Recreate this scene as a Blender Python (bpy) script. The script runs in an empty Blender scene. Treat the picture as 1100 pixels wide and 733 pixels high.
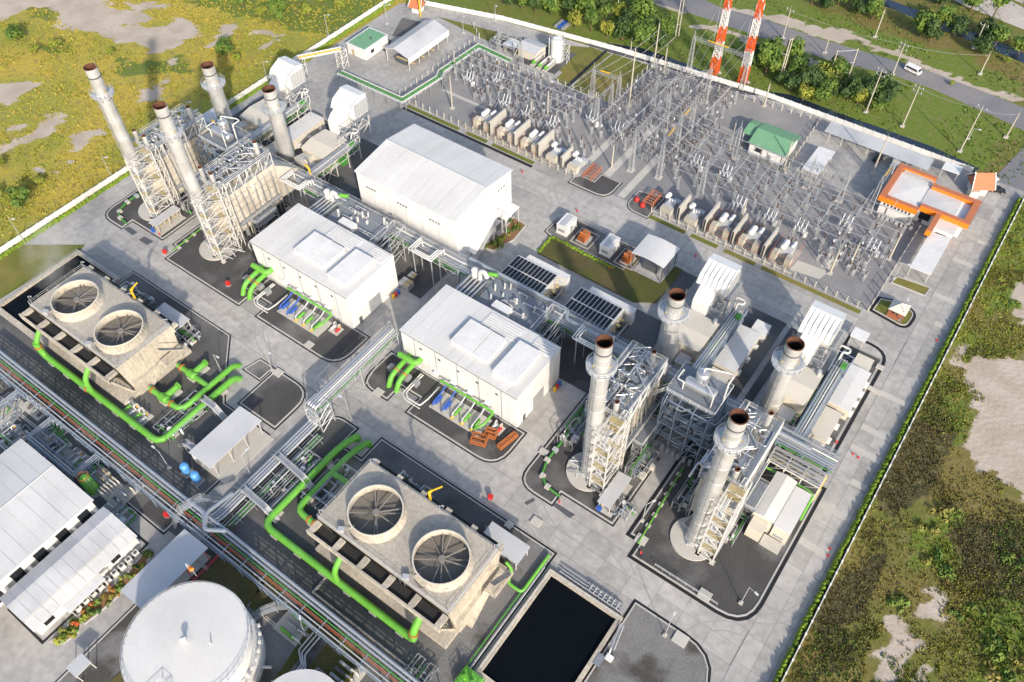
import bpy, bmesh, math, random
from mathutils import Vector, noise
rnd = random.Random(7)
PI = math.pi
scn = bpy.context.scene
C = scn.collection

# ---------------------------------------------------------------- camera, sky, sun, exposure
cd = bpy.data.cameras.new('camera'); cam = bpy.data.objects.new('camera', cd); C.objects.link(cam)
cam.location = (0, 0, 160)
cam.rotation_euler = (math.radians(38.485), math.radians(0.588), math.radians(35.915))
cd.sensor_width = 36; cd.lens = 28.976; cd.clip_start = 1; cd.clip_end = 4000
scn.camera = cam
SUN_AZ, SUN_EL = math.radians(-38), math.radians(27)
sdir = Vector((math.cos(SUN_AZ)*math.cos(SUN_EL), math.sin(SUN_AZ)*math.cos(SUN_EL), math.sin(SUN_EL)))
W = bpy.data.worlds.new('World'); scn.world = W; W.use_nodes = True
nt = W.node_tree
sky = nt.nodes.new('ShaderNodeTexSky'); sky.sky_type = 'NISHITA'; sky.sun_disc = False
sky.sun_elevation = SUN_EL; sky.sun_rotation = math.atan2(sdir.x, sdir.y)
sky.air_density = 1.0; sky.dust_density = 2.0
nt.links.new(sky.outputs[0], nt.nodes['Background'].inputs[0]); nt.nodes['Background'].inputs[1].default_value = 0.15
sl = bpy.data.lights.new('sun', 'SUN'); sl.energy = 3.1; sl.angle = math.radians(1.5); sl.color = (1.0, 0.895, 0.745)
so = bpy.data.objects.new('sun', sl); C.objects.link(so)
so.rotation_euler = (-sdir).to_track_quat('-Z', 'Y').to_euler()
vs = scn.view_settings; vs.view_transform = 'Standard'; vs.look = 'None'; vs.gamma = 1; vs.exposure = 0.72
scn.display_settings.display_device = 'sRGB'

# ---------------------------------------------------------------- materials
def M(name, rgb, rough=.6, metal=0, var=.12, scale=.35, bump=0, orand=0, rgb2=None, mix2=(.45, .62), s2=.12, fine=0, ribs=None, spec=None, streak=0):
    m = bpy.data.materials.new(name); m.use_nodes = True
    n = m.node_tree.nodes; l = m.node_tree.links
    b = n['Principled BSDF']; b.inputs['Roughness'].default_value = rough; b.inputs['Metallic'].default_value = metal
    if spec is not None: b.inputs['Specular IOR Level'].default_value = spec
    g = n.new('ShaderNodeNewGeometry')
    def tex(s, det=4):
        t = n.new('ShaderNodeTexNoise'); t.inputs['Scale'].default_value = s; t.inputs['Detail'].default_value = det
        l.new(g.outputs['Position'], t.inputs['Vector']); return t.outputs['Fac']
    def mth(op, a, c, clamp=False):
        k = n.new('ShaderNodeMath'); k.operation = op; k.use_clamp = clamp
        for i, v in ((0, a), (1, c)):
            if isinstance(v, (int, float)): k.inputs[i].default_value = v
            else: l.new(v, k.inputs[i])
        return k.outputs[0]
    col = n.new('ShaderNodeRGB'); col.outputs[0].default_value = (*rgb, 1); cur = col.outputs[0]
    if rgb2:
        r = n.new('ShaderNodeMapRange'); r.inputs[1].default_value, r.inputs[2].default_value = mix2
        l.new(tex(s2, 6), r.inputs[0])
        mx = n.new('ShaderNodeMix'); mx.data_type = 'RGBA'
        l.new(r.outputs[0], mx.inputs[0]); l.new(cur, mx.inputs[6]); mx.inputs[7].default_value = (*rgb2, 1); cur = mx.outputs[2]
    f = mth('MULTIPLY_ADD', tex(scale), 2*var); 
    f.node.inputs[2].default_value = 1-var
    if fine:
        q = mth('MULTIPLY_ADD', tex(fine, 3), .7); q.node.inputs[2].default_value = .65
        f = mth('MULTIPLY', f, q)
    if streak:
        sc = n.new('ShaderNodeVectorMath'); sc.operation = 'MULTIPLY'; l.new(g.outputs['Position'], sc.inputs[0]); sc.inputs[1].default_value = (1.3, 1.3, .1)
        t = n.new('ShaderNodeTexNoise'); t.inputs['Scale'].default_value = 1.0; t.inputs['Detail'].default_value = 5; l.new(sc.outputs[0], t.inputs['Vector'])
        q = mth('MULTIPLY_ADD', t.outputs['Fac'], 2*streak); q.node.inputs[2].default_value = 1-streak; f = mth('MULTIPLY', f, q)
    if orand:
        oi = n.new('ShaderNodeObjectInfo')
        q = mth('MULTIPLY_ADD', oi.outputs['Random'], 2*orand); q.node.inputs[2].default_value = 1-orand
        f = mth('MULTIPLY', f, q)
    mv = n.new('ShaderNodeVectorMath'); mv.operation = 'SCALE'
    l.new(cur, mv.inputs[0]); l.new(f, mv.inputs['Scale']); l.new(mv.outputs[0], b.inputs['Base Color'])
    if bump or ribs:
        bp = n.new('ShaderNodeBump'); bp.inputs['Strength'].default_value = .6; bp.inputs['Distance'].default_value = bump or .05
        if ribs:
            w = n.new('ShaderNodeTexWave'); w.bands_direction = ribs[0]; w.inputs['Scale'].default_value = ribs[1]
            l.new(g.outputs['Position'], w.inputs['Vector']); l.new(w.outputs['Fac'], bp.inputs['Height'])
        else:
            l.new(tex(2.5, 6), bp.inputs['Height'])
        l.new(bp.outputs[0], b.inputs['Normal'])
    return m
mt = {}
def DM(k, *a, **kw): mt[k] = M(k, *a, **kw)
DM('concrete', (.385, .37, .35), .85, var=.13, scale=.18, orand=.10, rgb2=(.315, .305, .29), s2=.05, fine=.6)
DM('concrete_base', (.36, .347, .33), .85, var=.18, scale=.1, rgb2=(.285, .277, .265), s2=.06, fine=.6)
DM('concrete_light', (.45, .43, .39), .8, var=.12, scale=.4)
DM('joint', (.17, .165, .16), .9)
DM('kerb', (.40, .39, .37), .85, var=.15, scale=1)
DM('drain', (.012, .012, .013), .6)
DM('asphalt', (.068, .068, .07), .9, var=.3, scale=.1, rgb2=(.125, .122, .12), s2=.06, mix2=(.42, .60), fine=2.5)
DM('gravel_dark', (.062, .060, .060), .95, var=.35, scale=.2, rgb2=(.17, .165, .16), s2=.07, mix2=(.50, .66), fine=3.0, bump=.1)
DM('gravel_grey', (.17, .167, .165), .95, var=.25, scale=.3, rgb2=(.06, .056, .05), s2=.075, mix2=(.5, .58), fine=2.5, bump=.1)
DM('gravel_yard', (.205, .205, .213), .95, var=.22, scale=.12, rgb2=(.255, .245, .235), s2=.03, fine=2.5, bump=.08)
DM('lawn', (.125, .14, .022), .95, var=.25, scale=.25, rgb2=(.19, .155, .04), s2=.06, fine=2.0, bump=.06)
DM('lawn_dark', (.075, .08, .017), .95, var=.25, scale=.3, rgb2=(.095, .075, .03), s2=.08, fine=2.0, bump=.06)
DM('hedge', (.14, .22, .016), .95, var=.5, scale=1.2, fine=2.5, bump=.3)
DM('hedge_wild', (.05, .10, .012), .95, var=.5, scale=1.2, fine=2.5, bump=.3)
DM('white', (.69, .685, .67), .45, var=.06, scale=.3, rgb2=(.64, .63, .615), s2=.25, streak=.12)
DM('white_roof', (.67, .66, .645), .5, var=.05, scale=.4, rgb2=(.63, .62, .60), s2=.1, streak=.07, orand=.03, ribs=('X', 3.0))
DM('white_roof_y', (.62, .615, .61), .45, var=.05, scale=.4, rgb2=(.56, .555, .55), s2=.1, streak=.07, orand=.03, ribs=('Y', 3.0))
DM('pale_roof', (.52, .525, .54), .4, var=.06, scale=.4, rgb2=(.41, .42, .435), s2=.1, ribs=('X', 2.6))
DM('stack_steel', (.56, .56, .555), .42, .4, var=.1, scale=.5, rgb2=(.46, .455, .44), s2=.2, streak=.2)
DM('casing', (.54, .505, .44), .55, .1, var=.12, scale=.4, rgb2=(.45, .41, .345), s2=.18, streak=.25)
DM('beige', (.57, .53, .45), .55, var=.08, scale=.4)
DM('tower_concrete', (.46, .41, .335), .85, var=.16, scale=.25, rgb2=(.36, .325, .27), s2=.12, fine=1.4, streak=.3)
DM('tower_deck', (.41, .375, .32), .85, var=.16, scale=.2, rgb2=(.34, .315, .275), s2=.1, fine=1.4)
DM('fan_grey', (.20, .185, .165), .6, var=.2)
DM('fan_dark', (.02, .019, .018), .9)
DM('galv', (.36, .37, .385), .5, .3, var=.15, scale=1)
DM('galv_light', (.50, .51, .52), .45, .3, var=.12, scale=1)
DM('steel_dark', (.10, .105, .115), .6, .2, var=.2, scale=1)
DM('deck_grate', (.19, .21, .24), .7, .1, var=.25, scale=1.5)
DM('blue_steel', (.23, .29, .37), .5, .2, var=.15, scale=.8)
DM('white_steel', (.62, .61, .585), .45, .1, var=.1, scale=1)
DM('lagging', (.60, .60, .60), .28, .75, var=.12, scale=1.5)
DM('pipe_grey', (.33, .36, .40), .4, .3, var=.12, scale=1)
DM('green_pipe', (.12, .37, .04), .5, var=.18, scale=.5, rgb2=(.14, .40, .06), s2=.3)
DM('green_dull', (.06, .25, .04), .5, var=.2, scale=1)
DM('green_roof', (.16, .34, .19), .55, var=.1, scale=.4, ribs=('X', 2.5))
DM('orange', (.85, .21, .012), .45, var=.08)
DM('terracotta', (.43, .145, .065), .7, var=.15, scale=.6)
DM('orange_machine', (.40, .13, .04), .55, var=.2, scale=1)
DM('red', (.60, .03, .025), .45)
DM('brick', (.40, .13, .06), .8, var=.25, scale=1)
DM('yellow', (.72, .42, .02), .5, var=.12)
DM('ochre', (.40, .325, .17), .6, var=.15)
DM('blue_tank', (.10, .32, .66), .4)
DM('blue', (.03, .10, .42), .45)
DM('insulator', (.065, .03, .022), .3)
DM('bushing', (.56, .57, .59), .35)
DM('rust', (.11, .042, .022), .85, var=.3, scale=1.2)
DM('soot', (.018, .010, .008), .95)
DM('solar', (.012, .013, .017), .3)
DM('glass', (.02, .024, .03), .1)
DM('water', (.004, .005, .007), .12, spec=.12)
DM('canal', (.018, .028, .045), .08, spec=.6)
DM('bark', (.13, .09, .055), .9, var=.25, scale=2)
DM('pole', (.42, .385, .32), .8, var=.12, scale=.8)
DM('sand', (.44, .40, .37), .95, var=.15, scale=.1, rgb2=(.35, .31, .27), s2=.12, fine=1.2)
DM('road', (.165, .165, .18), .9, var=.15, scale=.15, rgb2=(.21, .20, .20), s2=.05, fine=1.6)
DM('rubber', (.02, .02, .02), .8)
DM('car_dark', (.02, .022, .028), .25)
DM('car_white', (.72, .72, .72), .25)
DM('soil', (.23, .12, .06), .95, var=.25, scale=1)
def leafmat(k, c1, c2):
    m = M(k, c1, .75, var=.35, scale=.8, rgb2=c2, s2=.35, mix2=(.38, .62)); mt[k] = m
leafmat('leaf', (.058, .125, .014), (.125, .18, .02))
leafmat('leaf_dark', (.026, .062, .012), (.055, .095, .016))
leafmat('leaf_yellow', (.17, .22, .02), (.23, .225, .026))
leafmat('leaf_dry', (.22, .175, .042), (.16, .17, .025)); leafmat('leaf_brown', (.125, .10, .032), (.095, .095, .02)); leafmat('leaf_gold', (.36, .28, .045), (.27, .26, .034))  # the gold scrub tone holds dry grass plus painted-in warm light
DM('fan_floor', (.15, .138, .12), .9, var=.25, scale=.4)
DM('tyre', (.31, .30, .285), .9, var=.3, scale=2)
leafmat('flower', (.55, .10, .02), (.10, .14, .02))

# ---------------------------------------------------------------- mesh builder
class MB:
    def __init__(s): s.v = []; s.f = []; s.sm = []
    def face(s, pts, smooth=False):
        i = len(s.v); s.v += [tuple(p) for p in pts]; s.f.append(tuple(range(i, i+len(pts)))); s.sm.append(smooth)
    def box(s, x0, y0, z0, x1, y1, z1):
        i = len(s.v)
        s.v += [(x0,y0,z0),(x1,y0,z0),(x1,y1,z0),(x0,y1,z0),(x0,y0,z1),(x1,y0,z1),(x1,y1,z1),(x0,y1,z1)]
        for q in ((0,3,2,1),(4,5,6,7),(0,1,5,4),(1,2,6,5),(2,3,7,6),(3,0,4,7)): s.f.append(tuple(i+k for k in q)); s.sm.append(False)
        return s
    def cbox(s, x, y, z, dx, dy, dz, rz=0):
        "box centred in x, y with its base at z, turned by rz"
        i = len(s.v); c, n = math.cos(rz), math.sin(rz)
        for zz in (z, z+dz):
            for a, b in ((-1,-1),(1,-1),(1,1),(-1,1)):
                px, py = a*dx/2, b*dy/2; s.v.append((x+px*c-py*n, y+px*n+py*c, zz))
        for q in ((0,3,2,1),(4,5,6,7),(0,1,5,4),(1,2,6,5),(2,3,7,6),(3,0,4,7)): s.f.append(tuple(i+k for k in q)); s.sm.append(False)
        return s
    def prism(s, poly, z0, z1):
        n = len(poly); i = len(s.v)
        a = sum(poly[k][0]*poly[(k+1)%n][1]-poly[(k+1)%n][0]*poly[k][1] for k in range(n))
        if a < 0: poly = poly[::-1]
        s.v += [(p[0], p[1], z0) for p in poly]+[(p[0], p[1], z1) for p in poly]
        s.f.append(tuple(i+k for k in reversed(range(n)))); s.f.append(tuple(i+n+k for k in range(n))); s.sm += [False]*2
        for k in range(n): s.f.append((i+k, i+(k+1)%n, i+n+(k+1)%n, i+n+k)); s.sm.append(False)
        return s
    def profile(s, prof, a, b, axis='x'):
        "closed profile (u, z) swept from a to b along axis; u runs along the other axis"
        P = (lambda t, u, z: (t, u, z)) if axis == 'x' else (lambda t, u, z: (u, t, z))
        n = len(prof); i = len(s.v)
        s.v += [P(a, *p) for p in prof]+[P(b, *p) for p in prof]
        s.f.append(tuple(i+k for k in reversed(range(n)))); s.f.append(tuple(i+n+k for k in range(n))); s.sm += [False]*2
        for k in range(n): s.f.append((i+k, i+(k+1)%n, i+n+(k+1)%n, i+n+k)); s.sm.append(False)
        return s
    def bar(s, p, q, r, n=4, r2=None, caps=True, smooth=None):
        p = Vector(p); q = Vector(q); d = q-p
        if d.length < 1e-6: return s
        d.normalize(); u = d.cross(Vector((0,0,1)) if abs(d.z) < .9 else Vector((1,0,0))).normalized(); w = d.cross(u)
        r2 = r if r2 is None else r2; i = len(s.v); o = PI/n if n == 4 else 0
        sm = n > 5 if smooth is None else smooth
        for c, rr in ((p, r), (q, r2)):
            for k in range(n):
                a = 2*PI*k/n+o; s.v.append(tuple(c+u*(math.cos(a)*rr)+w*(math.sin(a)*rr)))
        for k in range(n): s.f.append((i+k, i+n+k, i+n+(k+1)%n, i+(k+1)%n)); s.sm.append(sm)
        if caps:
            s.face([s.v[i+k] for k in range(n)]); s.face([s.v[i+n+k] for k in reversed(range(n))])
        return s
    def pipe(s, pts, r, n=8, bend=None):
        "round pipe through the points, corners rounded"
        bend = r*2.2 if bend is None else bend
        P = [Vector(p) for p in pts]; out = [P[0]]
        for k in range(1, len(P)-1):
            a = (P[k-1]-P[k]); b = (P[k+1]-P[k]); L = min(bend, a.length*.45, b.length*.45)
            a = P[k]+a.normalized()*L; b = P[k]+b.normalized()*L
            for t in (0, .33, .67, 1): out.append((a*(1-t)+P[k]*t)*(1-t)+(P[k]*(1-t)+b*t)*t)
        out.append(P[-1]); i0 = len(s.v); prev = None
        for k, c in enumerate(out):
            d = (out[min(k+1, len(out)-1)]-out[max(k-1, 0)]).normalized()
            if prev is None: u = d.cross(Vector((0,0,1)) if abs(d.z) < .9 else Vector((1,0,0))).normalized()
            else: u = (prev-d*prev.dot(d)).normalized()
            prev = u; w = d.cross(u)
            for j in range(n):
                a = 2*PI*j/n; s.v.append(tuple(c+u*(math.cos(a)*r)+w*(math.sin(a)*r)))
        for k in range(len(out)-1):
            for j in range(n):
                a = i0+k*n+j; b = i0+k*n+(j+1)%n; s.f.append((a, b, b+n, a+n)); s.sm.append(n > 5)
        s.face([s.v[i0+j] for j in reversed(range(n))]); s.face([s.v[len(s.v)-2*n+j] for j in range(n)])
        return s
    def lathe(s, x, y, prof, n=24, cap0=False, cap1=False, smooth=True):
        "profile of (radius, z) turned about the vertical through x, y; separate rings keep edges crisp"
        for (r0, z0), (r1, z1) in zip(prof, prof[1:]):
            i = len(s.v)
            for rr, zz in ((r0, z0), (r1, z1)):
                for k in range(n): a = 2*PI*k/n; s.v.append((x+math.cos(a)*rr, y+math.sin(a)*rr, zz))
            for k in range(n): s.f.append((i+k, i+(k+1)%n, i+n+(k+1)%n, i+n+k)); s.sm.append(smooth)
        if cap0: r, z = prof[0]; s.face([(x+math.cos(-2*PI*k/n)*r, y+math.sin(-2*PI*k/n)*r, z) for k in range(n)])
        if cap1: r, z = prof[-1]; s.face([(x+math.cos(2*PI*k/n)*r, y+math.sin(2*PI*k/n)*r, z) for k in range(n)])
        return s
    def cyl(s, x, y, z0, z1, r, n=16): return s.lathe(x, y, [(r, z0), (r, z1)], n, True, True)
    def hcyl(s, p, q, r, n=14, dome=.35):
        "horizontal vessel with dished ends"
        p = Vector(p); q = Vector(q); d = (q-p).normalized(); e = r*dome
        s.bar(p, q, r, n, caps=False, smooth=True); s.bar(q, q+d*e*.7, r, n, r*.75, False, True); s.bar(q+d*e*.7, q+d*e, r*.75, n, .05, True, True)
        s.bar(p, p-d*e*.7, r, n, r*.75, False, True); s.bar(p-d*e*.7, p-d*e, r*.75, n, .05, True, True); return s
    def rail(s, pts, z, h=1.1, r=.045, gap=2.0, closed=False):
        "guard rail: posts and two rails along the points"
        if closed: pts = list(pts)+[pts[0]]
        for a, b in zip(pts, pts[1:]):
            L = math.hypot(b[0]-a[0], b[1]-a[1]); k = max(1, int(L/gap))
            for zz in (z+h, z+h*.55): s.bar((a[0], a[1], zz), (b[0], b[1], zz), r, 3, caps=False)
            for j in range(k+1): t = j/k; x = a[0]+(b[0]-a[0])*t; y = a[1]+(b[1]-a[1])*t; s.bar((x, y, z), (x, y, z+h), r, 3, caps=False)
        return s
    def frame(s, x0, y0, x1, y1, z0, z1, levels, r=.12, brace=True, nx=1, ny=1):
        "steel frame: posts, level beams and cross braces"
        xs = [x0+(x1-x0)*k/nx for k in range(nx+1)]; ys = [y0+(y1-y0)*k/ny for k in range(ny+1)]
        for x in xs:
            for y in ys:
                if x in (x0, x1) or y in (y0, y1): s.bar((x, y, z0), (x, y, z1), r*1.3, 4, caps=False)
        for L in range(1, levels+1):
            z = z0+(z1-z0)*L/levels; zb = z0+(z1-z0)*(L-1)/levels
            for y in ys: s.bar((x0, y, z), (x1, y, z), r, 4, caps=False)
            for x in xs: s.bar((x, y0, z), (x, y1, z), r, 4, caps=False)
            if brace:
                for k in range(nx):
                    for y in (y0, y1): s.bar((xs[k], y, zb), (xs[k+1], y, z), r*.6, 3, caps=False)
                for k in range(ny):
                    for x in (x0, x1): s.bar((x, ys[k], zb), (x, ys[k+1], z), r*.6, 3, caps=False)
        return s
    def mesh(s, name, m, off=(0,0,0)):
        me = bpy.data.meshes.new(name)
        me.from_pydata([(a-off[0], b-off[1], c-off[2]) for a, b, c in s.v], [], s.f)
        me.polygons.foreach_set('use_smooth', s.sm); me.materials.append(mt[m]); me.update()
        return me
    def build(s, name, m, parent=None, kind=None, label=None):
        "one mesh object; under a parent the mesh is local to the thing's base"
        off = (0,0,0); p = parent
        while p: off = tuple(a+b for a, b in zip(off, p.location)); p = p.parent
        o = bpy.data.objects.new(name, s.mesh(name, m, off)); C.objects.link(o)
        if parent: o.parent = parent
        if kind: o['kind'] = kind
        if label: o['label'] = label
        return o
def tag(o, label, cat, group=None):
    o['label'] = label; o['category'] = cat
    if group: o['group'] = group
    return o
def thing(name, loc, label, cat, group=None):
    o = bpy.data.objects.new(name, None); C.objects.link(o); o.empty_display_size = .3
    o.location = loc if len(loc) == 3 else (loc[0], loc[1], 0); return tag(o, label, cat, group)
def kids(o): return [c for c in bpy.data.objects if c.parent == o]
def cp(o, d=(0,0,0), label=None, group=None, rz=None, top=True, loc=None, scale=None):
    "copy of a thing with its parts and their sub-parts"
    c = o.copy(); C.objects.link(c)
    if top:
        c.location = loc if loc is not None else tuple(a+b for a, b in zip(o.location, d))
        if rz is not None: c.rotation_euler = (0, 0, rz)
        if scale: c.scale = (scale,)*3 if isinstance(scale, (int, float)) else scale
        if label: c['label'] = label
        if group: c['group'] = group
    for k in o.children:
        q = cp(k, top=False); q.parent = c
    return c
def struct(mb, name, m, parent=None): return mb.build(name, m, parent, None if parent else 'structure')
def single(mb, name, m, label, cat, group=None, base=None):
    "a thing that is one mesh"
    off = base or mb.v[0]; off = (off[0], off[1], off[2] if len(off) > 2 else 0)
    o = bpy.data.objects.new(name, mb.mesh(name, m, off)); C.objects.link(o); o.location = off
    return tag(o, label, cat, group)
def rounded(poly, rad, n=5):
    "polygon with corners rounded; rad = one radius or a list"
    out = []; N = len(poly)
    for k, p in enumerate(poly):
        r = rad[k] if isinstance(rad, (list, tuple)) else rad
        if not r: out.append(tuple(p)); continue
        p = Vector(p); a = Vector(poly[k-1])-p; b = Vector(poly[(k+1) % N])-p
        L = min(r, a.length*.48, b.length*.48); a = p+a.normalized()*L; b = p+b.normalized()*L
        for j in range(n+1): t = j/n; q = (a*(1-t)+p*t)*(1-t)+(p*(1-t)+b*t)*t; out.append((q.x, q.y))
    return out
def offset(poly, d):
    "outline moved outwards by d"
    N = len(poly); A = sum(poly[k][0]*poly[(k+1)%N][1]-poly[(k+1)%N][0]*poly[k][1] for k in range(N)); sg = 1 if A > 0 else -1
    out = []
    for k in range(N):
        p0, p1, p2 = (Vector(poly[j % N]) for j in (k-1, k, k+1))
        a = (p1-p0); b = (p2-p1)
        if a.length < 1e-6 or b.length < 1e-6: out.append(tuple(p1)); continue
        a.normalize(); b.normalize(); na = Vector((a.y, -a.x))*sg; nb = Vector((b.y, -b.x))*sg
        m = na+nb; m = m/max(.4, m.length_squared)*2 if m.length > .1 else na
        out.append((p1.x+m.x*d, p1.y+m.y*d))
    return out
def ring(mb, poly, d0, d1, z0, z1):
    a = offset(poly, d0); b = offset(poly, d1); N = len(poly)
    for k in range(N):
        j = (k+1) % N
        mb.face([(*a[k], z1), (*a[j], z1), (*b[j], z1), (*b[k], z1)]); mb.face([(*b[k], z0), (*b[j], z0), (*b[j], z1), (*b[k], z1)])
        mb.face([(*a[j], z0), (*a[k], z0), (*a[k], z1), (*a[j], z1)])
    return mb
def rect(x0, y0, x1, y1): return [(x0,y0),(x1,y0),(x1,y1),(x0,y1)]
def inside(p, poly):
    x, y = p; c = False; j = len(poly)-1
    for i in range(len(poly)):
        xi, yi = poly[i]; xj, yj = poly[j]
        if (yi > y) != (yj > y) and x < (xj-xi)*(y-yi)/(yj-yi)+xi: c = not c
        j = i
    return c

# ================================================================ SETTING: ground, roads, beds, water
SAND = [[(-364.7,122.6),(-317.9,155.1),(-285.5,140.6),(-270.3,130.3),(-280.9,127.9),(-292.5,126.5),(-303.6,130.3),(-311.5,127.9),(-313.2,120.5),(-313.7,114.0),(-327.0,100.2)],
 [(-277.1,135.0),(-267.2,145.7),(-260.4,155.0),(-250.0,151.7),(-247.0,141.6),(-251.8,135.4),(-260.0,133.9),(-267.5,129.3)], [(-289.3,142.6),(-275.2,150.1),(-269.0,146.7),(-272.6,139.7),(-279.2,135.8)],
 [(-287.1,148.9),(-275.3,158.7),(-272.7,155.8),(-278.6,148.5),(-283.6,146.6)], [(-289.1,87.6),(-267.3,100.3),(-267.5,94.4),(-266.6,87.6),(-275.7,79.4)],
 [(-246.2,95.3),(-244.8,89.8),(-241.6,86.3),(-240.7,81.3),(-243.4,76.6),(-244.2,71.7),(-249.2,66.0),(-249.4,72.4),(-246.3,80.2),(-248.1,86.4),(-248.7,90.6)],
 [(-235.5,89.4),(-230.6,96.9),(-227.6,93.3),(-228.0,89.1),(-225.2,84.0),(-230.1,84.9)], [(-236.4,112.6),(-234.6,119.4),(-232.1,122.4),(-229.1,117.7),(-231.7,111.5)],
 [(-245.5,158.6),(-243.2,164.0),(-238.0,162.4),(-238.5,157.6),(-237.8,150.8),(-238.9,145.8),(-241.7,149.6)], [(-243.9,135.3),(-242.2,137.9),(-239.8,135.5),(-241.3,133.1)], [(-255.6,78.1),(-253.0,84.0),(-249.9,79.9),(-252.5,76.4)],
 [(-235.8,163.9),(-223.1,169.8),(-222.4,167.4),(-233.1,161.4)], [(-231.8,69.8),(-226.6,83.0),(-225.2,81.3),(-229.3,70.6)], [(-223.5,152.4),(-225.3,163.9),(-223.2,161.8),(-220.5,151.8)],
 [(16.0,158.6),(17.5,164.5),(23.5,166.7),(34.3,179.3),(45.4,133.2),(37.6,130.3),(33.6,131.0),(30.0,133.2),(26.3,132.0),(22.7,133.2),(21.7,135.1),(23.3,139.2),(23.8,145.8),(22.7,152.3),(19.5,156.6)],
 [(23.8,87.6),(25.4,90.5),(27.8,90.4),(28.4,86.0),(27.3,80.6),(27.2,76.1),(26.5,73.2),(24.5,73.8),(23.7,80.5)], [(28.6,92.4),(31.5,97.2),(34.4,95.2),(31.4,92.1)],
 [(28.7,100.3),(31.6,100.5),(31.6,98.2),(29.7,98.2)], [(28.9,86.4),(30.6,86.5),(31.8,83.1),(30.3,80.6)], [(32.9,83.3),(35.4,85.5),(36.4,81.3),(34.2,78.7)],
 [(14.9,155.0),(14.2,164.3),(12.2,165.0),(12.4,157.3)], [(18.0,190.3),(23.0,197.9),(27.2,181.5),(23.0,180.4)],
 [(-109.0,258.4),(-88.7,257.9),(-65.7,260.1),(-64.9,255.3),(-79.5,253.2),(-91.4,256.0),(-104.2,254.3)], [(-106.2,271.0),(-96.3,273.3),(-74.8,273.4),(-66.3,273.6),(-51.1,277.2),(-33.1,276.3),(-16.9,273.5),(0.8,272.5),(-0.3,276.5),(-18.5,278.7),(-44.2,280.6),(-64.2,280.8),(-84.8,279.8),(-98.0,276.8)],
 [(-129.9,264.8),(-115.9,264.2),(-115.5,259.9),(-125.6,257.5)]]
LUSH = [[(9.4,225.7),(13.7,233.6),(23.0,197.9),(19.8,183.8),(16.9,177.9),(11.2,185.5),(10.1,201.3)], [(9.5,151.2),(18.5,157.6),(22.7,150.7),(23.3,141.7),(20.6,130.8),(15.6,133.2),(14.0,144.5)],
 [(1.3,182.5),(22.3,167.2),(15.4,160.5),(10.3,162.2)], [(21.7,112.3),(27.5,121.7),(33.9,113.3),(31.2,104.0),(25.2,102.1)], [(35.4,102.3),(45.3,111.7),(50.5,91.5),(42.2,85.5)],
 [(-201.6,210.9),(-135.9,223.5),(-70.3,233.5),(-2.4,234.8),(5.2,256.1),(-2.8,285.9),(-68.7,291.8),(-106.2,293.6),(-213.3,219.2)], [(-261.4,123.1),(-241.1,138.7),(-229.8,133.1),(-250.5,118.6)], [(-270.1,163.2),(-216.2,217.1),(-207.0,176.7),(-240.4,168.2)],
 [(-315.8,124.9),(-306.1,134.1),(-296.6,127.4),(-306.4,120.6)], [(-288.6,116.0),(-281.0,121.4),(-274.3,115.4),(-282.5,111.1)]]
DARK = [[(9.6,135.0),(16.6,143.1),(20.6,133.8),(18.0,123.2),(12.2,124.8)], [(28.2,119.5),(41.5,126.4),(45.8,109.8),(34.8,104.2),(29.9,107.9)], [(10.0,84.1),(14.6,96.9),(17.8,109.4),(21.7,83.4),(15.8,66.5)],
 [(8.2,113.3),(9.6,138.1),(21.2,122.7),(17.8,109.4)]]
SB = [(min(q[0] for q in p)-6, max(q[0] for q in p)+6, min(q[1] for q in p)-6, max(q[1] for q in p)+6, p) for p in SAND]
def nz(x, y, s, k=0): return noise.noise(Vector((x*s, y*s, k*7.3)))
def axis(lo, hi, st, far):
    a = [lo+st*i for i in range(int((hi-lo)/st)+1)]
    e = [st*2.0**k for k in range(2, 12) if st*2.0**k < far]; return [lo-v for v in reversed(e)]+a+[hi+v for v in e]
gx = axis(-345, 75, 2.0, 3600); gy = axis(-45, 345, 2.0, 3600)
gv = []; gc = []
for y in gy:
    for x in gx:
        jx = x+nz(x, y, .07, 1)*4+nz(x, y, .25, 2)*2; jy = y+nz(x, y, .07, 3)*4+nz(x, y, .25, 4)*2
        s = 1.0 if any(b[0] < jx < b[1] and b[2] < jy < b[3] and inside((jx, jy), b[4]) for b in SB) else 0.0
        g = 1.0 if any(inside((jx, jy), p) for p in LUSH) else 0.0
        d = 1.0 if any(inside((jx, jy), p) for p in DARK) else 0.0
        ply = nz(x, y, .012, 6); w = 1.0 if x < -190 else 0.0
        if abs(x) > 360 or y > 350: s = 1.0 if ply > .35 else 0.0
        gv.append((x, y, -.06)); gc.append((s, max(0, min(1, g*.8+nz(x, y, .03, 5)*.35)), d, w))
nx = len(gx); gf = [(j*nx+i, j*nx+i+1, (j+1)*nx+i+1, (j+1)*nx+i) for j in range(len(gy)-1) for i in range(nx-1)]
me = bpy.data.meshes.new('ground'); me.from_pydata(gv, [], gf)
at = me.color_attributes.new('cover', 'FLOAT_COLOR', 'POINT')
at.data.foreach_set('color', [c for q in gc for c in q])
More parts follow.
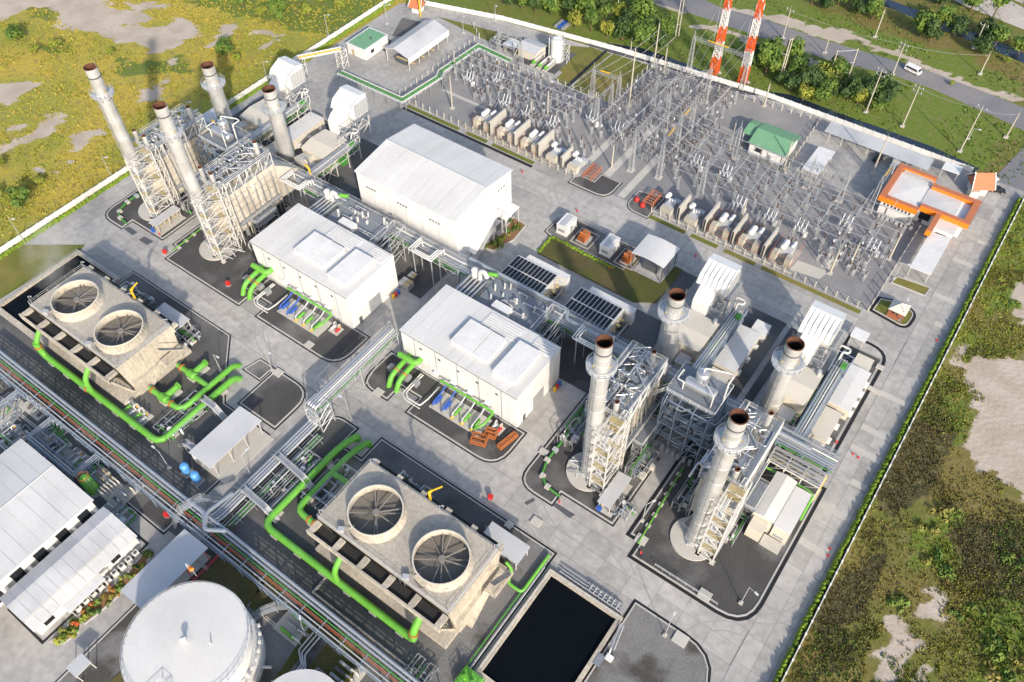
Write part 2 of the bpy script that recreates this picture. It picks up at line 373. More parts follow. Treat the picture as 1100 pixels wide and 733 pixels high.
def ground_mat():
    m = bpy.data.materials.new('wild_ground'); m.use_nodes = True; n = m.node_tree.nodes; l = m.node_tree.links
    b = n['Principled BSDF']; b.inputs['Roughness'].default_value = .95
    a = n.new('ShaderNodeAttribute'); a.attribute_name = 'cover'; sp = n.new('ShaderNodeSeparateColor'); l.new(a.outputs['Color'], sp.inputs[0])
    g = n.new('ShaderNodeNewGeometry')
    def tex(s, d=6):
        t = n.new('ShaderNodeTexNoise'); t.inputs['Scale'].default_value = s; t.inputs['Detail'].default_value = d; l.new(g.outputs['Position'], t.inputs['Vector']); return t.outputs['Fac']
    def rng(v, a0, a1, o0=0, o1=1):
        r = n.new('ShaderNodeMapRange'); l.new(v, r.inputs[0])
        for i, q in enumerate((a0, a1, o0, o1)): r.inputs[i+1].default_value = q
        return r.outputs[0]
    def mix(f, c1, c2):
        x = n.new('ShaderNodeMix'); x.data_type = 'RGBA'; l.new(f, x.inputs[0])
        for i, c in ((6, c1), (7, c2)):
            if isinstance(c, tuple): x.inputs[i].default_value = (*c, 1)
            else: l.new(c, x.inputs[i])
        return x.outputs[2]
    def add(u, v, k=1.0):
        x = n.new('ShaderNodeMath'); x.operation = 'MULTIPLY_ADD'; l.new(v, x.inputs[0]); x.inputs[1].default_value = k; l.new(u, x.inputs[2]); return x.outputs[0]
    east = mix(rng(tex(.05), .42, .6), (.165, .13, .034), (.12, .135, .02))
    west = mix(rng(tex(.04), .42, .6), (.42, .32, .046), (.28, .275, .036))  # dry-grass gold, yellowed further to carry the warm light over the left field
    c = mix(a.outputs['Alpha'], east, west)
    c = mix(rng(add(sp.outputs[1], tex(.12), .8), .6, 1.1), c, (.115, .165, .016))
    c = mix(rng(add(sp.outputs[2], tex(.1), .8), .75, 1.2), c, (.055, .05, .018))
    c = mix(rng(tex(.5), .5, .7, 0, .7), c, (.20, .165, .07))
    c = mix(rng(tex(1.6, 3), .5, .75, 0, .55), c, (.06, .062, .018))
    sd = mix(rng(tex(.12), .4, .62), (.45, .385, .32), (.37, .31, .245))
    c = mix(rng(add(add(sp.outputs[0], tex(.3), 1.5), tex(1.3), .7), 1.42, 1.72), c, sd)
    l.new(c, b.inputs['Base Color'])
    bp = n.new('ShaderNodeBump'); bp.inputs['Strength'].default_value = .7; bp.inputs['Distance'].default_value = .25; l.new(tex(.9), bp.inputs['Height']); l.new(bp.outputs[0], b.inputs['Normal'])
    return m
mt['wild_ground'] = ground_mat(); me.materials.append(mt['wild_ground'])
ground = bpy.data.objects.new('ground', me); C.objects.link(ground); ground['kind'] = 'structure'

def sheet(name, m, poly, z=0.0, th=.03): return struct(MB().prism(poly, z-th, z), name, m)
# plant floor
PLANT = [(-208.5,-60),(12,-60),(12,232),(-1,231.5),(-69,231),(-165,219),(-195,211),(-203,207)]
sheet('plant_floor', 'concrete_base', PLANT, 0, .05)

# ---- islands of gravel with kerbs and drains
ISL = []
zc = [0]
def island(poly, rad, m='gravel_dark', name='gravel_bed', kerb=True, drain=None, z=.05):
    zc[0] += 1; z += .0045*zc[0]
    p = rounded(poly, rad) if rad else poly; ISL.append(p)
    o = struct(MB().prism(p, .0, z), name, m)
    if kerb:
        ring(MB(), p, -.14, .14, 0, z+.11).build('kerb', 'kerb', o)
    if drain: ring(MB(), p, drain[0], drain[1], 0, .045+.0007*zc[0]).build('drain_channel', 'drain', o)
    return o
D = (.3, .62)
island([(-51.8,107.5),(-51.8,71),(-43,71),(-43,74.6),(-30,74.6),(-30,90.4),(-33.4,90.4),(-33.4,107.5)], [0,7,0,0,0,0,0,0], drain=D)
island([(-25.4,107.5),(-25.4,75),(-22.7,75),(-22.7,71),(2.4,71),(2.4,107.5)], [0,0,0,0,6,0], drain=(.3, 1.0))
island([(-198,105),(-198,71.6),(-189,71.6),(-189,75.3),(-176,75.3),(-176,91),(-179.5,91),(-179.5,105)], [9,7,0,0,0,0,0,0], drain=D)
island([(-171.5,105),(-171.5,75.8),(-168.8,75.8),(-168.8,71),(-140.6,71),(-140.6,82),(-144.4,82),(-144.4,105)], 0, drain=(.3, .6))
island([(-144,81.9),(-144,76),(-133.6,76),(-133.6,71),(-106,71),(-106,82),(-110,82)], [0,0,0,0,6,0,0], drain=D)
island([(-97.8,81.8),(-97.8,71),(-89.8,71),(-89.8,76),(-83.3,76),(-83.3,71),(-58,71),(-58,81.8)], [0,6,0,0,0,0,6,0], drain=D)
island([(-117,50),(-105.5,50),(-105.5,61.6),(-117,61.6)], [0,0,5,0], drain=D)
island([(-123.6,57.4),(-118.4,57.4),(-118.4,61.6),(-122.6,61.6)], 0, drain=(.2, .45))
# cooling tower yards
island([(-207,18),(-105.5,18),(-105.5,47.5),(-120,47.5),(-123.6,50.8),(-134.6,62.3),(-172,62.3),(-172,33),(-207,33)], 0, 'asphalt', 'dark_yard', drain=(.15, .5))
island([(-96.9,18),(-36.2,18),(-36.2,61.7),(-83.2,61.7),(-83.2,55),(-90,55),(-90,60.5),(-96.9,60.5)], [0,0,0,0,0,0,0,5], 'asphalt', 'dark_yard', drain=(.15, .6))
island([(-173.2,33.4),(-190.5,33.4),(-190.5,59),(-173.2,59)], 0, 'gravel_dark')
island([(-17.2,15),(1.4,15),(1.4,62.6),(-17.2,62.6)], [0,0,8,0], 'gravel_grey', drain=(.2, .7))
island([(-42,20),(-36.4,20),(-36.4,61.5),(-42,61.5)], 0, 'gravel_grey', kerb=False, z=.07)
# bottom-left quarter
island([(-215,-40),(-144,-40),(-144,17.6),(-215,17.6)], 0, 'asphalt', 'dark_yard')
island([(-143,13.5),(-119.3,13.5),(-119.3,17.8),(-143.6,17.8)], 0, 'asphalt', 'dark_yard', kerb=False)
island([(-113.7,18.2),(-114.1,25.0),(-101.7,24.8),(-101.9,18.9)], 0, 'gravel_dark', kerb=False)
island([(-97.4,-40),(-40,-40),(-40,17.6),(-97.4,17.6)], 0, 'gravel_grey', kerb=True, drain=(.2, .5))
# turbine area behind the pipe rack
for x0, x1, y0, y1 in ((-56,-46.5,113.5,129),(-33.2,-23,112.5,146.5),(-7.4,.2,112.5,149),(-202,-137.5,112.5,140)):
    island(rect(x0, y0, x1, y1), 0, 'asphalt', 'dark_yard', kerb=False)
ring(MB(), rounded([(-8,112),(0.6,112),(0.6,151.8),(-8,151.8)], [0,0,6,0]), .2, 1.0, 0, .05).build('drain_channel', 'drain')['kind'] = 'structure'
island(rect(-21.6,112.5,-19.6,146), 0, 'asphalt', 'dark_yard', kerb=False)
island(rect(-53.5,139,-48.6,147.6), 0, 'asphalt', 'dark_yard', kerb=False)
island(rect(-137.5,99.6,-103.5,113.8), 0, 'asphalt', 'dark_yard', kerb=False)
island(rect(-97,99.5,-52.2,112.8), 0, 'gravel_dark', 'gravel_bed', kerb=False)
# lawn court
NE = rounded([(-92.5,131),(-92.5,148.6),(-50,148.6),(-50,131)], [0,6,0,0])
island([(-91,139),(-91,147.6),(-66,147.6),(-66,138.6),(-88.8,138.3)], [0,4,0,0,0], 'gravel_dark', drain=(.2, .5))
sheet('lawn', 'lawn_dark', [(-88.6,138.2),(-88,130.6),(-58,130.4),(-53,133.5),(-53,147.6),(-65.8,147.6),(-65.8,138.4)], .38, .3)
# switchyard
YARD = [(-160.5,162.6),(-8,162.6),(-7.8,199),(-12.1,210.6),(-20.7,201.1),(-25.8,201.4),(-47.6,199.3),(-49.3,229.1),(-73.9,227.3),(-107.0,225.1),(-106.8,199.6),(-161,195.6)]
ISL.append(YARD); sheet('switchyard_gravel', 'gravel_yard', YARD, .05)
for x0, x1, y0, y1 in ((-98.5,-96.3,163,197),(-90.8,-88.6,163,205),(-82.6,-80.4,163,186),(-156,-134,173.5,174.7),(-24,-21.6,170,184)):
    sheet('concrete_path', 'concrete_light', rect(x0, y0, x1, y1), .062)
sheet('concrete_path', 'concrete_light', [(-29.8,168.7),(-21.5,169.6),(-22.4,165.6),(-30.2,164.2)], .075)
# lawns
sheet('lawn', 'lawn', [(-129.2,199.8),(-130.5,223.0),(-121.8,223.5),(-123.4,198.8)], .04); sheet('lawn', 'lawn', [(-122.6,198.7),(-121.3,223.9),(-107.0,225.1),(-107.4,199.8)], .04)
sheet('drain_channel', 'drain', [(-124.4,198.1),(-124.9,224.2),(-123.8,224.3),(-123.1,197.7)], .06)
sheet('lawn', 'lawn', [(-157.1,213.0),(-147.2,214.2),(-130.5,222.3),(-127.4,204.9),(-154.4,204.9),(-185.8,207.8)], .035)
sheet('asphalt_pad', 'asphalt', [(-149.0,210.1),(-146.5,213.2),(-131.5,216.8),(-131.0,202.4),(-145.9,201.3)], .05)
island([(-6.7,175.2),(-6.1,178.1),(2.2,179.1),(1.9,175.7)], 0, 'lawn', 'lawn')
island(rounded([(-7.1,163.5),(-6.8,168.0),(-3.4,169.2),(1.9,168.7),(1.4,162.4)], [0,0,0,4,2]), 0, 'lawn', 'lawn', drain=(.1, .9))
sheet('lawn', 'lawn', rounded([(-207.5,40),(-193,33.6),(-190.8,59.3),(-191.6,61.3),(-207.5,50)], [0,0,3,0,0]), .05)
sheet('lawn', 'lawn_dark', [(-91.3,13.7),(-91.7,23.7),(-79.7,22.5),(-79.3,16.4)], .3); sheet('lawn', 'lawn_dark', [(-78.9,17.4),(-81.0,24.0),(-75.7,23.5),(-74.7,17.5)], .3)
sheet('lawn', 'lawn_dark', [(-64.2,7.8),(-66.6,23.5),(-54.0,23.3),(-52.8,18.5),(-55.9,12.8)], .3)
sheet('bare_track', 'gravel_grey', [(-63.3,10.5),(-63.5,21.3),(-61.4,21.5),(-60.4,10.6)], .32)
sheet('lawn', 'lawn_dark', [(-89.4,-7.9),(-89.2,-3.3),(-85.1,-6.2),(-88.1,-9.3)], .3)
# grass strips between switchyard fence and road
for a, b in ((-160,-139),(-136,-128),(-126,-110.5),(-76.5,-59.5),(-57.6,-49.6),(-47.5,-38.5),(-36.6,-9.5)):
    sheet('grass_strip', 'lawn', rect(a, 160.1, b, 161.5), .09, .09)
sheet('drain_channel', 'drain', rect(-160.5,158.7,-110,159.7), .05)

# ---- concrete road slabs: the ones that show are pieces
road = thing('concrete_road', (0,0,0), '', ''); del road['label'], road['category']; road['kind'] = 'structure'
slab_me = {}
SL = []
def slabs(x0, y0, x1, y1, nx, ny):
    for i in range(nx):
        for j in range(ny): SL.append((x0+(x1-x0)*i/nx, y0+(y1-y0)*j/ny, (x1-x0)/nx, (y1-y0)/ny))
slabs(3.4, 16, 10.4, 226, 2, 35)
slabs(-189, 62.7, 3.2, 70.7, 32, 2)
slabs(-160, 149.4, 3.2, 158.6, 27, 2)
slabs(-104.8, 18, -97.6, 62.5, 2, 7)
slabs(-105.4, 71, -98.3, 99, 1, 5)
slabs(-206.5, 64, -198.6, 148, 2, 14)
slabs(-101.2, 113, -93.6, 149.2, 1, 6)
slabs(-57.4, 71, -52.4, 107, 1, 6)
SL.sort(key=lambda s: (s[0])**2+s[1]**2)
stuff = MB()
for k, (x, y, w, h) in enumerate(SL):
    if k < 296:
        key = (round(w, 2), round(h, 2))
        if key not in slab_me: slab_me[key] = MB().box(.035, .035, -.02, w-.035, h-.035, .03).mesh('concrete_slab', 'concrete')
        o = bpy.data.objects.new('concrete_slab', slab_me[key]); C.objects.link(o); o.location = (x, y, 0); o.parent = road
    else: stuff.box(x+.035, y+.035, -.02, x+w-.035, y+h-.035, .03)
if stuff.v: stuff.build('concrete_slab', 'concrete', road, 'stuff')
MB().box(3.35,16,-.03,10.45,226,.012).box(-189,62.65,-.03,3.3,70.75,.011).box(-160,149.35,-.03,3.3,158.65,.010).box(-104.9,18,-.03,-97.5,62.6,.009).box(-206.6,64,-.03,-198.5,148,.008).build('slab_joint', 'joint', road)
# pale cast strips across the perimeter road
for y in (203,192.5,177,167.5,139,127.5,121,112.6,103.5,93.2):
    sheet('pale_strip', 'concrete_light', rect(3.5+(y % 3 > 1.5)*3.4, y, 10.3, y+1.6), .036, .006)
# tyre marks where lorries turn
def tyre(cx, cy, r, a0, a1, w=.28):
    m = MB(); n = 14
    for o in (0, 1.9):
        for k in range(n):
            a, b = a0+(a1-a0)*k/n, a0+(a1-a0)*(k+1)/n; P = lambda t, q: (cx+math.cos(t)*q, cy+math.sin(t)*q, .0325+o*.0004)
            m.face([P(a,r+o),P(a,r+o+w),P(b,r+o+w),P(b,r+o)])
    struct(m, 'tyre_mark', 'tyre')
for q in ((-36,80,13,3.6,4.9),(-47,52,12,.5,1.4),(-100,80,11,3.9,5.2),(-91,60,9,2.2,3.2),(-1,84,10,-1.3,.2),(-90,160,10,3.5,4.6),(-104,140,9,.4,1.5),(4,60,9,1.7,3.0),(-30,55,14,.9,2.0),(-120,78,13,3.8,4.9)): tyre(*q)
# ---- public road, canals, track behind
sheet('public_road', 'road', [(-124.3,276.0),(-112.3,273.1),(-105.4,271.6),(-90.8,273.3),(-66.4,272.8),(-34.3,275.4),(-11.1,273.8),(9.4,271.5),(12.6,258.6),(-5.0,262.6),(-26.6,266.1),(-39.0,266.3),(-61.9,262.1),(-87.9,262.0),(-106.9,262.1),(-127.6,260.8),(-144.3,262.1)], .05, .1)
sheet('gate_road', 'road', [(2,231.8),(11.8,231.8),(14.3,262.6),(6.1,273.8),(6.1,252.4),(3.4,235.3)], .02, .06)
sheet('back_road', 'sand', [(-47.2,328.0),(-32.0,322.8),(-8.3,318.4),(-11.8,332.2),(-30.4,339.8)], .03)
sheet('back_road', 'sand', [(-53.6,347.3),(-30.7,341.1),(-12.5,334.8),(-14.6,342.7),(-34.0,352.3)], .02)
sheet('canal_water', 'canal', [(-132.5,223.1),(-121.1,224.1),(-101.1,227.3),(-87.0,226.8),(-74.3,228.2),(-66.7,232.9),(-76.6,232.9),(-89.9,232.5),(-104.3,233.1),(-115.0,232.5),(-127.3,228.1)], .01)
sheet('canal_water', 'canal', [(-68.0,230.2),(-56.7,232.1),(-44.5,232.4),(-29.7,232.7),(-15.5,232.9),(-2.7,231.5),(-1.8,234.7),(-16.8,236.8),(-31.2,236.7),(-46.2,236.5),(-62.0,236.8),(-69.0,234.4)], .01)
sheet('canal_water', 'canal', [(-60.3,306.1),(-53.4,306.2),(-39.0,303.5),(-25.4,301.4),(-5.9,297.9),(-7.6,304.2),(-25.7,307.6),(-41.3,310.2),(-58.9,311.8)], .01)
# ---- water basins beside the cooling towers
def basin(x0, y0, x1, y1, lab):
    t = thing('water_basin', ((x0+x1)/2, (y0+y1)/2, 0), lab, 'basin')
    w = MB()
    for a in ((x0-1.0,y1,x1+1.0,y1+1.0),(x0-1.0,y0,x0,y1),(x1,y0,x1+.8,y1),(x0-1.0,y0-1,x1+1.0,y0)): w.box(a[0], a[1], -.04, a[2], a[3], .95)
    w.build('basin_wall', 'tower_concrete', t); MB().box(x0,y0,.05,x1,y1,.35).build('water', 'water', t)
    r = MB().rail([(x0-.5,y0),(x0-.5,y1+.5),(x1+.4,y1+.5)], .95, 1.0, .035); r.build('guard_rail', 'galv_light', t); return t
basin(-33.8, 34.2, -18.6, 57.4, 'deep concrete basin of black water beside the lower cooling tower')
basin(-189.5, 34.2, -173.4, 57.6, 'concrete water basin on the far side of the upper left cooling tower')

# ---------------------------------------------------------------- perimeter walls and hedges
def wall(pts, lab, h=1.7):
    t = thing('perimeter_wall', pts[0], lab, 'wall'); k = 0
    for a, b in zip(pts, pts[1:]):
        a = Vector(a); b = Vector(b); L = (b-a).length; n = max(1, round(L/3)); d = (b-a)/n; rz = math.atan2(d.y, d.x)
        m = MB().cbox(0,0,0,d.length-.3,.16,h).mesh('wall_panel', 'white'); m2 = MB().cbox(0,0,0,.34,.34,h+.12).mesh('wall_post', 'white')
        for j in range(n):
            for mm, q, nm in ((m, a+d*(j+.5), 'wall_panel'), (m2, a+d*j, 'wall_post')):
                o = bpy.data.objects.new(nm, mm); C.objects.link(o); o.location = (q.x-t.location.x, q.y-t.location.y, 0); o.rotation_euler = (0,0,rz); o.parent = t
    return t
wall([(12.35,10),(12.35,228.5)], 'long white perimeter wall on the right beside the overgrown field')
wall([(-207.8,40),(-206.9,207)], 'white perimeter wall on the left between perimeter road and golden grassland')
wall([(-196,211),(-165,219.3),(-120,226.2),(-69,231.2),(-3,231.6)], 'white perimeter wall along the canal and trees at the top')
def hedge(x0, y0, x1, y1, h, lab, m='hedge'):
    mb = MB(); n = int(max(abs(x1-x0), abs(y1-y0))/.8)
    for k in range(n):
        for j in range(2):
            t = (k+rnd.random())/n; x = x0+(x1-x0)*t+rnd.uniform(-.2,.2); y = y0+(y1-y0)*t+rnd.uniform(-.25,.25); r = rnd.uniform(.4,.65); hh = h*rnd.uniform(.75,1.1); rz = rnd.random()*3
            i = len(mb.v); mb.v.append((x, y, hh)); N = 5
            for q in range(N): a = rz+2*PI*q/N; mb.v.append((x+math.cos(a)*r, y+math.sin(a)*r, hh*.6))
            for q in range(N): a = rz+2*PI*q/N; mb.v.append((x+math.cos(a)*r*1.1, y+math.sin(a)*r*1.1, 0))
            for q in range(N):
                mb.f.append((i, i+1+q, i+1+(q+1)%N)); mb.f.append((i+1+q, i+1+N+q, i+1+N+(q+1)%N, i+1+(q+1)%N)); mb.sm += [False, False]
    return single(mb, 'hedge', m, lab, 'hedge', base=(x0, y0, 0))
hedge(11.5, 10, 11.5, 227, 1.75, 'clipped green hedge strip inside the right perimeter wall')
hedge(-206.2, 40, -205.6, 206, 1.0, 'bright green hedge strip inside the left perimeter wall')
hedge(-88.4, 137.9, -68.6, 137.4, .9, 'low yellow green hedge edging the court lawn beside the white enclosures')
hedge(-88.0, 131, -88.4, 137.5, .9, 'low hedge along the short left end of the court lawn')

# ================================================================ BUILDINGS
def lean_lines(mb, x0, y0, x1, y1, z, h=.06, step=1.2):
    pass
def turbine_house(X, lab, blue):
    "white steel turbine building 33.5 x 17.2 x 12 with raised roof hatches"
    x0, y0, x1, y1, H = X, 82.2, X+33.4, 99.3, 12.0
    t = thing('turbine_building', ((x0+x1)/2, (y0+y1)/2, 0), lab, 'building')
    MB().box(x0, y0, 0, x1, y1, H-.25).build('wall', 'white', t)
    # roof sheets: laid side by side along the long axis
    rme = MB().box(.03, -.12, H-.25, 2.78, y1-y0+.12, H).mesh('roof_sheet', 'white_roof'); n = 12; w = (x1-x0+.3)/n
    for k in range(n):
        o = bpy.data.objects.new('roof_sheet', rme); C.objects.link(o); o.parent = t; o.location = (x0-.15+k*w-t.location.x, y0-t.location.y, 0)
    # hatch boxes and slatted covers
    for nm, a, b, c, d, h in (('roof_hatch', 12.2, 3.6, 18.3, 11.2, 1.0), ('roof_hatch', 18.6, 3.6, 22.4, 11.2, .85), ('roof_hatch', 25.2, 2.2, 31.0, 12.6, 1.1)):
        MB().box(x0+a, y0+b, H, x0+c, y0+d, H+h).box(x0+a-.1, y0+b-.1, H+h, x0+c+.1, y0+d+.1, H+h+.12).build(nm, 'white', t)
    sm = MB().box(0, 0, 0, 1, .42, .22).mesh('roof_slat', 'white')
    for a, c, yy in [(14.4, 23.8, 12.2+.72*k) for k in range(6)]+[(27.6, 33.0, 13.2+.75*k) for k in range(5)]:
        o = bpy.data.objects.new('roof_slat', sm); C.objects.link(o); o.parent = t; o.location = (x0+a-t.location.x, y0+yy-t.location.y, H); o.scale = (c-a, 1, 1)
    # wall panels' raised ribs, down pipes and gutter
    for k in range(5): MB().bar((x0+4+6.3*k, y0-.12, .3), (x0+4+6.3*k, y0-.12, H-.3), .09, 6).build('down_pipe', 'galv', t)
    MB().box(x0-.16, y0-.3, H-.5, x1+.16, y0-.13, H-.26).build('gutter', 'galv', t)
    for k in range(11): MB().box(x0+2.9*k+2.0,y0-.03,.1,x0+2.9*k+2.08,y0-.002,H-.5).build('wall_seam','galv_light',t)
    for q in (1.2, 3.9, 14, 16.2):
        MB().box(x1-.01, y0+q, .02, x1+.1, y0+q+.12, H-.5).build('wall_trim', 'white_steel', t)
    MB().box(x1, y0+6.2, 0, x1+.12, y0+10.4, 4.6).build('roller_door', 'galv', t)
    MB().box(x1, y0+2.2, 0, x1+.1, y0+3.2, 2.2).build('door', 'steel_dark', t)
    for k in range(5): MB().box(x0+5.5+5.5*k, y0-.14, 8.6, x0+6.2+5.5*k, y0-.02, 9.1).build('wall_vent', 'steel_dark', t)
    for k in range(4): MB().box(x0+9.5+5*k, y0-.8, 2.6, x0+10.9+5*k, y0-.02, 3.5).build('wall_fan_hood', 'white', t)
    return t
turbine_house(-143.9, 'white turbine building beside the upper left cooling tower with two roof hatches', True)
turbine_house(-93.5, 'white turbine building in the middle with slatted covers on its roof', False)

# big hall with a shallow ridge
def hall():
    x0, y0, x1, y1 = -136, 114.2, -102.3, 138.3
    t = thing('generation_hall', ((x0+x1)/2, (y0+y1)/2, 0), 'largest white hall with shallow ridged roof and tall plain walls', 'building')
    MB().profile([(y0,0),(y1,0),(y1,16.6),((y0+y1)/2+1,18.4),(y0,16.6)], x0, x1).build('wall', 'white', t)
    ym = (y0+y1)/2+1
    n = 14; w = (x1-x0+.6)/n
    for s in (0, 1):
        pr = [(y0-.35,16.55),(ym,18.4),(ym,18.62),(y0-.35,16.8)] if s == 0 else [(ym,18.4),(y1+.35,16.55),(y1+.35,16.8),(ym,18.62)]
        me = MB().profile(pr, .03, w-.03).mesh('roof_sheet', 'white_roof', (0, 0, 0))
        for k in range(n):
            o = bpy.data.objects.new('roof_sheet', me); C.objects.link(o); o.parent = t; o.location = (x0-.3+k*w-t.location.x, -t.location.y, 0)
    MB().bar((x0-.3, ym, 18.66), (x1+.3, ym, 18.66), .16, 6).build('ridge_cap', 'galv_light', t)
    for k in range(3):
        m = MB()
        for j in range(4): m.box(x0+3+11*k+j*.95, y0-.1, 12.6, x0+3.6+11*k+j*.95, y0, 13.0)
        m.build('wall_vent', 'steel_dark', t)
    for k in range(5): MB().box(x0+5.6*(k+1), y0-.08, .1, x0+5.6*(k+1)+.1, y0-.005, 16.4).build('wall_seam', 'galv_light', t)
    for k in range(3): MB().box(x1+.005, y0+6*(k+1), .1, x1+.08, y0+6*(k+1)+.1, 16.8).build('wall_seam', 'galv_light', t)
    m = MB()
    for j in range(3): m.box(x1, y1-6+j*1.2, 13.4, x1+.1, y1-5.4+j*1.2, 13.8)
    m.build('wall_vent', 'steel_dark', t)
    # covered stair and landing on the right end
    m = MB(); m.profile([(y0+5,.0),(y0+13,5.6),(y0+16,5.6),(y0+16,5.9),(y0+12.8,5.9),(y0+4.8,.3)], x1+.2, x1+2.4, 'x'); m.build('outside_stair', 'galv_light', t)
    m = MB(); m.profile([(y0+4,2.9),(y0+13,8.6),(y0+16.5,8.6),(y0+16.5,8.8),(y0+12.9,8.8),(y0+3.9,3.1)], x1+.05, x1+2.7); m.build('stair_roof', 'white', t)
    m = MB()
    for yy, z in ((4.4,3),(8,5.3),(12.5,8.4),(16.3,8.6)): m.bar((x1+2.4,y0+yy,0),(x1+2.4,y0+yy,z),.09,4)
    m.build('stair_post', 'white_steel', t)
    MB().box(x1, y0+16.8, 0, x1+.12, y0+20.8, 4.8).build('door', 'steel_dark', t)
    MB().box(x1+.2, y0+17, 5.6, x1+3.2, y0+23.5, 5.8).build('canopy', 'white', t)
    m = MB()
    for yy in (17.4, 23.2): m.bar((x1+3,y0+yy,0),(x1+3,y0+yy,5.6),.12,4)
    m.build('canopy_post', 'white_steel', t)
    MB().box(x0, y1-2, 0, x0+4, y1+.1, 3).build('door', 'galv', t)
    return t
hall()
# garden by the hall
def planter(poly, lab, pal, n, R=(.5,1.1), edge=True):
    cx = sum(p[0] for p in poly)/len(poly); cy = sum(p[1] for p in poly)/len(poly)
    t = thing('planting_bed', (cx, cy, 0), lab, 'garden bed')
    MB().prism(poly, 0, .12).build('soil', 'soil', t)
    if edge: ring(MB(), poly, -.1, .22, 0, .25).build('edging', 'concrete_light', t)
    xs = [p[0] for p in poly]; ys = [p[1] for p in poly]; k = 0
    while k < n:
        p = (rnd.uniform(min(xs), max(xs)), rnd.uniform(min(ys), max(ys)))
        if not inside(p, poly): continue
        k += 1; r = rnd.uniform(*R); leafball(p[0], p[1], .1, r, r*1.1, 26).build('shrub', rnd.choice(pal), t)
    return t
def leafball(x, y, z, r, h, n, s=.42):
    mb = MB()
    for _ in range(n):
        a = rnd.uniform(0, 2*PI); u = rnd.uniform(-.2, 1); q = math.sqrt(max(0, 1-u*u))*r*rnd.uniform(.6, 1.05)
        c = Vector((x+math.cos(a)*q, y+math.sin(a)*q, z+max(.05, u)*h)); d = Vector((math.cos(a), math.sin(a), .3+u)).normalized()
        t1 = d.cross(Vector((rnd.uniform(-1,1), rnd.uniform(-1,1), rnd.uniform(-1,1)))).normalized()*s*rnd.uniform(.6,1.3)*max(r,.6); t2 = d.cross(t1).normalized()*s*rnd.uniform(.5,1.1)*max(r,.6)
        mb.face([c-t1-t2*.4, c+t2*-.9, c+t1-t2*.3, c+t2])
    return mb
planter([(-102,123.8),(-98.4,124.5),(-96.4,131),(-97,137.6),(-101.6,138.3),(-100.4,131)], 'curved planting bed of green shrubs at the end of the largest hall', ['leaf','leaf_dark','leaf_yellow'], 26)

# small sheds and shelters
def canopy(x0, y0, x1, y1, z, lab, roof='pale_roof', slope=.5, posts=3, along='y', name='shelter', post='white_steel', r=.11, group=None, barrel=0, walls=None):
    t = thing(name, ((x0+x1)/2, (y0+y1)/2, 0), lab, 'shelter', group)
    if barrel:
        n = 8
        top = [(x0+(x1-x0)*k/n, z+barrel*math.sin(PI*k/n)) for k in range(n+1)]
        pr = top+[(u, v-.12) for u, v in reversed(top)]
        MB().profile(pr, y0, y1, 'y').build('roof', roof, t)
    elif along == 'y': MB().profile([(x0, z), (x1, z+slope), (x1, z+slope+.18), (x0, z+.18)], y0, y1, 'y').build('roof', roof, t)
    else: MB().profile([(y0, z), (y1, z+slope), (y1, z+slope+.18), (y0, z+.18)], x0, x1, 'x').build('roof', roof, t)
    L = (y1-y0) if along == 'y' else (x1-x0)
    for k in range(posts):
        f = .06+.88*k/max(1, posts-1)
        for e in (0, 1):
            if along == 'y': x = (x0+.35, x1-.35)[e]; y = y0+(y1-y0)*f
            else: y = (y0+.35, y1-.35)[e]; x = x0+(x1-x0)*f
            zz = z+slope*e if not barrel else z
            MB().bar((x, y, 0), (x, y, zz), r, 4).build('post', post, t)
    return t
# long shelter between the cooling towers
x = canopy(-113.3, 33.0, -106.0, 48.0, 4.2, 'long white roofed shelter between the two cooling towers', 'white_roof_y', .5, 4)
MB().box(-113.1,33.2,0,-103.5,47.6,.2).build('floor', 'concrete_light', x)
MB().box(-113.2,33.2,.2,-113.0,47.8,4.1).build('back_wall', 'white', x)
for k in range(3): MB().cbox(-110.5, 35.5+4.6*k, .2, 1.6, 2.6, 1.5).build('pump_skid', 'galv', x)
# carport with red frame near the tank
x = canopy(-99.6, 4.4, -92.2, 20.4, 4.4, 'white roofed shelter with red steel frame above the round tank', 'pale_roof', .5, 4, post='red')
m = MB()
for y in (5,10,15,20): m.bar((-99.3,y,4.3),(-92.5,y,4.75),.12,4)
m.build('roof_beam', 'red', x)
MB().box(-99,9,.0,-93,20,.15).build('floor', 'concrete_light', x)
m = MB().rail([(-91.6,5),(-91.6,22),(-90,23.4)], 0, 1.2, .07); single(m, 'red_guard_rail', 'red', 'red steel guard rail along the shelter and lawn near the round tank', 'railing')
m = MB().rail([(-94,22.6),(-91,24.6)], 0, 1.2, .07); single(m, 'red_guard_rail', 'red', 'short red railing between shelter corner and the pipe rack', 'railing')
canopy((-94.9,-9.2)[0]-1.6, (-94.9,-9.2)[1]-1.7, (-94.9,-9.2)[0]+1.6, (-94.9,-9.2)[1]+1.7, 3.0, 'small white gate shelter at the bottom left corner of the round tank yard', 'white_roof_y', .3, 2)
# lawn court shelter (tall, barrel roof)
x = canopy(-64.7, 139.5, -55.2, 148.1, 6.6, 'open shelter with curved white roof on dark steel posts at the lawn', 'white_roof', 0, 3, barrel=.55, post='steel_dark', r=.16)
MB().box(-64.4,139.8,0,-55.5,147.8,.5).build('floor', 'concrete', x)
MB().rail([(-64.5,139.7),(-55.4,139.7),(-55.4,147.9)], .2, 1.1, .05).build('guard_rail', 'galv', x)
MB().cbox(-60, 144, .5, 4.2, 4.0, 2.0).build('generator', 'steel_dark', x); MB().bar((-60,144,2.2),(-60,144,5.2),.25,8).build('exhaust_pipe', 'galv', x)
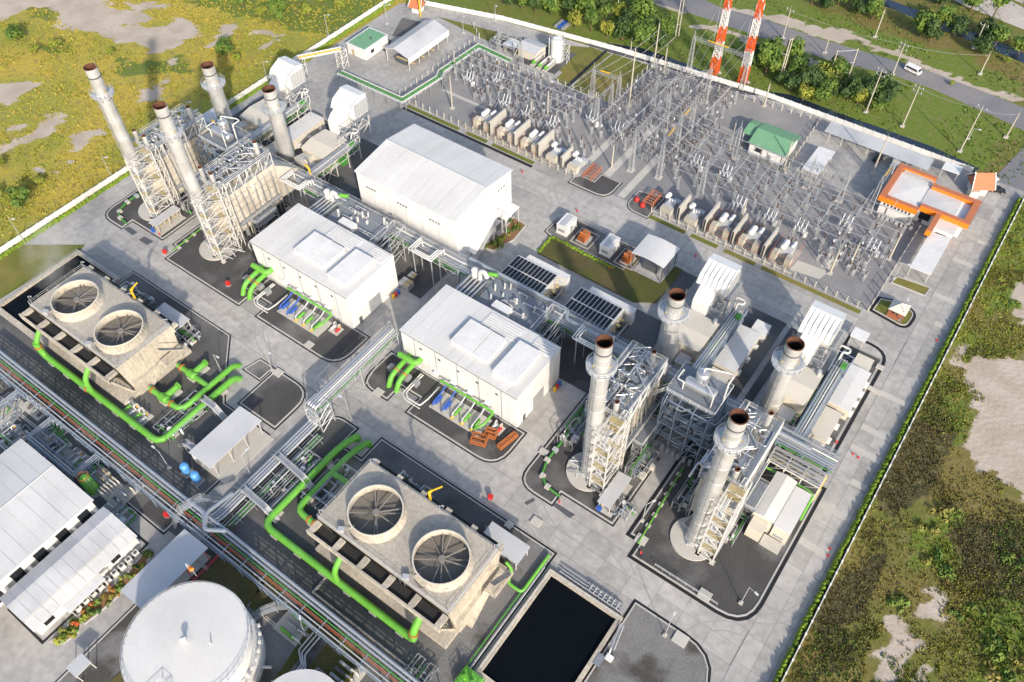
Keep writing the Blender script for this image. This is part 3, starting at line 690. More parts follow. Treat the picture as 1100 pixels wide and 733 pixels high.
# white kiosk at the corner, gazebo
canopy((-6.6,150.8)[0]-1.9, (-6.6,150.8)[1]-1.7, (-6.6,150.8)[0]+1.9, (-6.6,150.8)[1]+1.7, 3.0, 'small square white roofed kiosk at the road corner by the end filter house', 'white', .1, 2)
def gazebo(x, y):
    t = thing('gazebo', (x, y, 0), 'small garden pavilion with hipped cream roof on the rounded lawn', 'gazebo'); m = MB()
    for k, (a, b) in enumerate(((-2,-2),(2,-2),(2,2),(-2,2))):
        c, d = ((2,-2),(2,2),(-2,2),(-2,-2))[k]; m.face([(x+a*1.1,y+b*1.1,2.8),(x+c*1.1,y+d*1.1,2.8),(x,y,4.4)])
    m.build('roof', 'beige', t)
    for a, b in ((-1.8,-1.8),(1.8,-1.8),(1.8,1.8),(-1.8,1.8)): MB().bar((x+a,y+b,0),(x+a,y+b,2.9),.12,4).build('post', 'bark', t)
    MB().cbox(x,y,0,4,4,.35).build('base', 'brick', t); MB().cbox(x,y,.35,1.2,1.2,.7).build('table', 'bark', t)
gazebo(*(-1.9,165.3))

# trailers / electrical enclosures
def enclosure(x0, y0, x1, y1, h, lab, mat='beige', roofm=None, group=None, units=0, name='equipment_enclosure', ridge=0, parts=True):
    t = thing(name, ((x0+x1)/2, (y0+y1)/2, 0), lab, 'enclosure', group)
    MB().box(x0, y0, .3, x1, y1, h).build('body', mat, t)
    ym = (x0+x1)/2
    if ridge: MB().profile([(x0-.12,h),(x1+.12,h),(x1+.12,h+.1),(ym,h+ridge),(x0-.12,h+.1)], y0-.12, y1+.12, 'y').build('roof', roofm or 'white', t)
    else: MB().box(x0-.1, y0-.1, h, x1+.1, y1+.1, h+.16).build('roof', roofm or 'white', t)
    MB().box(x0-.2, y0-.2, 0, x1+.2, y1+.2, .3).build('plinth', 'concrete_light', t)
    if parts:
        MB().box(x1, (y0+y1)/2-.5, .3, x1+.06, (y0+y1)/2+.5, 2.3).build('door', 'galv', t)
        MB().box(x0+.6, y0-.07, 1.2, x1-.6, y0, 2.1).build('louvre', 'galv', t)
    for k in range(units):
        MB().cbox(x1+.45, y0+(y1-y0)*(k+.5)/units, .35, .8, 1.0, 1.3).build('air_conditioner', 'white', t)
    return t
enclosure(-31.6,122.5,-26.2,136.6,3.4, 'long pale equipment enclosure beside the green pipe rack near the square filter house', 'beige', 'white_roof', units=3, ridge=.25)
enclosure(-31.2,113.8,-26.8,121.4,3.0, 'short beige equipment enclosure at the foot of the long one by the middle flue stack', 'beige', 'beige')
enclosure(-29.0,137.4,-25.4,141.2,2.6, 'small white block cabinet behind the long enclosure', 'white', 'white', parts=False)
enclosure(-5.2,127.5,-0.2,140.6,3.5, 'long pale equipment enclosure next to the rounded kerb on the right', 'beige', 'white_roof', units=4, ridge=.25)
enclosure(-5.4,117.2,-1.4,126.2,3.0, 'narrow cream enclosure with square hatch at the end of the right hand row', 'beige', 'beige', units=2)
enclosure(-4.8,141.4,-1.0,145.4,2.7, 'cream square cabinet behind the right hand long enclosure', 'beige', 'beige', parts=False)
enclosure(-179.4,122.6,-173.6,137.4,3.4, 'long grey white enclosure between the two upper left filter houses', 'beige', 'white_roof', units=3, ridge=.2)
enclosure(-178.4,113.6,-174.2,121.6,3.0, 'short pale enclosure beside the upper left flue stack', 'beige', 'beige')
enclosure(-152.2,108.8,-148,114.4,3.0, 'small dark shaded grey cabinet beside the left corner of the large hall', 'galv', 'galv', parts=False)
enclosure(-206.5,113.5,-200.5,122,3.0, 'pale grey low enclosure at the left road end of the rack', 'galv', 'white_roof')
# twin white buildings by the right HRSG
enclosure(-2.1,91.0,1.3,101.8,5.0, 'low flat white block building beside the right boiler and dark drain', 'beige', 'white_roof')
x = enclosure(-6.8,91.4,-2.4,102.8,5.0, 'ridged white building squeezed between right boiler and flat white block', 'beige', 'white_roof', ridge=.7)
MB().box(-6.4,88.4,0,-3.2,91.3,4.0).build('porch', 'beige', x); MB().box(-3.0,88.2,0,1.2,90.6,.9).build('loading_ramp', 'concrete_light', x)
# ochre pipe shelters at stack feet
for dx, lab in ((0, 'white roofed shelter with yellow valves at foot of the middle stack'), (-146.2, 'white roofed valve shelter with yellow pipes between the two upper left stacks')):
    x = canopy(-34.6+dx, 75.6, -31.4+dx, 84.4, 3.0, lab, 'white_roof_y', .3, 3, post='beige')
    for k in range(5): MB().bar((-33.9+dx,76.6+k*1.6,.1),(-33.9+dx,76.6+k*1.6,2.1),.22,8).build('valve_pipe', 'ochre', x)
    MB().box(-34.4+dx,75.2,.1,-33.4+dx,75.9,1.4).build('control_cabinet', 'blue', x); MB().box(-34.8+dx,75.4,0,-30.9+dx,84.6,.12).build('floor', 'concrete_light', x)

# white bushing enclosures and orange transformers of the lawn court
for k, (dx, lab1, lab2) in enumerate(((0,'white box enclosure at left end of the lawn court','orange earthing transformer left of the two in the lawn court'),(13.9,'white box enclosure between the two orange transformers','orange earthing transformer beside the curved roof shelter'))):
    x = enclosure(-88.4+dx,140.2,-85.2+dx,145.4,3.3, lab1, 'white', 'white', name='switchgear_enclosure')
    MB().box(-87.6+dx,140.4,3.47,-86+dx,145,3.62).build('roof_plate', 'pale_roof', x)
    t = thing('earthing_transformer', (-80.6+dx,142.4,0), lab2, 'transformer')
    MB().cbox(-80.6+dx,142.4,.5,2.0,2.6,2.0).build('tank', 'orange_machine', t); MB().bar((-81.6+dx,141.6,2.9),(-79.6+dx,141.6,2.9),.4,10).build('conservator', 'orange_machine', t)
    for j in range(6): MB().cbox(-80.6+dx,140.8,.7,.1,.7,1.6).build('cooling_fin', 'orange_machine', t).location.x = -1+.4*j
    m = MB(); ring(m, rect(-83.4+dx,139.6,-77.8+dx,145.6), -.12,.12,0,.5); m.build('bund_wall', 'concrete', t)
    MB().cbox(-80.6+dx,142.4,.05,3.4,3.8,.45).build('plinth', 'concrete', t)

# fin coolers with dark panel tops
for dx, lab in ((0,'cooler block with two rows of black panels nearer the large hall'),(19.5,'cooler block with two rows of black panels nearer the right boilers')):
    t = thing('fin_fan_cooler', (-82.2+dx, 118.2, 0), lab, 'cooler')
    x0, y0, x1, y1 = -88.7+dx, 113.8, -76.2+dx, 122.6
    MB().box(x0, y0, 1.0, x1, y1, 5.2).build('casing', 'beige', t)
    MB().box(x0-.1, y0-.1, 5.2, x1+.1, y1+.1, 5.6).build('top_frame', 'white', t)
    pm = MB().box(0, 0, 5.6, .86, 3.95, 5.74).mesh('fin_panel', 'solar', (0,0,0))
    for r in range(2):
        for k in range(11):
            o = bpy.data.objects.new('fin_panel', pm); C.objects.link(o); o.parent = t; o.location = (x0+.15+k*1.12-t.location.x, y0+.2+r*4.4-t.location.y, 0)
    m = MB()
    for k in range(4):
        for yy in (y0+.3, y1-.3): m.bar((x0+.3+k*(x1-x0-.6)/3, yy, 0),(x0+.3+k*(x1-x0-.6)/3, yy, 1.0), .15, 4)
    m.build('leg', 'galv', t)
    for k in range(4): MB().bar((x1-.02, y0+1.2+2.1*k, 3.2),(x1+1.1, y0+1.2+2.1*k, 3.0), .42, 10).build('inlet_pipe', 'ochre', t)
    for k in range(3): MB().box(x1+.25, y0+1+2.6*k, .05, x1+1.4, y0+2.6+2.6*k, 1.8).build('pump', 'steel_dark', t)
    MB().bar((x1+1.6, y0+.2, 1.2),(x1+1.6, y1, 1.2), .3, 8).build('header_pipe', 'galv', t)
    t2 = thing('screen_wall', (-82+dx,124.2,0), 'plain white screen wall box behind the black panel cooler '+('near the large hall' if dx == 0 else 'near the right boilers'), 'wall')
    MB().box(x0+2.0, 123.2, 0, x1+2.2, 124.9, 4.9).build('wall', 'white', t2); MB().box(x0+1.9, 123.1, 4.9, x1+2.3, 125.0, 5.05).build('coping', 'white_roof', t2)

# warehouse lower left: two roof slopes
def warehouse():
    t = thing('warehouse', (-131, 3, 0), 'large white warehouse with two broad roof slopes at the left edge', 'building')
    x0, x1, y0, y1 = -143.4, -119.2, -34, 13.4; xm = -131.2
    MB().profile([(x0,0),(x1,0),(x1,7.2),(xm,8.2),(x0,7.2)], y0+.4, y1-.4, 'y').build('wall', 'white', t)
    n = 16; w = (y1-y0)/n
    for a, b in (((x0-.4,7.1),(xm,8.3)),((xm,8.3),(x1+.5,7.1))):
        me = MB().profile([a, b, (b[0], b[1]+.2), (a[0], a[1]+.2)], .02, w-.02, 'y').mesh('roof_sheet', 'white_roof_y', (0,0,0))
        for k in range(n):
            o = bpy.data.objects.new('roof_sheet', me); C.objects.link(o); o.parent = t; o.location = (-t.location.x, y0+k*w-t.location.y, 0)
    MB().bar((xm,y0,8.52),(xm,y1,8.52),.12,6).build('ridge_cap', 'galv_light', t)
    MB().box(x1+.45,y0,7.0,x1+.8,y1,7.3).build('gutter', 'white_steel', t)
    for k in range(6):
        MB().bar((x1-.2, y1-1-5.2*k, 3.4),(x1+2.2, y1-1-5.2*k, 3.2), .55, 10).build('vent_duct', 'galv_light', t)
        MB().box(x1, y1-4.4-5.2*k, 1, x1+.1, y1-2-5.2*k, 5.5).build('opening', 'glass', t)
warehouse()
def longhouse():
    t = thing('office_block', (-111.5, 1, 0), 'long low white building with ridged roof and planted garden strip at lower left', 'building')
    x0, xm, x1, y0, y1 = -116.9, -113.6, -106.6, -10.4, 13.8
    MB().box(x0+.3, y0+.3, 0, -107.6, y1-.3, 4.2).build('wall', 'white', t)
    n = 12; w = (y1-y0)/n
    for a, b, nm in (((x0,5.2),(xm,6.1)),((xm,6.1),(-109.4,5.0))) and [(((x0,5.2)),(xm,6.1),0),((xm,6.1),(-109.2,5.0),0),((-109.2,4.7),(x1,3.9),1)]:
        me = MB().profile([a, b, (b[0], b[1]+.16), (a[0], a[1]+.16)], .02, w-.02, 'y').mesh('roof_sheet', 'pale_roof' if not nm else 'white_roof_y', (0,0,0))
        for k in range(n):
            o = bpy.data.objects.new('roof_sheet', me); C.objects.link(o); o.parent = t; o.location = (-t.location.x, y0+k*w-t.location.y, 0)
    MB().profile([(x0+.4,4),(-109.3,4),(-109.3,4.9),(xm,6.0),(x0+.4,5.1)], y0+.25, y1-.25, 'y').build('gable', 'white', t)
    for k in range(4): MB().box(-107.6, y0+2+5.2*k, 1.2, -107.5, y0+4+5.2*k, 2.6).build('window', 'glass', t)
    MB().box(-108.9, -4.2, 3.3, -104.6, 4.2, 3.5).build('porch_roof', 'white', t)
    for yy in (-3.8, 0, 3.8): MB().bar((-104.9, yy, 0),(-104.9, yy, 3.3), .1, 4).build('post', 'white_steel', t)
    ring(MB(), rect(x0-.2,y0-.2,x1+.2,y1+.2), 0, .5, 0, .05).build('drain_channel', 'drain', t)
longhouse()
ac = None
for k in range(9):
    y = -2.6+1.75*k
    if ac is None:
        ac = thing('air_conditioner', (-105.9, y, 0), 'white outdoor air conditioner in the row along the white office wall', 'air conditioner', 'air conditioners along the office wall')
        MB().cbox(-105.9,y,.15,1.0,1.15,1.1).build('casing', 'white', ac); MB().cyl(-105.9,y,1.25,1.3,.4,10).build('fan_grille', 'steel_dark', ac); MB().cbox(-105.9,y,0,1.2,1.3,.15).build('base', 'concrete', ac)
    else: cp(ac, (0, 1.75*k, 0))
planter([(-104.9,-9.6),(-102.8,-8.4),(-102.2,-5.6),(-103,-4.4),(-104.9,-4.6)], 'rounded flower bed with palm at the lower end of the office garden', ['leaf','leaf_yellow','flower','leaf'], 16)
planter([(-104.8,-3.6),(-102.6,-3.8),(-101.9,2),(-102.2,8),(-103.4,13.2),(-105.2,13.4),(-104.2,8),(-104.5,2)], 'long flower bed of shrubs and orange blossoms beside the office block', ['leaf','leaf_yellow','flower','leaf_dark','leaf'], 46, (.4,.85))
def palm(x, y, h, lab):
    t = thing('palm_tree', (x, y, 0), lab, 'palm'); MB().bar((x,y,0),(x+.1,y,h),.14,6,.09).build('trunk', 'bark', t); m = MB()
    for k in range(11):
        a = 2*PI*k/11; d = Vector((math.cos(a), math.sin(a), 0)); s = Vector((-d.y, d.x, 0))*.28; p0 = Vector((x+.1,y,h))
        p1 = p0+d*.9+Vector((0,0,.5)); p2 = p0+d*1.9+Vector((0,0,-.1)); m.face([p0-s*.3,p1-s,p1+s,p0+s*.3]); m.face([p1-s,p2,p1+s])
    m.build('frond', 'leaf_yellow', t)
palm(*(-110.5,-5.9), 2.6, 'small bright palm in the rounded flower bed')

# control building with green roof, gas yard buildings
def gable(x0, y0, x1, y1, h, hr, roof, lab, name='building', axis='x', wallm='white', over=.5, windows=()):
    t = thing(name, ((x0+x1)/2, (y0+y1)/2, 0), lab, 'building'); MB().box(x0,y0,0,x1,y1,h).build('wall', wallm, t)
    if hr:
        if axis == 'x': a, b, u0, u1 = y0-over, y1+over, x0-over, x1+over; um = (a+b)/2
        else: a, b, u0, u1 = x0-over, x1+over, y0-over, y1+over; um = (a+b)/2
        for p, q in (((a,h-.1),(um,h+hr)),((um,h+hr),(b,h-.1))):
            MB().profile([p, q, (q[0], q[1]+.2), (p[0], p[1]+.2)], u0, u1, axis).build('roof_slope', roof, t)
        g0, g1 = (y0, y1) if axis == 'x' else (x0, x1)
        MB().profile([(g0, h), (g1, h), (um, h+hr-.06)], (x0 if axis == 'x' else y0)+.02, (x1 if axis == 'x' else y1)-.02, axis).build('gable_wall', wallm, t)
    else:
        MB().box(x0-.2,y0-.2,h,x1+.2,y1+.2,h+.25).build('roof', wallm, t); MB().box(x0+.3,y0+.3,h+.25,x1-.3,y1-.3,h+.29).build('roof_top', roof, t)
    for w in windows: MB().box(*w).build('window', 'glass', t)
    return t
p = (-61.2,205.0); q = (-47.4,207.3)
cx, cy = -61.5, 204.5
t = gable(-60.6,202.0,-49.8,212.6,4.0,1.5,'green_roof','white control building with green pitched roof inside the switchyard', windows=[(-58.8,201.93,1.6,-56.8,202.0,3.0)])
MB().profile([(205,3.8),(212.6,3.8),(212.6,4.0),(209,5.0),(205,4.0)], -64.6, -61.2).build('porch_roof', 'green_roof', t)
for yy in (205.4, 212.2): MB().box(-64.4,yy-.15,0,-64.1,yy+.15,3.8).build('porch_post', 'white', t)
MB().box(-54.4,201.9,.1,-53.5,202.0,2.2).build('door', 'galv', t)
t = gable(-196.4,172.2,-188.2,183.8,3.6,0,'green_roof','white flat roofed block with green roof top at the upper left gas yard')
MB().box(-194.4,172.13,0,-193.4,172.2,2.2).build('door', 'ochre', t); MB().box(-188.2,175,1.2,-188.14,176.6,2.4).build('window', 'glass', t); MB().cyl(-191,178.6,3.9,4.4,.4,10).build('roof_vent', 'steel_dark', t)
def shed():
    x0,y0,x1,y1 = -182.4,175.9,-171.9,197.4
    t = thing('open_shed', ((x0+x1)/2,(y0+y1)/2,0), 'long open sided shed with pale pitched roof in the upper gas yard', 'shed'); xm = (x0+x1)/2-1
    for p, q in (((x0,4.6),(xm,6.2)),((xm,6.2),(x1,4.4))): MB().profile([p,q,(q[0],q[1]+.2),(p[0],p[1]+.2)], y0, y1, 'y').build('roof_slope', 'pale_roof', t)
    MB().box(x1-.15,y0+.1,2.6,x1+.05,y1-.1,4.5).build('side_cladding', 'white', t)
    for xx in (x0+.4,x1-.4):
        for k in range(5): MB().bar((xx,y0+.5+k*5.1,0),(xx,y0+.5+k*5.1,4.5),.15,4).build('post','white_steel',t)
    for k in range(4): MB().cbox(-177.4,179+4.8*k,0,4.6,2.6,1.8).build('gas_skid','steel_dark',t)
    for k in range(3): MB().bar((-179,178+5*k,1.9),(-171.2,178+5*k,1.9),.35,8).build('pipe','ochre',t)
shed()
def shrine(x, y, lab, s=1.0, rz=0.6):
    t = thing('pavilion', (x, y, 0), lab, 'pavilion'); m = MB()
    MB().cbox(x,y,0,3.2*s,3.2*s,2.6*s,rz).build('wall','white',t)
    c, n_ = math.cos(rz), math.sin(rz); R = lambda a, b, z: (x+(a*c-b*n_)*s, y+(a*n_+b*c)*s, z*s)
    for sg in (-1, 1):
        MB_ = MB(); MB_.face([R(-2.6,sg*2.5,2.3),R(2.6,sg*2.5,2.3),R(2.2,0,5.2),R(-2.2,0,5.2)]); MB_.face([R(-2.6,sg*2.5,2.18),R(-2.2,0,5.08),R(2.2,0,5.08),R(2.6,sg*2.5,2.18)]); MB_.build('roof_slope','terracotta',t)
        b = MB(); b.bar(R(sg*2.6,-2.5,2.35),R(sg*2.2,0,5.35),.14,4); b.bar(R(sg*2.6,2.5,2.35),R(sg*2.2,0,5.35),.14,4); b.build('gable_board','white',t)
    m = MB(); m.face([R(2.3,-2,2.3),R(2.3,2,2.3),R(2.0,0,4.7)]); m.face([R(-2.3,2,2.3),R(-2.3,-2,2.3),R(-2.0,0,4.7)]); m.build('gable','terracotta',t)
    return t
t = shrine(0.3,224.2,'small gatehouse with steep terracotta gabled roof at the plant entrance', 1.25)
MB().cbox(0.0,221.0,0,2.6,2.0,2.4,.6).build('porch','beige',t)
shrine((-194.1,206.7)[0],(-194.1,206.7)[1],'small terracotta roofed pavilion at the top of the gas yard', 1.0, .2)
x = canopy(-153,203.2,-148.2,207.6,3.0,'small white roofed shelter by the top boundary wall', 'white', .2, 2)
t = gable(-147.4,204.4,-140.2,210.4,3.2,.7,'pale_roof','low beige hut with pale hipped roof beside the white water tank', wallm='beige')
# admin building, orange trim
def admin():
    t = thing('admin_building', (-9, 206, 0), 'office building with white roofs framed by bright orange fascias', 'building')
    for a in ((-19.6,199.2,-10.2,213.6),(-10.2,201.8,2.0,210.8)): MB().box(a[0],a[1],0,a[2],a[3],5.2).build('wall','white',t)
    def hip(a, h, nm):
        m = MB(); x0,y0,x1,y1 = a; xm, ym = (x0+x1)/2, (y0+y1)/2
        MB().box(x0,y0,5.2,x1,y1,5.5).build('roof_base','white',t); P = ((x0,y0,5.5),(x1,y0,5.5),(x1,y1,5.5),(x0,y1,5.5))
        for k in range(4): m.face([P[k],P[(k+1)%4],(xm,ym,5.5+h)])
        m.build('roof',nm,t)
    hip((-19.0,199.7,-10.7,212.4),.35,'white_roof'); hip((-10.4,201.9,-1.2,210.0),.25,'white_roof_y')
    F = lambda x0,y0,x1,y1,z0=4.8,z1=6.4: (MB().box(x0,y0-.12,z0-.1,x1,y0-.005,z1-.15).build('fascia_front','orange',t), MB().box(x0,y0,z0,x1,y1,z1))[1]
    F(-20.6,198.3,-10.0,199.6).build('fascia','terracotta',t); F(-20.6,199.61,-19.1,214.8).build('fascia','terracotta',t); F(-19.09,213.5,-10.0,214.8).build('fascia','terracotta',t)
    F(-9.99,200.6,-4.2,201.8).build('fascia','terracotta',t); F(-4.19,200.6,3.1,201.8).build('fascia','terracotta',t)
    F(1.3,201.81,3.1,211.8).build('fascia','terracotta',t); F(-10.0,210.2,1.29,211.8).build('fascia','terracotta',t)
    F(-5.6,192.4,-4.2,200.59,4.6,6.2).build('fascia','terracotta',t)
    MB().box(-4.19,196.2,0,.8,200.5,4.6).build('wall','white',t); MB().box(-4.18,196.1,4.6,.9,200.55,4.85).build('roof','white_roof',t)
    MB().box(-18.6,212.5,5.7,-10.4,213.4,5.9).build('roof_gutter','pale_roof',t)
    for k in range(8): MB().box(-18.8+1.0*k,199.12,3.2,-18.3+1.0*k,199.2,3.8).build('window','glass',t)
    MB().box(-9.4,201.72,1.4,-6.4,201.8,3.8).build('window','glass',t); MB().box(-3.4,196.12,1.6,-.6,196.2,3.6).build('window','glass',t)
    MB().box(-9.0,201.73,.1,-8.0,201.79,1.3).build('door','steel_dark',t); MB().box(.81,197,0.1,.88,200,2.6).build('door','terracotta',t)
    for k in range(8): MB().cbox(-18.6+1.3*k,197.4,.1,.9,.7,1.0).build('air_conditioner','galv_light',t)
admin()
x = canopy(-4.6,179.3,0.8,195.4,3.6,'broad white flat canopy below the orange trimmed office', 'white', .35, 4)
MB().box(-4.8,175.6,.05,1,179.4,.15).build('floor','concrete_light',x)
canopy(-43.5,200.5,-38.4,213.0,3.0,'square white flat carport beside the switchyard fence', 'white', .3, 3)
x = canopy(-45.0,220.8,-13.6,226.1,3.0,'long white roofed car park shelter along the canal wall', 'pale_roof', .4, 8, along='x')
canopy(-10.6,224.2,-5.6,228.2,2.7,'small white roofed guard hut by the gatehouse', 'white', .2, 2)

# ================================================================ POWER PLANT EQUIPMENT
def ring_disc(mb, x, y, r0, r1, z, n=22, th=.12):
    mb.lathe(x, y, [(r0,z),(r1,z),(r1,z+th),(r0,z+th)], n, smooth=False); return mb
def platform(t, x, y, r0, r1, z):
    p = ring_disc(MB(), x, y, r0, r1, z).build('platform', 'galv_light', t)
    m = MB(); m.rail([(x+math.cos(2*PI*k/16)*r1, y+math.sin(2*PI*k/16)*r1) for k in range(16)], z+.1, 1.15, .05, 9, True); m.build('guard_rail', 'white_steel', p)
    m = MB()
    for k in range(8): a = 2*PI*k/8; m.bar((x+math.cos(a)*r0, y+math.sin(a)*r0, z-1.5),(x+math.cos(a)*r1*.96, y+math.sin(a)*r1*.96, z), .07, 4)
    m.build('bracket', 'galv', p)
def stack(x, y, H, r, zp, lab, pad=True, rp=2.9, seams=7, rl=None):
    t = thing('exhaust_stack', (x, y, 0), lab, 'chimney'); ru = r*.93; rl = rl or r
    MB().lathe(x, y, [(rl*1.18,0),(rl*1.18,.8),(rl,1.2),(r,zp),(r,zp),(ru,zp+.6),(ru,H-.15),(ru*1.03,H-.1),(ru*1.03,H)], 28).build('shaft', 'stack_steel', t)
    MB().lathe(x, y, [(ru*1.035,H-.12),(ru*1.035,H+.04),(ru*.93,H+.04),(ru*.91,H-1.2)], 28).build('rim', 'rust', t)
    MB().lathe(x, y, [(ru*.91,H-1.2),(ru*.9,H-2.4),(ru*.88,H-9)], 24).build('flue', 'soot', t); MB().lathe(x, y, [(ru*.88,H-9),(.05,H-9)], 24).build('flue_floor', 'soot', t)
    MB().lathe(x, y, [(ru*1.005,H-2.7),(ru*1.05,H-2.65),(ru*1.05,H-2.35),(ru*1.005,H-2.3)], 28).build('band', 'steel_dark', t)
    for k in range(seams):
        z = 4+(zp-6)*k/max(1, seams-1); MB().lathe(x, y, [(r*1.0,z-.18),(r*1.035,z-.12),(r*1.035,z+.12),(r*1.0,z+.18)], 28).build('seam_ring', 'stack_steel', t)
    for k in range(2):
        z = zp+1.6+2.0*k; MB().lathe(x, y, [(ru*1.0,z-.15),(ru*1.04,z-.1),(ru*1.04,z+.1),(ru*1.0,z+.15)], 28).build('seam_ring', 'stack_steel', t)
    platform(t, x, y, r+.02, rp, zp)
    m = MB()
    for dz in (-.28, .28): m.bar((x+dz+.1, y-rl-.35, 2),(x+dz+.1, y-r-.35, zp), .05, 4)
    for k in range(int(zp/.9)): m.bar((x-.2, y-r-.35, 2+.9*k),(x+.4, y-r-.35, 2+.9*k), .03, 3, caps=False)
    for k in range(int(zp/3)): m.lathe(x+.1, y-r-.6, [(.42, 3+3*k),(.42, 3.12+3*k)], 8)
    m.build('ladder', 'galv', t)
    m = MB()
    for k in range(3): m.cbox(x+math.cos(2.1*k)*(ru+.25), y+math.sin(2.1*k)*(ru+.25), zp+1.2, .3, .3, .5, 2.1*k)
    m.build('sampling_port', 'ochre', t)
    m = MB(); m.bar((x+ru*.8, y+ru*.6, H-2),(x+ru*.8, y+ru*.6, H+1.6), .05, 4); m.build('lightning_rod', 'galv', t)
    if pad: MB().lathe(x, y, [(4.9,0),(4.9,.5),(.1,.5)], 32, smooth=False).build('plinth', 'concrete_light', t)
    m = MB(); m.bar((x-r*.75, y+r*.75, 1.5),(x-r*.72, y+r*.72, H-4), .16, 6); m.build('riser_pipe', 'galv_light', t)
    return t
DX = -146.25
stack(-40.7, 82, 46.2, 1.68, 38.6, 'tall pale flue stack with rusty rim beside the middle turbine building')
stack(-14.4, 81.4, 46.2, 1.68, 38.8, 'tall pale flue stack nearest the right road above the black basin')
stack(-40.7+DX, 82, 46.2, 1.68, 38.6, 'tall white flue stack furthest left above the golden field')
stack(-14.4+DX, 81.7, 46.2, 1.68, 38.2, 'tall white flue stack on round pad left of the shaded gravel corner')
stack(-42.1, 117.1, 25.6, 2.0, 19.2, 'short wide grey flue stack beside the square filter house by the lawn', False, 3.5, 3, 2.35)
stack(-15.6, 119.2, 25.6, 2.0, 19.2, 'short wide flue stack in front of the ribbed right filter house', False, 3.5, 3, 2.35)
stack(-42.1+DX-5.8, 117.0, 25.4, 2.0, 19.2, 'short white flue stack by the left wall in front of the leftmost filter house', False, 3.5, 3, 2.35)
stack(-15.6+DX-9.4, 119.1, 25.4, 2.0, 19.2, 'short white flue stack left of the large hall', False, 3.5, 3, 2.35)

def stair_tower(x0, y0, x1, y1, H, lab):
    t = thing('stair_tower', ((x0+x1)/2, (y0+y1)/2, 0), lab, 'stair tower'); n = 7
    for a in (x0, x1):
        for b in (y0, y1): MB().bar((a,b,0),(a,b,H),.17,4).build('leg', 'white_steel', t); MB().cbox(a,b,0,1.0,1.0,.5).build('footing','concrete_light',t)
    m = MB()
    for k in range(n+1):
        z = .6+(H-.6)*k/n
        for p, q in (((x0,y0),(x1,y0)),((x1,y0),(x1,y1)),((x1,y1),(x0,y1)),((x0,y1),(x0,y0))):
            m.bar((*p,z),(*q,z),.11,4,caps=False)
            if k < n: z2 = .6+(H-.6)*(k+1)/n; (m.bar((*p,z),(*q,z2),.08,4,caps=False) if k % 2 else m.bar((*q,z),(*p,z2),.08,4,caps=False))
    m.build('bracing', 'white_steel', t)
    lm = MB().box(0,0,0,x1-x0-.3,1.1,.1).mesh('landing','ochre')
    for k in range(1, n):
        z = .6+(H-.6)*k/n; o = bpy.data.objects.new('landing', lm); C.objects.link(o); o.parent = t; o.location = (x0+.15-t.location.x, (y0+.1 if k % 2 else y1-1.4)-t.location.y, z)
        z2 = .6+(H-.6)*(k+1)/n if k < n-1 else H
        f = MB(); a, b = (y0+1.3, y1-1.3) if k % 2 else (y1-1.3, y0+1.3); xx = x0+.9 if k % 2 else x1-.9
        f.face([(xx-.45,a,z),(xx+.45,a,z),(xx+.45,b,z2),(xx-.45,b,z2)])
        for e in (-.45,.45): f.bar((xx+e,a,z+.9),(xx+e,b,z2+.9),.05,3)
        f.build('stair_flight','galv',t)
    MB().box(x0+.1,y1-1.5,H,x1-.1,y1,H+.1).build('top_deck','ochre',t); MB().rail(rect(x0,y0,x1,y1),H+.1,1.1,.05,1.5,True).build('guard_rail','white_steel',t)
    return t
for dx, b, lab in ((0,0,'white lattice stair tower hugging the middle tall stack'),(26.3,0,'white lattice stair tower against the tall stack nearest the right road'),(DX,0,'white lattice stair tower under the leftmost tall stack'),(DX+26.3,0,'white lattice stair tower beside the second tall stack from the left')):
    stair_tower(-38.5+dx, 78.9, -35.2+dx, 84.9, 21, lab)

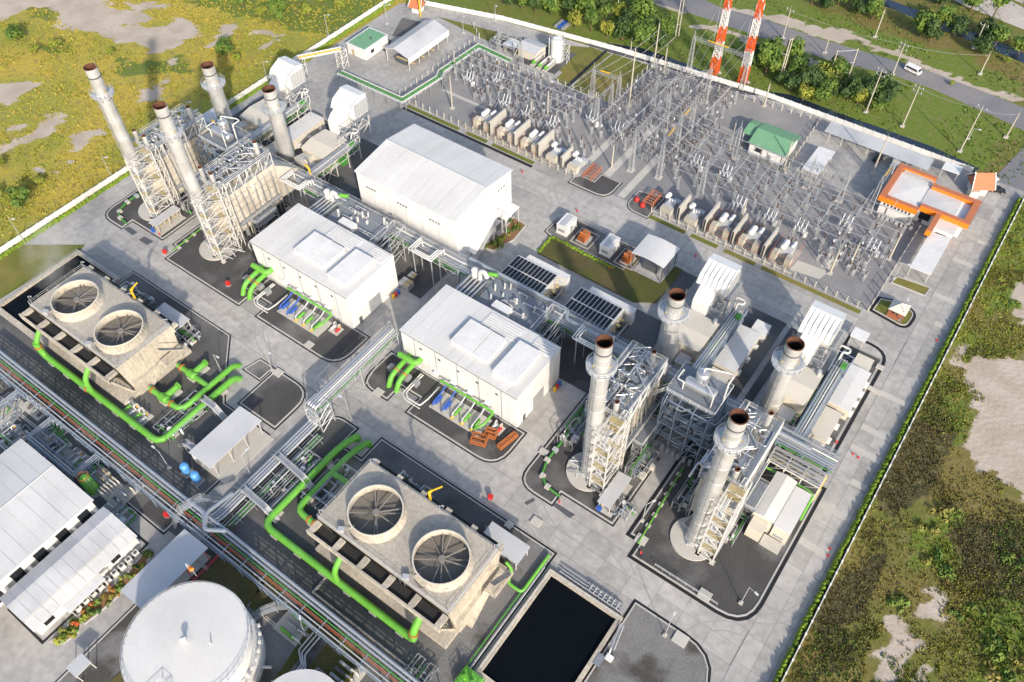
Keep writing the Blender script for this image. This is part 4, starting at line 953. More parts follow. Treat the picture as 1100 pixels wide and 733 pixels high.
def hrsg(dx, lab, seed):
    R = random.Random(seed); t = thing('boiler', (-40.7+dx, 93, 0), lab, 'boiler'); X = -40.7+dx
    x0, x1, y0, y1 = X-3.2, X+3.4, 85.2, 103.6
    MB().box(x0,y0,3.2,x1,y1,16.2).build('casing','casing',t)
    # raised casing panels between the stiffeners, on the long right side and the top
    pm = MB().box(0,0,0,.16,2.8,1.86).mesh('casing_panel','casing')
    for k in range(6):
        for z in range(6):
            o = bpy.data.objects.new('casing_panel', pm); C.objects.link(o); o.parent = t; o.location = (x1-t.location.x, y0+.2+3.06*k-t.location.y, 3.35+2.14*z)
    m = MB()
    for k in range(7): m.box(x1+.17, y0-.08+3.06*k, .2, x1+.42, y0+.14+3.06*k, 16.4); m.box(x0-.3, y0-.08+3.06*k, .2, x0-.02, y0+.14+3.06*k, 16.4)
    for z in range(7): m.box(x1+.165, y0, 3.0+2.14*z, x1+.34, y1, 3.2+2.14*z)
    m.build('stiffener','casing',t)
    MB().box(X-2.2, 83.2, 5, X+2.4, 85.2, 15).build('stack_duct','casing',t)
    # steam drums and top piping
    for a in (-1.6, 1.7): MB().hcyl((X+a, 88.4, 18.9),(X+a, 96.0, 18.9),.85).build('steam_drum','lagging',t)
    MB().hcyl((X-.3, 99.4, 18.6),(X-.3, 102.6, 18.6),.7).build('steam_drum','lagging',t)
    m = MB()
    for k in range(64):
        x = X+R.uniform(-2.9,2.9); y = R.uniform(86,103); z = 16.4; h = R.uniform(1.5,5.8); e = R.uniform(1,4)
        m.pipe([(x,y,z),(x,y,z+h),(x+R.choice((-1,1))*e*.6,y,z+h),(x+R.choice((-1,1))*e*.6,y+R.choice((-1,1))*e,z+h)], R.uniform(.11,.24), 6)
    m.build('riser_pipe','lagging',t,'stuff')
    m = MB()
    for k in range(26):
        x = R.uniform(x0,x1); y = R.uniform(86,103); m.cyl(x,y,16.3,16.3+R.uniform(1.4,4.6),R.uniform(.2,.5),10)
    m.build('valve','galv_light',t,'stuff')
    for a, b in ((-1.9,86.4),(2.2,86.4),(1.9,101.6)):
        q = MB().lathe(X+a,b,[(.35,16.2),(.35,19),(.62,19.2),(.62,23.6),(.5,23.8)],12); q = q.build('vent_silencer','stack_steel',t); MB().lathe(X+a,b,[(.5,23.8),(.52,24.2),(.4,24.2),(.3,23.4)],12).build('silencer_rim','rust',q)
    # platforms along the drums, frame and rails
    for z in (17.0, 20.6):
        p = MB().box(x0-.8,85.4,z,x0+.3,103.4,z+.08).box(x1-.1,85.4,z,x1+1.2,103.4,z+.08).box(x0,94.9,z+.01,x1,96.3,z+.09).build('platform','deck_grate',t)
        MB().rail(rect(x0-.8,85.4,x1+1.2,103.4),z,1.15,.055,2.2,True).rail([(x0+.3,85.4),(x0+.3,103.4)],z,1.1,.05).build('guard_rail','white_steel',p)
    MB().frame(x0-.8,85.4,x1+1.2,103.4,16.2,20.6,1,.1,True,2,5).build('top_frame','white_steel',t)
    MB().frame(x1+.5,85.0,x1+2.1,86.9,0,22,6,.09).build('ladder_cage','white_steel',t)
    # side galleries, downcomers and skids at the foot
    m = MB()
    for k in range(9):
        y = 86+2.0*k; m.pipe([(x1+.9,y,.4),(x1+.9,y,R.uniform(4,15)),(x1+.1,y,R.uniform(14,17))], R.uniform(.12,.26), 6)
    for k in range(6):
        y = 86+3.0*k; m.pipe([(x0-.9,y,.4),(x0-.9,y,R.uniform(6,15)),(x0,y,16)], R.uniform(.12,.26), 6)
    m.build('downcomer','lagging',t,'stuff')
    for z in (6,):
        p = MB().box(x1+.4,88,z,x1+1.9,102.8,z+.08).build('gallery','deck_grate',t); MB().rail([(x1+1.9,88),(x1+1.9,102.8)],z,1.1,.05).build('guard_rail','white_steel',p)
    m = MB()
    for k in range(12): m.cbox(X+R.uniform(-4.2,6.2),R.uniform(84.6,105),.05,R.uniform(.5,1.6),R.uniform(.5,1.8),R.uniform(.8,2.8))
    m.build('skid','galv',t,'stuff')
    m = MB()
    for k in range(9):
        a = X+R.uniform(-3,7); b = R.uniform(78.5,86); m.pipe([(a,b,.3),(a,b,R.uniform(.9,2.2)),(a+R.uniform(-3,3),b,R.uniform(.9,2.2)),(a+R.uniform(-3,3),b+R.uniform(1,4),R.uniform(.5,2))], R.uniform(.1,.2), 6)
    m.build('foot_pipe','galv_light',t,'stuff')
    # inlet duct from the turbine side
    MB().profile([(103.6,3.4),(103.6,15.2),(108,12),(112.2,8.2),(112.2,2.6),(108,2.8)], X-2.6, X+2.8).build('inlet_duct','casing',t)
    # silver flash tanks and stair on the right
    for k in range(3): MB().bar((x1+2.3+.55*k,91.5,3.6),(x1+2.3+.55*k,97.8,3.6),.22,8).build('attemperator_pipe','lagging',t)
    MB().frame(x1+2.0,91,x1+4.2,98.4,0,5.6,2,.1).build('pipe_support','galv',t)
    MB().box(x1+2,91,5.6,x1+4.2,98.4,5.7).build('gallery','deck_grate',t); MB().rail(rect(x1+2,91,x1+4.2,98.4),5.7,1.1,.05,1.8,True).build('guard_rail','white_steel',t)
    return t
hrsg(0, 'heat recovery boiler with pipework behind the middle tall stack', 3)
hrsg(26.3, 'heat recovery boiler with pipework behind the stack nearest the right road', 5)
hrsg(DX, 'bright beige boiler casing behind the leftmost tall stack', 8)
hrsg(DX+26.3, 'bright beige ribbed boiler beside the left turbine building', 11)

def deaerator(dx, lab):
    t = thing('deaerator_tower', (-28+dx, 102, 0), lab, 'pipe structure'); a, b = -33+dx, -22.6+dx
    MB().frame(a,97,b,107,0,17.6,4,.14,True,3,2).build('frame','blue_steel',t)
    for z in (4.4, 8.8, 13.2):
        p = MB().box(a,99.5,z+.12,b,107,z+.2).build('platform','deck_grate',t); MB().rail([(a,97.1),(b,97.1)],z,1.1,.05).build('guard_rail','blue_steel',p)
    p = MB().box(a-.4,98.6,17.7,b+.4,107.4,17.82).build('platform','deck_grate',t); MB().rail(rect(a-.4,98.6,b+.4,107.4),17.8,1.15,.06,1.8,True).build('guard_rail','white_steel',p)
    MB().hcyl((a+2.4,102.2,19.6),(b-1.6,102.2,19.6),1.25,16).build('storage_vessel','lagging',t)
    MB().lathe((a+b)/2-.3,103.8,[(1.45,17.8),(1.45,22.3),(1.1,22.8),(.4,23.1),(.05,23.15)],20).build('dome_vessel','lagging',t)
    m = MB(); c = (a+b)/2
    m.pipe([(c-.3,103.8,23),(c-.3,103.8,24.2),(c+4.2,105.5,24.2),(c+5.4,105.5,24.2),(c+5.4,103,24.2),(c+5.4,103,18)],.2,6); m.pipe([(c+1,102.2,20.6),(c+1,102.2,22),(c+4,100,22),(c+4,100,18)],.18,6)
    m.pipe([(c-3,101,18),(c-3,101,20.4),(c-4.6,101,20.4),(c-4.6,104,20.4),(c-4.6,104,18)],.18,6); m.build('pipe','white_steel',t)
    R = random.Random(dx); m = MB(); g = MB()
    for k in range(26):
        x = R.uniform(a,b); z = R.choice((2,3,6,7,10,11,15)); y = R.uniform(97.6,99); m.pipe([(x,y,z),(x+R.uniform(1,3),y,z),(x+R.uniform(1,3),y,z+R.uniform(-2,2.2)),(x+3.6,y+R.uniform(1,5),z)],R.uniform(.1,.2),6)
    m.build('pipe','pipe_grey',t)
    for k in range(14): g.cbox(R.uniform(a+.5,b-.5),R.uniform(98,105),R.choice((.1,4.6,9,13.4)),R.uniform(.5,1.4),R.uniform(.5,1.4),R.uniform(.8,2.2))
    g.build('skid','galv',t)
    m = MB()
    for k in range(7): m.cyl(a+1+1.4*k,96.4,.1,1.9,.42,10)
    m.build('feed_pump','galv',t)
    m = MB(); m.bar((a-.4,99,17.8),(a-3.4,99,13.4),.12,4); m.bar((a-.4,100.1,17.8),(a-3.4,100.1,13.4),.12,4)
    for k in range(9): m.bar((a-.4-.33*k,99,17.8-.49*k),(a-.4-.33*k,100.1,17.8-.49*k),.06,3)
    m.bar((a-.4,99,18.9),(a-3.4,99,14.5),.05,4); m.bar((a-.4,100.1,18.9),(a-3.4,100.1,14.5),.05,4); m.build('stair','white_steel',t)
deaerator(0, 'blue grey pipe tower with silver steam vessels between the two right boilers')
deaerator(DX, 'pipe tower with silver steam vessels between the two upper left boilers')

def filter_house(dx, lab, ribbed, m='white'):
    t = thing('filter_house', (-41+dx, 138.5, 0), lab, 'air filter house'); x0, x1 = -44.8+dx, -37.4+dx
    y0, ym, y1 = 132.8, 137.6, 143.8
    MB().profile([(ym,8.2),(y1,8.2),(y1,14.2),(y1-2.6,14.9),(ym-.2,13.2),(ym-1.6,11)], x0, x1).build('filter_box',m,t)
    MB().profile([(y1-2.7,14.9),(y1+.2,14.2),(y1+.2,14.4),(y1-2.7,15.1)], x0-.15, x1+.15).build('roof','white',t)
    MB().profile([(ym-1.6,11),(ym+1.2,8.2),(ym+1.2,5.0),(y0,5.0),(y0,8.6),(y0+1.6,10.2)], x0+1.2, x1-2.0).build('transition_duct',m,t)
    MB().profile([(y0-1,1.4),(y0-1,5.2),(y0+3.4,5.2),(y0+3.4,1.4)], x0+1.6, x1-2.2).build('plenum',m,t)
    n = 6
    for k in range(n+1): MB().profile([(ym-1.75,11),(ym-.3,13.4),(y1-2.7,14.95),(y1-2.7,14.85),(ym-.2,13.1),(ym-1.55,10.9)], x0+(x1-x0)*k/n-.06, x0+(x1-x0)*k/n+.06).build('rib','galv_light',t)
    for k in range(5): MB().box(x1+.0,ym+.6+1.2*k,8.8,x1+.28,ym+1.5+1.2*k,13.2).build('louvre','galv_light',t); 
    for k in range(n): MB().box(x0+.15+(x1-x0)/n*k,y1,8.8,x0-.15+(x1-x0)/n*(k+1),y1+.3,13.6).build('weather_hood','galv_light',t)
    MB().frame(x0+.2,ym+.4,x1-.2,y1-.2,0,8.2,2,.15).build('leg_frame','white_steel',t)
    p = MB().box(x1,ym-.4,8.1,x1+1.3,y1+.6,8.2).box(x0+.4,ym-4.4,7.0,x1+.8,ym-3.4,7.1).build('walkway','deck_grate',t); MB().rail([(x1,ym-.4),(x1+1.3,ym-.4),(x1+1.3,y1+.6)],8.2,1.1,.05,1.4).build('guard_rail','galv',p)
    MB().frame(x1-1.9,ym-4.6,x1+.9,ym+.2,2,8.4,3,.09).build('stair_frame','galv',t)
    # turbine enclosure in front
    g = thing('turbine_enclosure', (-40.2+dx, 125.5, 0), 'beige turbine enclosure before the '+lab, 'enclosure')
    MB().box(x0+.6,121.6,0,x1+2.0,131.6,5.4).build('body','beige',g); MB().profile([(121.4,5.4),(131.8,5.4),(131.8,5.9),(126,6.4),(121.4,5.6)], x0+.4, x1+2.2).build('roof','beige',g)
    MB().profile([(117.0,1.6),(117.0,5.6),(121.6,4.8),(121.6,1.2)], x0+2.0, x0+5.0).build('exhaust_duct','casing',g)
    MB().box(x0+5.4,117.6,.1,x0+8.2,120.8,3.0).build('lube_skid','beige',g); MB().box(x0+5.2,117.4,3.0,x0+8.4,121,3.15).build('skid_roof','pale_roof',g)
    for k in range(5): MB().box(x1+2.0,122.4+1.9*k,.6,x1+2.12,123.8+1.9*k,4.6).build('side_panel','beige',g)
    MB().bar((x1+1.2,131.0,6),(x1+1.2,131.0,7.6),.5,12).build('vent_hood','galv_light',g)
    MB().cbox(x1+3.2,128,.05,1.6,2.8,2.6).build('skid','green_dull',g)
    return t
filter_house(0,'square white filter house with slanted top by the lawn court',False)
filter_house(26.4,'ribbed white filter house with grooved front by the right kiosk',True)
filter_house(-149.0,'bright white filter house with blank top nearest the left wall',False)
filter_house(-122.6,'bright white filter house with blank top behind the largest hall',False)

# ---------------------------------------------------------------- pipe racks
def rack(pts_axis, x0, x1, y0, y1, z, lab, pipes, axis='x', bay=6.0, levels=2, steel='blue_steel', tray=True, seed=1, name='pipe_rack', rails=False):
    "pipe rack: bents of two posts and beams every bay, with pipes along it"
    R = random.Random(seed); cx, cy = (x0+x1)/2, (y0+y1)/2
    t = thing(name, (cx, cy, 0), lab, 'pipe rack')
    a0, a1, b0, b1 = (x0, x1, y0, y1) if axis == 'x' else (y0, y1, x0, x1)
    P = (lambda a, b, c: (a, b, c)) if axis == 'x' else (lambda a, b, c: (b, a, c))
    n = max(1, round((a1-a0)/bay)); zs = [z-2.0*k for k in range(levels)]
    m = MB(); m.bar(P(0,b0-(b0+b1)/2,0),P(0,b0-(b0+b1)/2,z),.16,4); m.bar(P(0,b1-(b0+b1)/2,0),P(0,b1-(b0+b1)/2,z),.16,4)
    for zz in zs: m.bar(P(0,b0-(b0+b1)/2-.2,zz),P(0,b1-(b0+b1)/2+.2,zz),.13,4)
    bm = m.mesh('bent', steel)
    for k in range(n+1):
        a = a0+(a1-a0)*k/n; o = bpy.data.objects.new('bent', bm); C.objects.link(o); o.parent = t; q = P(a, (b0+b1)/2, 0); o.location = (q[0]-cx, q[1]-cy, 0)
    m = MB()
    for zz in zs:
        for b in (b0, b1): m.bar(P(a0,b,zz-.05),P(a1,b,zz-.05),.11,4)
    for k in range(n):
        a = a0+(a1-a0)*k/n; e = a0+(a1-a0)*(k+1)/n
        if k % 3 == 1:
            for b in (b0,b1): m.bar(P(a,b,0),P(e,b,z),.07,4); m.bar(P(e,b,0),P(a,b,z),.07,4)
    m.build('stringer', steel, t)
    for (b, zz, r, mat) in pipes:
        pts = [P(a0-.4, b0+b, zz)]; a = a0
        if r > .14 and (a1-a0) > 40:
            a += R.uniform(14, 34)
            while a < a1-12 and False: pass
        pts.append(P(a1+.4, b0+b, zz)); MB().pipe(pts, r, 8).build('pipe', mat, t)
    if tray:
        for zz in zs[:1]: MB().box(*(P(a0,b1-.75,zz+.15)+P(a1,b1-.15,zz+.3))).build('cable_tray','galv',t)
    if rails: MB().rail([P(a0,b0,0)[:2],P(a1,b0,0)[:2]],z,1.1,.05,2.5).rail([P(a0,b1,0)[:2],P(a1,b1,0)[:2]],z,1.1,.05,2.5).build('guard_rail', steel, t)
    return t
PG = lambda z, s=0: [(.5,z+.35,.2,'lagging'),(1.1,z+.35,.28,'lagging'),(1.8,z+.3,.16,'pipe_grey'),(2.4,z+.34,.24,'white_steel'),(3.0,z+.3,.14,'lagging'),(3.5,z+.28,.1,'galv_light'),
   (.6,z-1.7,.16,'green_dull'),(1.2,z-1.7,.22,'lagging'),(2.0,z-1.7,.15,'pipe_grey'),(2.9,z-1.7,.26,'lagging'),(3.5,z-1.75,.12,'green_dull')]
rack(None,-203,-146,107.6,112.0,8,'bright pipe rack crossing behind the upper left boilers',PG(8),seed=1,steel='white_steel',rails=True)
rack(None,-146,-96.8,107.6,112.0,8,'pipe rack running between the left turbine building and the large hall',PG(8),seed=2,steel='galv_light',rails=True)
rack(None,-96.8,-52.4,107.8,112.2,8,'blue grey pipe rack behind the middle turbine building',PG(8),seed=3,rails=True)
rack(None,-52.4,2.2,107.8,112.0,8,'pipe rack behind the right boilers reaching the perimeter road',PG(8),seed=4,rails=True)
# expansion loops over the rack
def loop(x, lab):
    t = thing('expansion_loop', (x,110,8), lab, 'pipe loop')
    for k in range(3): MB().pipe([(x-2.6-.6*k,108.6+.5*k,8.4),(x-2.6-.6*k,108.6+.5*k,10.3),(x-2.6-.6*k,105.4-.5*k,10.3),(x+2.6+.6*k,105.4-.5*k,10.3),(x+2.6+.6*k,108.6+.5*k,10.3),(x+2.6+.6*k,108.6+.5*k,8.4)],.2,8).build('pipe','white_steel',t)
    m = MB()
    for a in (-3,3): m.bar((x+a,105.2,0),(x+a,105.2,10),.14,4)
    m.bar((x-3.4,105.2,9.9),(x+3.4,105.2,9.9),.12,4); m.build('support','galv_light',t)
loop(-106.5,'square pipe loop standing over the rack in front of the large hall'); loop(-56.5,'square pipe loop over the rack between middle building and boilers'); loop(-153,'square pipe loop over the rack behind the left boilers')
# equipment decks behind the turbine buildings
def deck(dx, lab):
    t = thing('equipment_deck', (-82+dx,104,0), lab, 'equipment deck'); x0,x1,y0,y1 = -93+dx,-69.5+dx,100.4,107.2; R = random.Random(dx+1)
    MB().frame(x0,y0,x1,y1,0,8.6,2,.15,True,5,1).build('frame','blue_steel',t)
    p = MB().box(x0+6.4,y0-.3,8.6,x1+.3,y1+3.4,8.75).build('deck_plate','deck_grate',t); MB().rail([(x0+6.4,y0-.2),(x1+.2,y0-.2),(x1+.2,y1+3.3),(x0+6.4,y1+3.3)],8.75,1.1,.05,1.8,True).build('guard_rail','galv',p)
    MB().box(x0+11.4,y0+1.0,8.75,x0+16.2,y0+3.2,10.4).build('lube_tank','white',t)
    for k in range(5): MB().pipe([(x0+.6+1.15*k,y0-.6,7.4),(x0+.6+1.15*k,y0-.6,9.0),(x0+.6+1.15*k,y1+1,9.0),(x0+.6+1.15*k,y1+1,6.4)],.3,8).build('duct_pipe','lagging',t)
    MB().lathe(x0+1.6,y1+.6,[(.9,8.6),(.9,11.4),(.5,11.8),(.05,11.9)],14).build('vessel','white_steel',t)
    MB().pipe([(x0+3.4,y1+.4,8),(x0+3.4,y1+.4,12),(x0+5.0,y1+.4,12.6),(x0+5.6,y1+.4,11)],.55,10).build('relief_duct','white_steel',t)
    MB().bar((x0+4.6,y1+2.2,10.2),(x0+6.8,y1+3.2,10.2),.55,12).build('expansion_joint','green_pipe',t)
    for k in range(11):
        x = R.uniform(x0+8,x1-1); y = R.uniform(y0+3.4,y1+2.6); MB().bar((x,y,8.7),(x+.2,y,8.7+R.uniform(.9,2.2)),R.uniform(.18,.4),8).build('vent','white_steel',t)
    m = MB()
    for k in range(9):
        x = R.uniform(x0+7,x1-3); y = R.uniform(y0+.5,y1+2.6); m.pipe([(x,y,8.8),(x,y,9.6),(x+R.uniform(1,4),y,9.6),(x+R.uniform(1,4),y+R.uniform(-1,1),8.8)],.13,6)
    m.build('pipe','galv_light',t)
    MB().frame(x1-.2,y0+.2,x1+3.6,y1+3,0,10.6,3,.12).build('pipe_cage','galv_light',t)
deck(0,'blue grey equipment deck with white lube tank behind the middle turbine building'); deck(-50.4,'equipment deck with row of white vents behind the left turbine building')
# long blue grey header along the middle rack
m = MB().pipe([(-96,111.6,9.4),(-70,111.6,9.4),(-66,111.6,9.4),(-65,109,9.4),(-61,109,9.4),(-3,109,9.4)],.48,10); single(m,'header_pipe','pipe_grey','thick blue grey header pipe along the top of the right rack','pipe',base=(-96,111.6,9.4))
# branch racks toward the filter houses
BR = [(.4,6.3,.2,'lagging'),(1.0,6.3,.24,'lagging'),(1.6,6.3,.18,'white_steel'),(2.2,6.3,.2,'lagging'),(2.7,6.2,.1,'green_dull'),(.7,4.3,.14,'green_pipe'),(2.3,4.3,.14,'green_dull')]
for x, yy, lab, mm in ((-34.6,139,'branch pipe rack left of the long enclosure near square filter house','blue_steel'),(-8.2,139.5,'branch pipe rack beside the ribbed filter house with green pipes','blue_steel'),(-183.4,140,'white branch pipe rack beside the leftmost filter house','white_steel'),(-157.0,134,'white branch pipe rack beside the large hall','white_steel')):
    t = rack(None,x,x+3.0,112.4,yy-1.5,6,lab,BR,axis='y',bay=5.4,steel=mm,seed=7)
    MB().frame(x-.3,yy-6,x+3.3,yy-1.2,6,8.4,1,.1).build('valve_frame',mm,t); MB().box(x-.3,yy-6,6.0,x+3.3,yy-1.2,6.1).build('valve_deck','deck_grate',t)
    MB().pipe([(x+.5,yy-2,6.4),(x+.5,yy-1,8.6),(x+1.8,yy-1,8.6),(x+1.8,yy+.5,8.6),(x-.6,yy+.5,8.6),(x-.6,yy+.5,3)],.26,8).build('pipe','white_steel',t); MB().cbox(x+2.2,yy-3.4,6.1,1.2,1.6,1.1).build('valve_box','green_dull',t)
# end frame with yellow pipes by the road
t = thing('steel_pipe_structure', (-3.6,102,0), 'open steel frame with yellow and green pipes at the right end of the rack', 'pipe frame')
MB().frame(-9.6,103.4,2.0,107.4,0,6.4,2,.14,True,3,1).build('frame','white_steel',t)
for k in range(5): MB().pipe([(-9.2+1.7*k,103.6,5.2),(-9.2+1.7*k,105,5.2),(-6.8+1.7*k,106,5.2),(-6.8+1.7*k,108,5.2)],.16,6).build('pipe','ochre',t)
for k in range(4): MB().pipe([(-9.6,103.8+1.0*k,6.7),(1.9,103.8+1.0*k,6.7)],.18,6).build('pipe','lagging',t)
MB().pipe([(-9.6,103.0,4.2),(0.6,103.0,4.2),(1.7,102.4,4.2),(1.8,97,2.0)],.26,8).build('pipe','green_pipe',t)
MB().pipe([(2.1,104,.6),(2.1,104,5),(2.1,106.6,5),(2.1,106.8,6.5)],.2,8).build('pipe','yellow',t)
MB().pipe([(-12.6,112.6,.4),(-12.6,112.6,4.5),(-12.6,110.6,5.6)],.28,8).build('pipe','yellow',t)
# yellow goosenecks of the upper left
for k, (px, py) in enumerate(((264,185),(331,193))):
    pass
for x, y, lab in ((-191.0,111.4,'yellow gooseneck crane arm standing at the left end of the rack'),(-153.6,112.6,'yellow gooseneck pipe beside the left corner of the large hall')):
    single(MB().pipe([(x,y,5),(x,y,9.8),(x-.5,y,10.6),(x-1.4,y,10.6)],.28,8),'gooseneck_pipe','yellow',lab,'pipe',base=(x,y,0))
# road crossing rack between the middle building and the green pipes
t = rack(None,-99.4,-96.6,57.4,83.6,7.0,'elevated pipe bridge crossing the road left of the middle turbine building',[(.3,7.35,.3,'lagging'),(.95,7.35,.3,'lagging'),(1.6,7.3,.2,'white_steel'),(2.2,7.3,.16,'galv_light'),(.5,5.4,.14,'green_dull'),(1.4,5.4,.16,'galv_light'),(2.2,5.4,.12,'green_dull')],axis='y',bay=13,steel='galv_light',seed=9)
m = MB(); m.frame(-99.6,55.4,-95.4,59.4,0,7.4,3,.12); m.build('tower_leg','galv_light',t)
# pipes coming down from the bridge towards the lower rack
t = thing('pipe_run', (-97.5,40,0), 'bundle of grey lagged pipes running from bridge down to the lower rack', 'pipes')
for k in range(4): MB().pipe([(-99.2+.72*k,58,7.3),(-99.2+.72*k,56.4,7.3),(-99.2+.72*k,55.6,1.6),(-99.0+.72*k,27,1.6),(-98.6+.72*k,24,3.8)],.3,8).build('pipe',('lagging','pipe_grey','lagging','galv_light')[k],t)
for k in range(5): MB().pipe([(-95.6+.42*k,54,1.1),(-95.6+.42*k,26+.4*k,1.1)],.11,6).build('pipe',('galv_light','green_dull')[k%2],t)
m = MB()
for k in range(7):
    y = 29+4*k; m.bar((-99.8,y,1.1),(-93,y,1.1),.1,4)
    for x in (-99.6,-96.4,-93.2): m.bar((x,y,0),(x,y,1.1),.1,4)
m.build('pipe_support','galv',t)

# lower long rack
LP = [(.4,4.3,.34,'pipe_grey'),(1.25,4.3,.3,'pipe_grey'),(2.0,4.2,.14,'lagging'),(3.2,3.9,.12,'orange_machine'),(2.6,3.9,.1,'galv_light'),(4.2,3.9,.13,'green_dull')]
LP = [(4.2,4.35,.36,'pipe_grey'),(3.4,4.3,.24,'pipe_grey'),(2.7,4.2,.14,'green_dull'),(2.2,4.0,.07,'terracotta'),(1.9,4.0,.06,'terracotta'),(1.2,4.1,.14,'galv_light'),(.4,4.2,.2,'pipe_grey')]
rack(None,-176,-100.6,21.0,25.6,4,'lower left pipe rack with red line under the upper cooling tower',LP,bay=5.2,levels=1,seed=11,tray=False)
rack(None,-100.6,-36,21.0,25.6,4,'lower pipe rack with thick grey pipe past the round tank',LP,bay=5.2,levels=1,seed=12,tray=False)
t = thing('pipe_junction', (-98,24,4), 'thick grey pipe junction where racks meet near the stile', 'pipes')
MB().pipe([(-104,25.2,4.8),(-98.6,25.2,4.8),(-96,22.6,4.8),(-92,25.2,4.8)],.5,10).build('pipe','pipe_grey',t); MB().pipe([(-98.8,32,3.0),(-98.6,25.4,4.8),(-97,24,4.8)],.45,10).build('pipe','pipe_grey',t)
# small branches off the lower rack to the left
for k, (x, y0, lab) in enumerate(((-160,14.6,'narrow pipe branch leaving the lower rack furthest left'),(-147.0,15.4,'narrow pipe branch by the stained concrete pad'),(-130.5,15.0,'narrow pipe branch towards the green tank'))):
    rack(None,x,x+1.6,y0,21,3.4,lab,[(.3,3.7,.16,'pipe_grey'),(.8,3.7,.12,'lagging'),(1.3,3.7,.14,'pipe_grey')],axis='y',bay=3,levels=1,tray=False,seed=20+k)
rack(None,-146,-130.6,14.4,16.0,3.4,'short blue grey rack along the warehouse top edge',[(.3,3.7,.2,'pipe_grey'),(.9,3.7,.14,'lagging')],bay=3,levels=1,tray=False,seed=30)
# pedestrian stiles over pipes
def stile(p, q, z, lab):
    t = thing('stile', ((p[0]+q[0])/2,(p[1]+q[1])/2,0), lab, 'footbridge'); p = Vector((*p,0)); q = Vector((*q,0)); d = (q-p).normalized(); s = Vector((-d.y,d.x,0))*.6; L = (q-p).length; a = p+d*min(3,L*.3); b = q-d*min(3,L*.3); u = Vector((0,0,z))
    dk = MB().face; m = MB(); m.face([a+s+u,a-s+u,b-s+u,b+s+u]); m.face([p+s,p-s,a-s+u,a+s+u]); m.face([b+s+u,b-s+u,q-s,q+s]); m.build('tread','galv',t)
    m = MB(); h = Vector((0,0,1.05))
    for e in (s,-s):
        for f in (1,.5): m.bar(p+e+h*f,a+e+u+h*f,.045,4); m.bar(a+e+u+h*f,b+e+u+h*f,.045,4); m.bar(b+e+u+h*f,q+e+h*f,.045,4)
        for c in (p+e,a+e+u,(a+b)/2+e+u,b+e+u,q+e): m.bar(c,c+h,.05,4)
        m.bar(p+e,a+e+u,.1,4); m.bar(a+e+u,b+e+u,.1,4); m.bar(b+e+u,q+e,.1,4)
        for c in (a+e,b+e): m.bar(c,c+u,.09,4)
    m.build('handrail','galv_light',t); return t
stile((-100.6,44.6),(-86.4,43.4),2.6,'steel stile over pipes nearer the road and bridge')
stile((-100.8,34.4),(-87.6,33.6),2.6,'steel stile over pipes nearer the lower rack')
stile((-119.3,34.3),(-110.3,34.9),3.0,'steel stile over green pipe by white shelter upper one' ); stile((-125.6,44.9),(-116.0,44.7),3.0,'steel stile over two green pipes nearest the corner valves')
stile((-104.6,20.0),(-101.0,30.0),4.8,'blue grey stair crossing the lower rack near the carport')

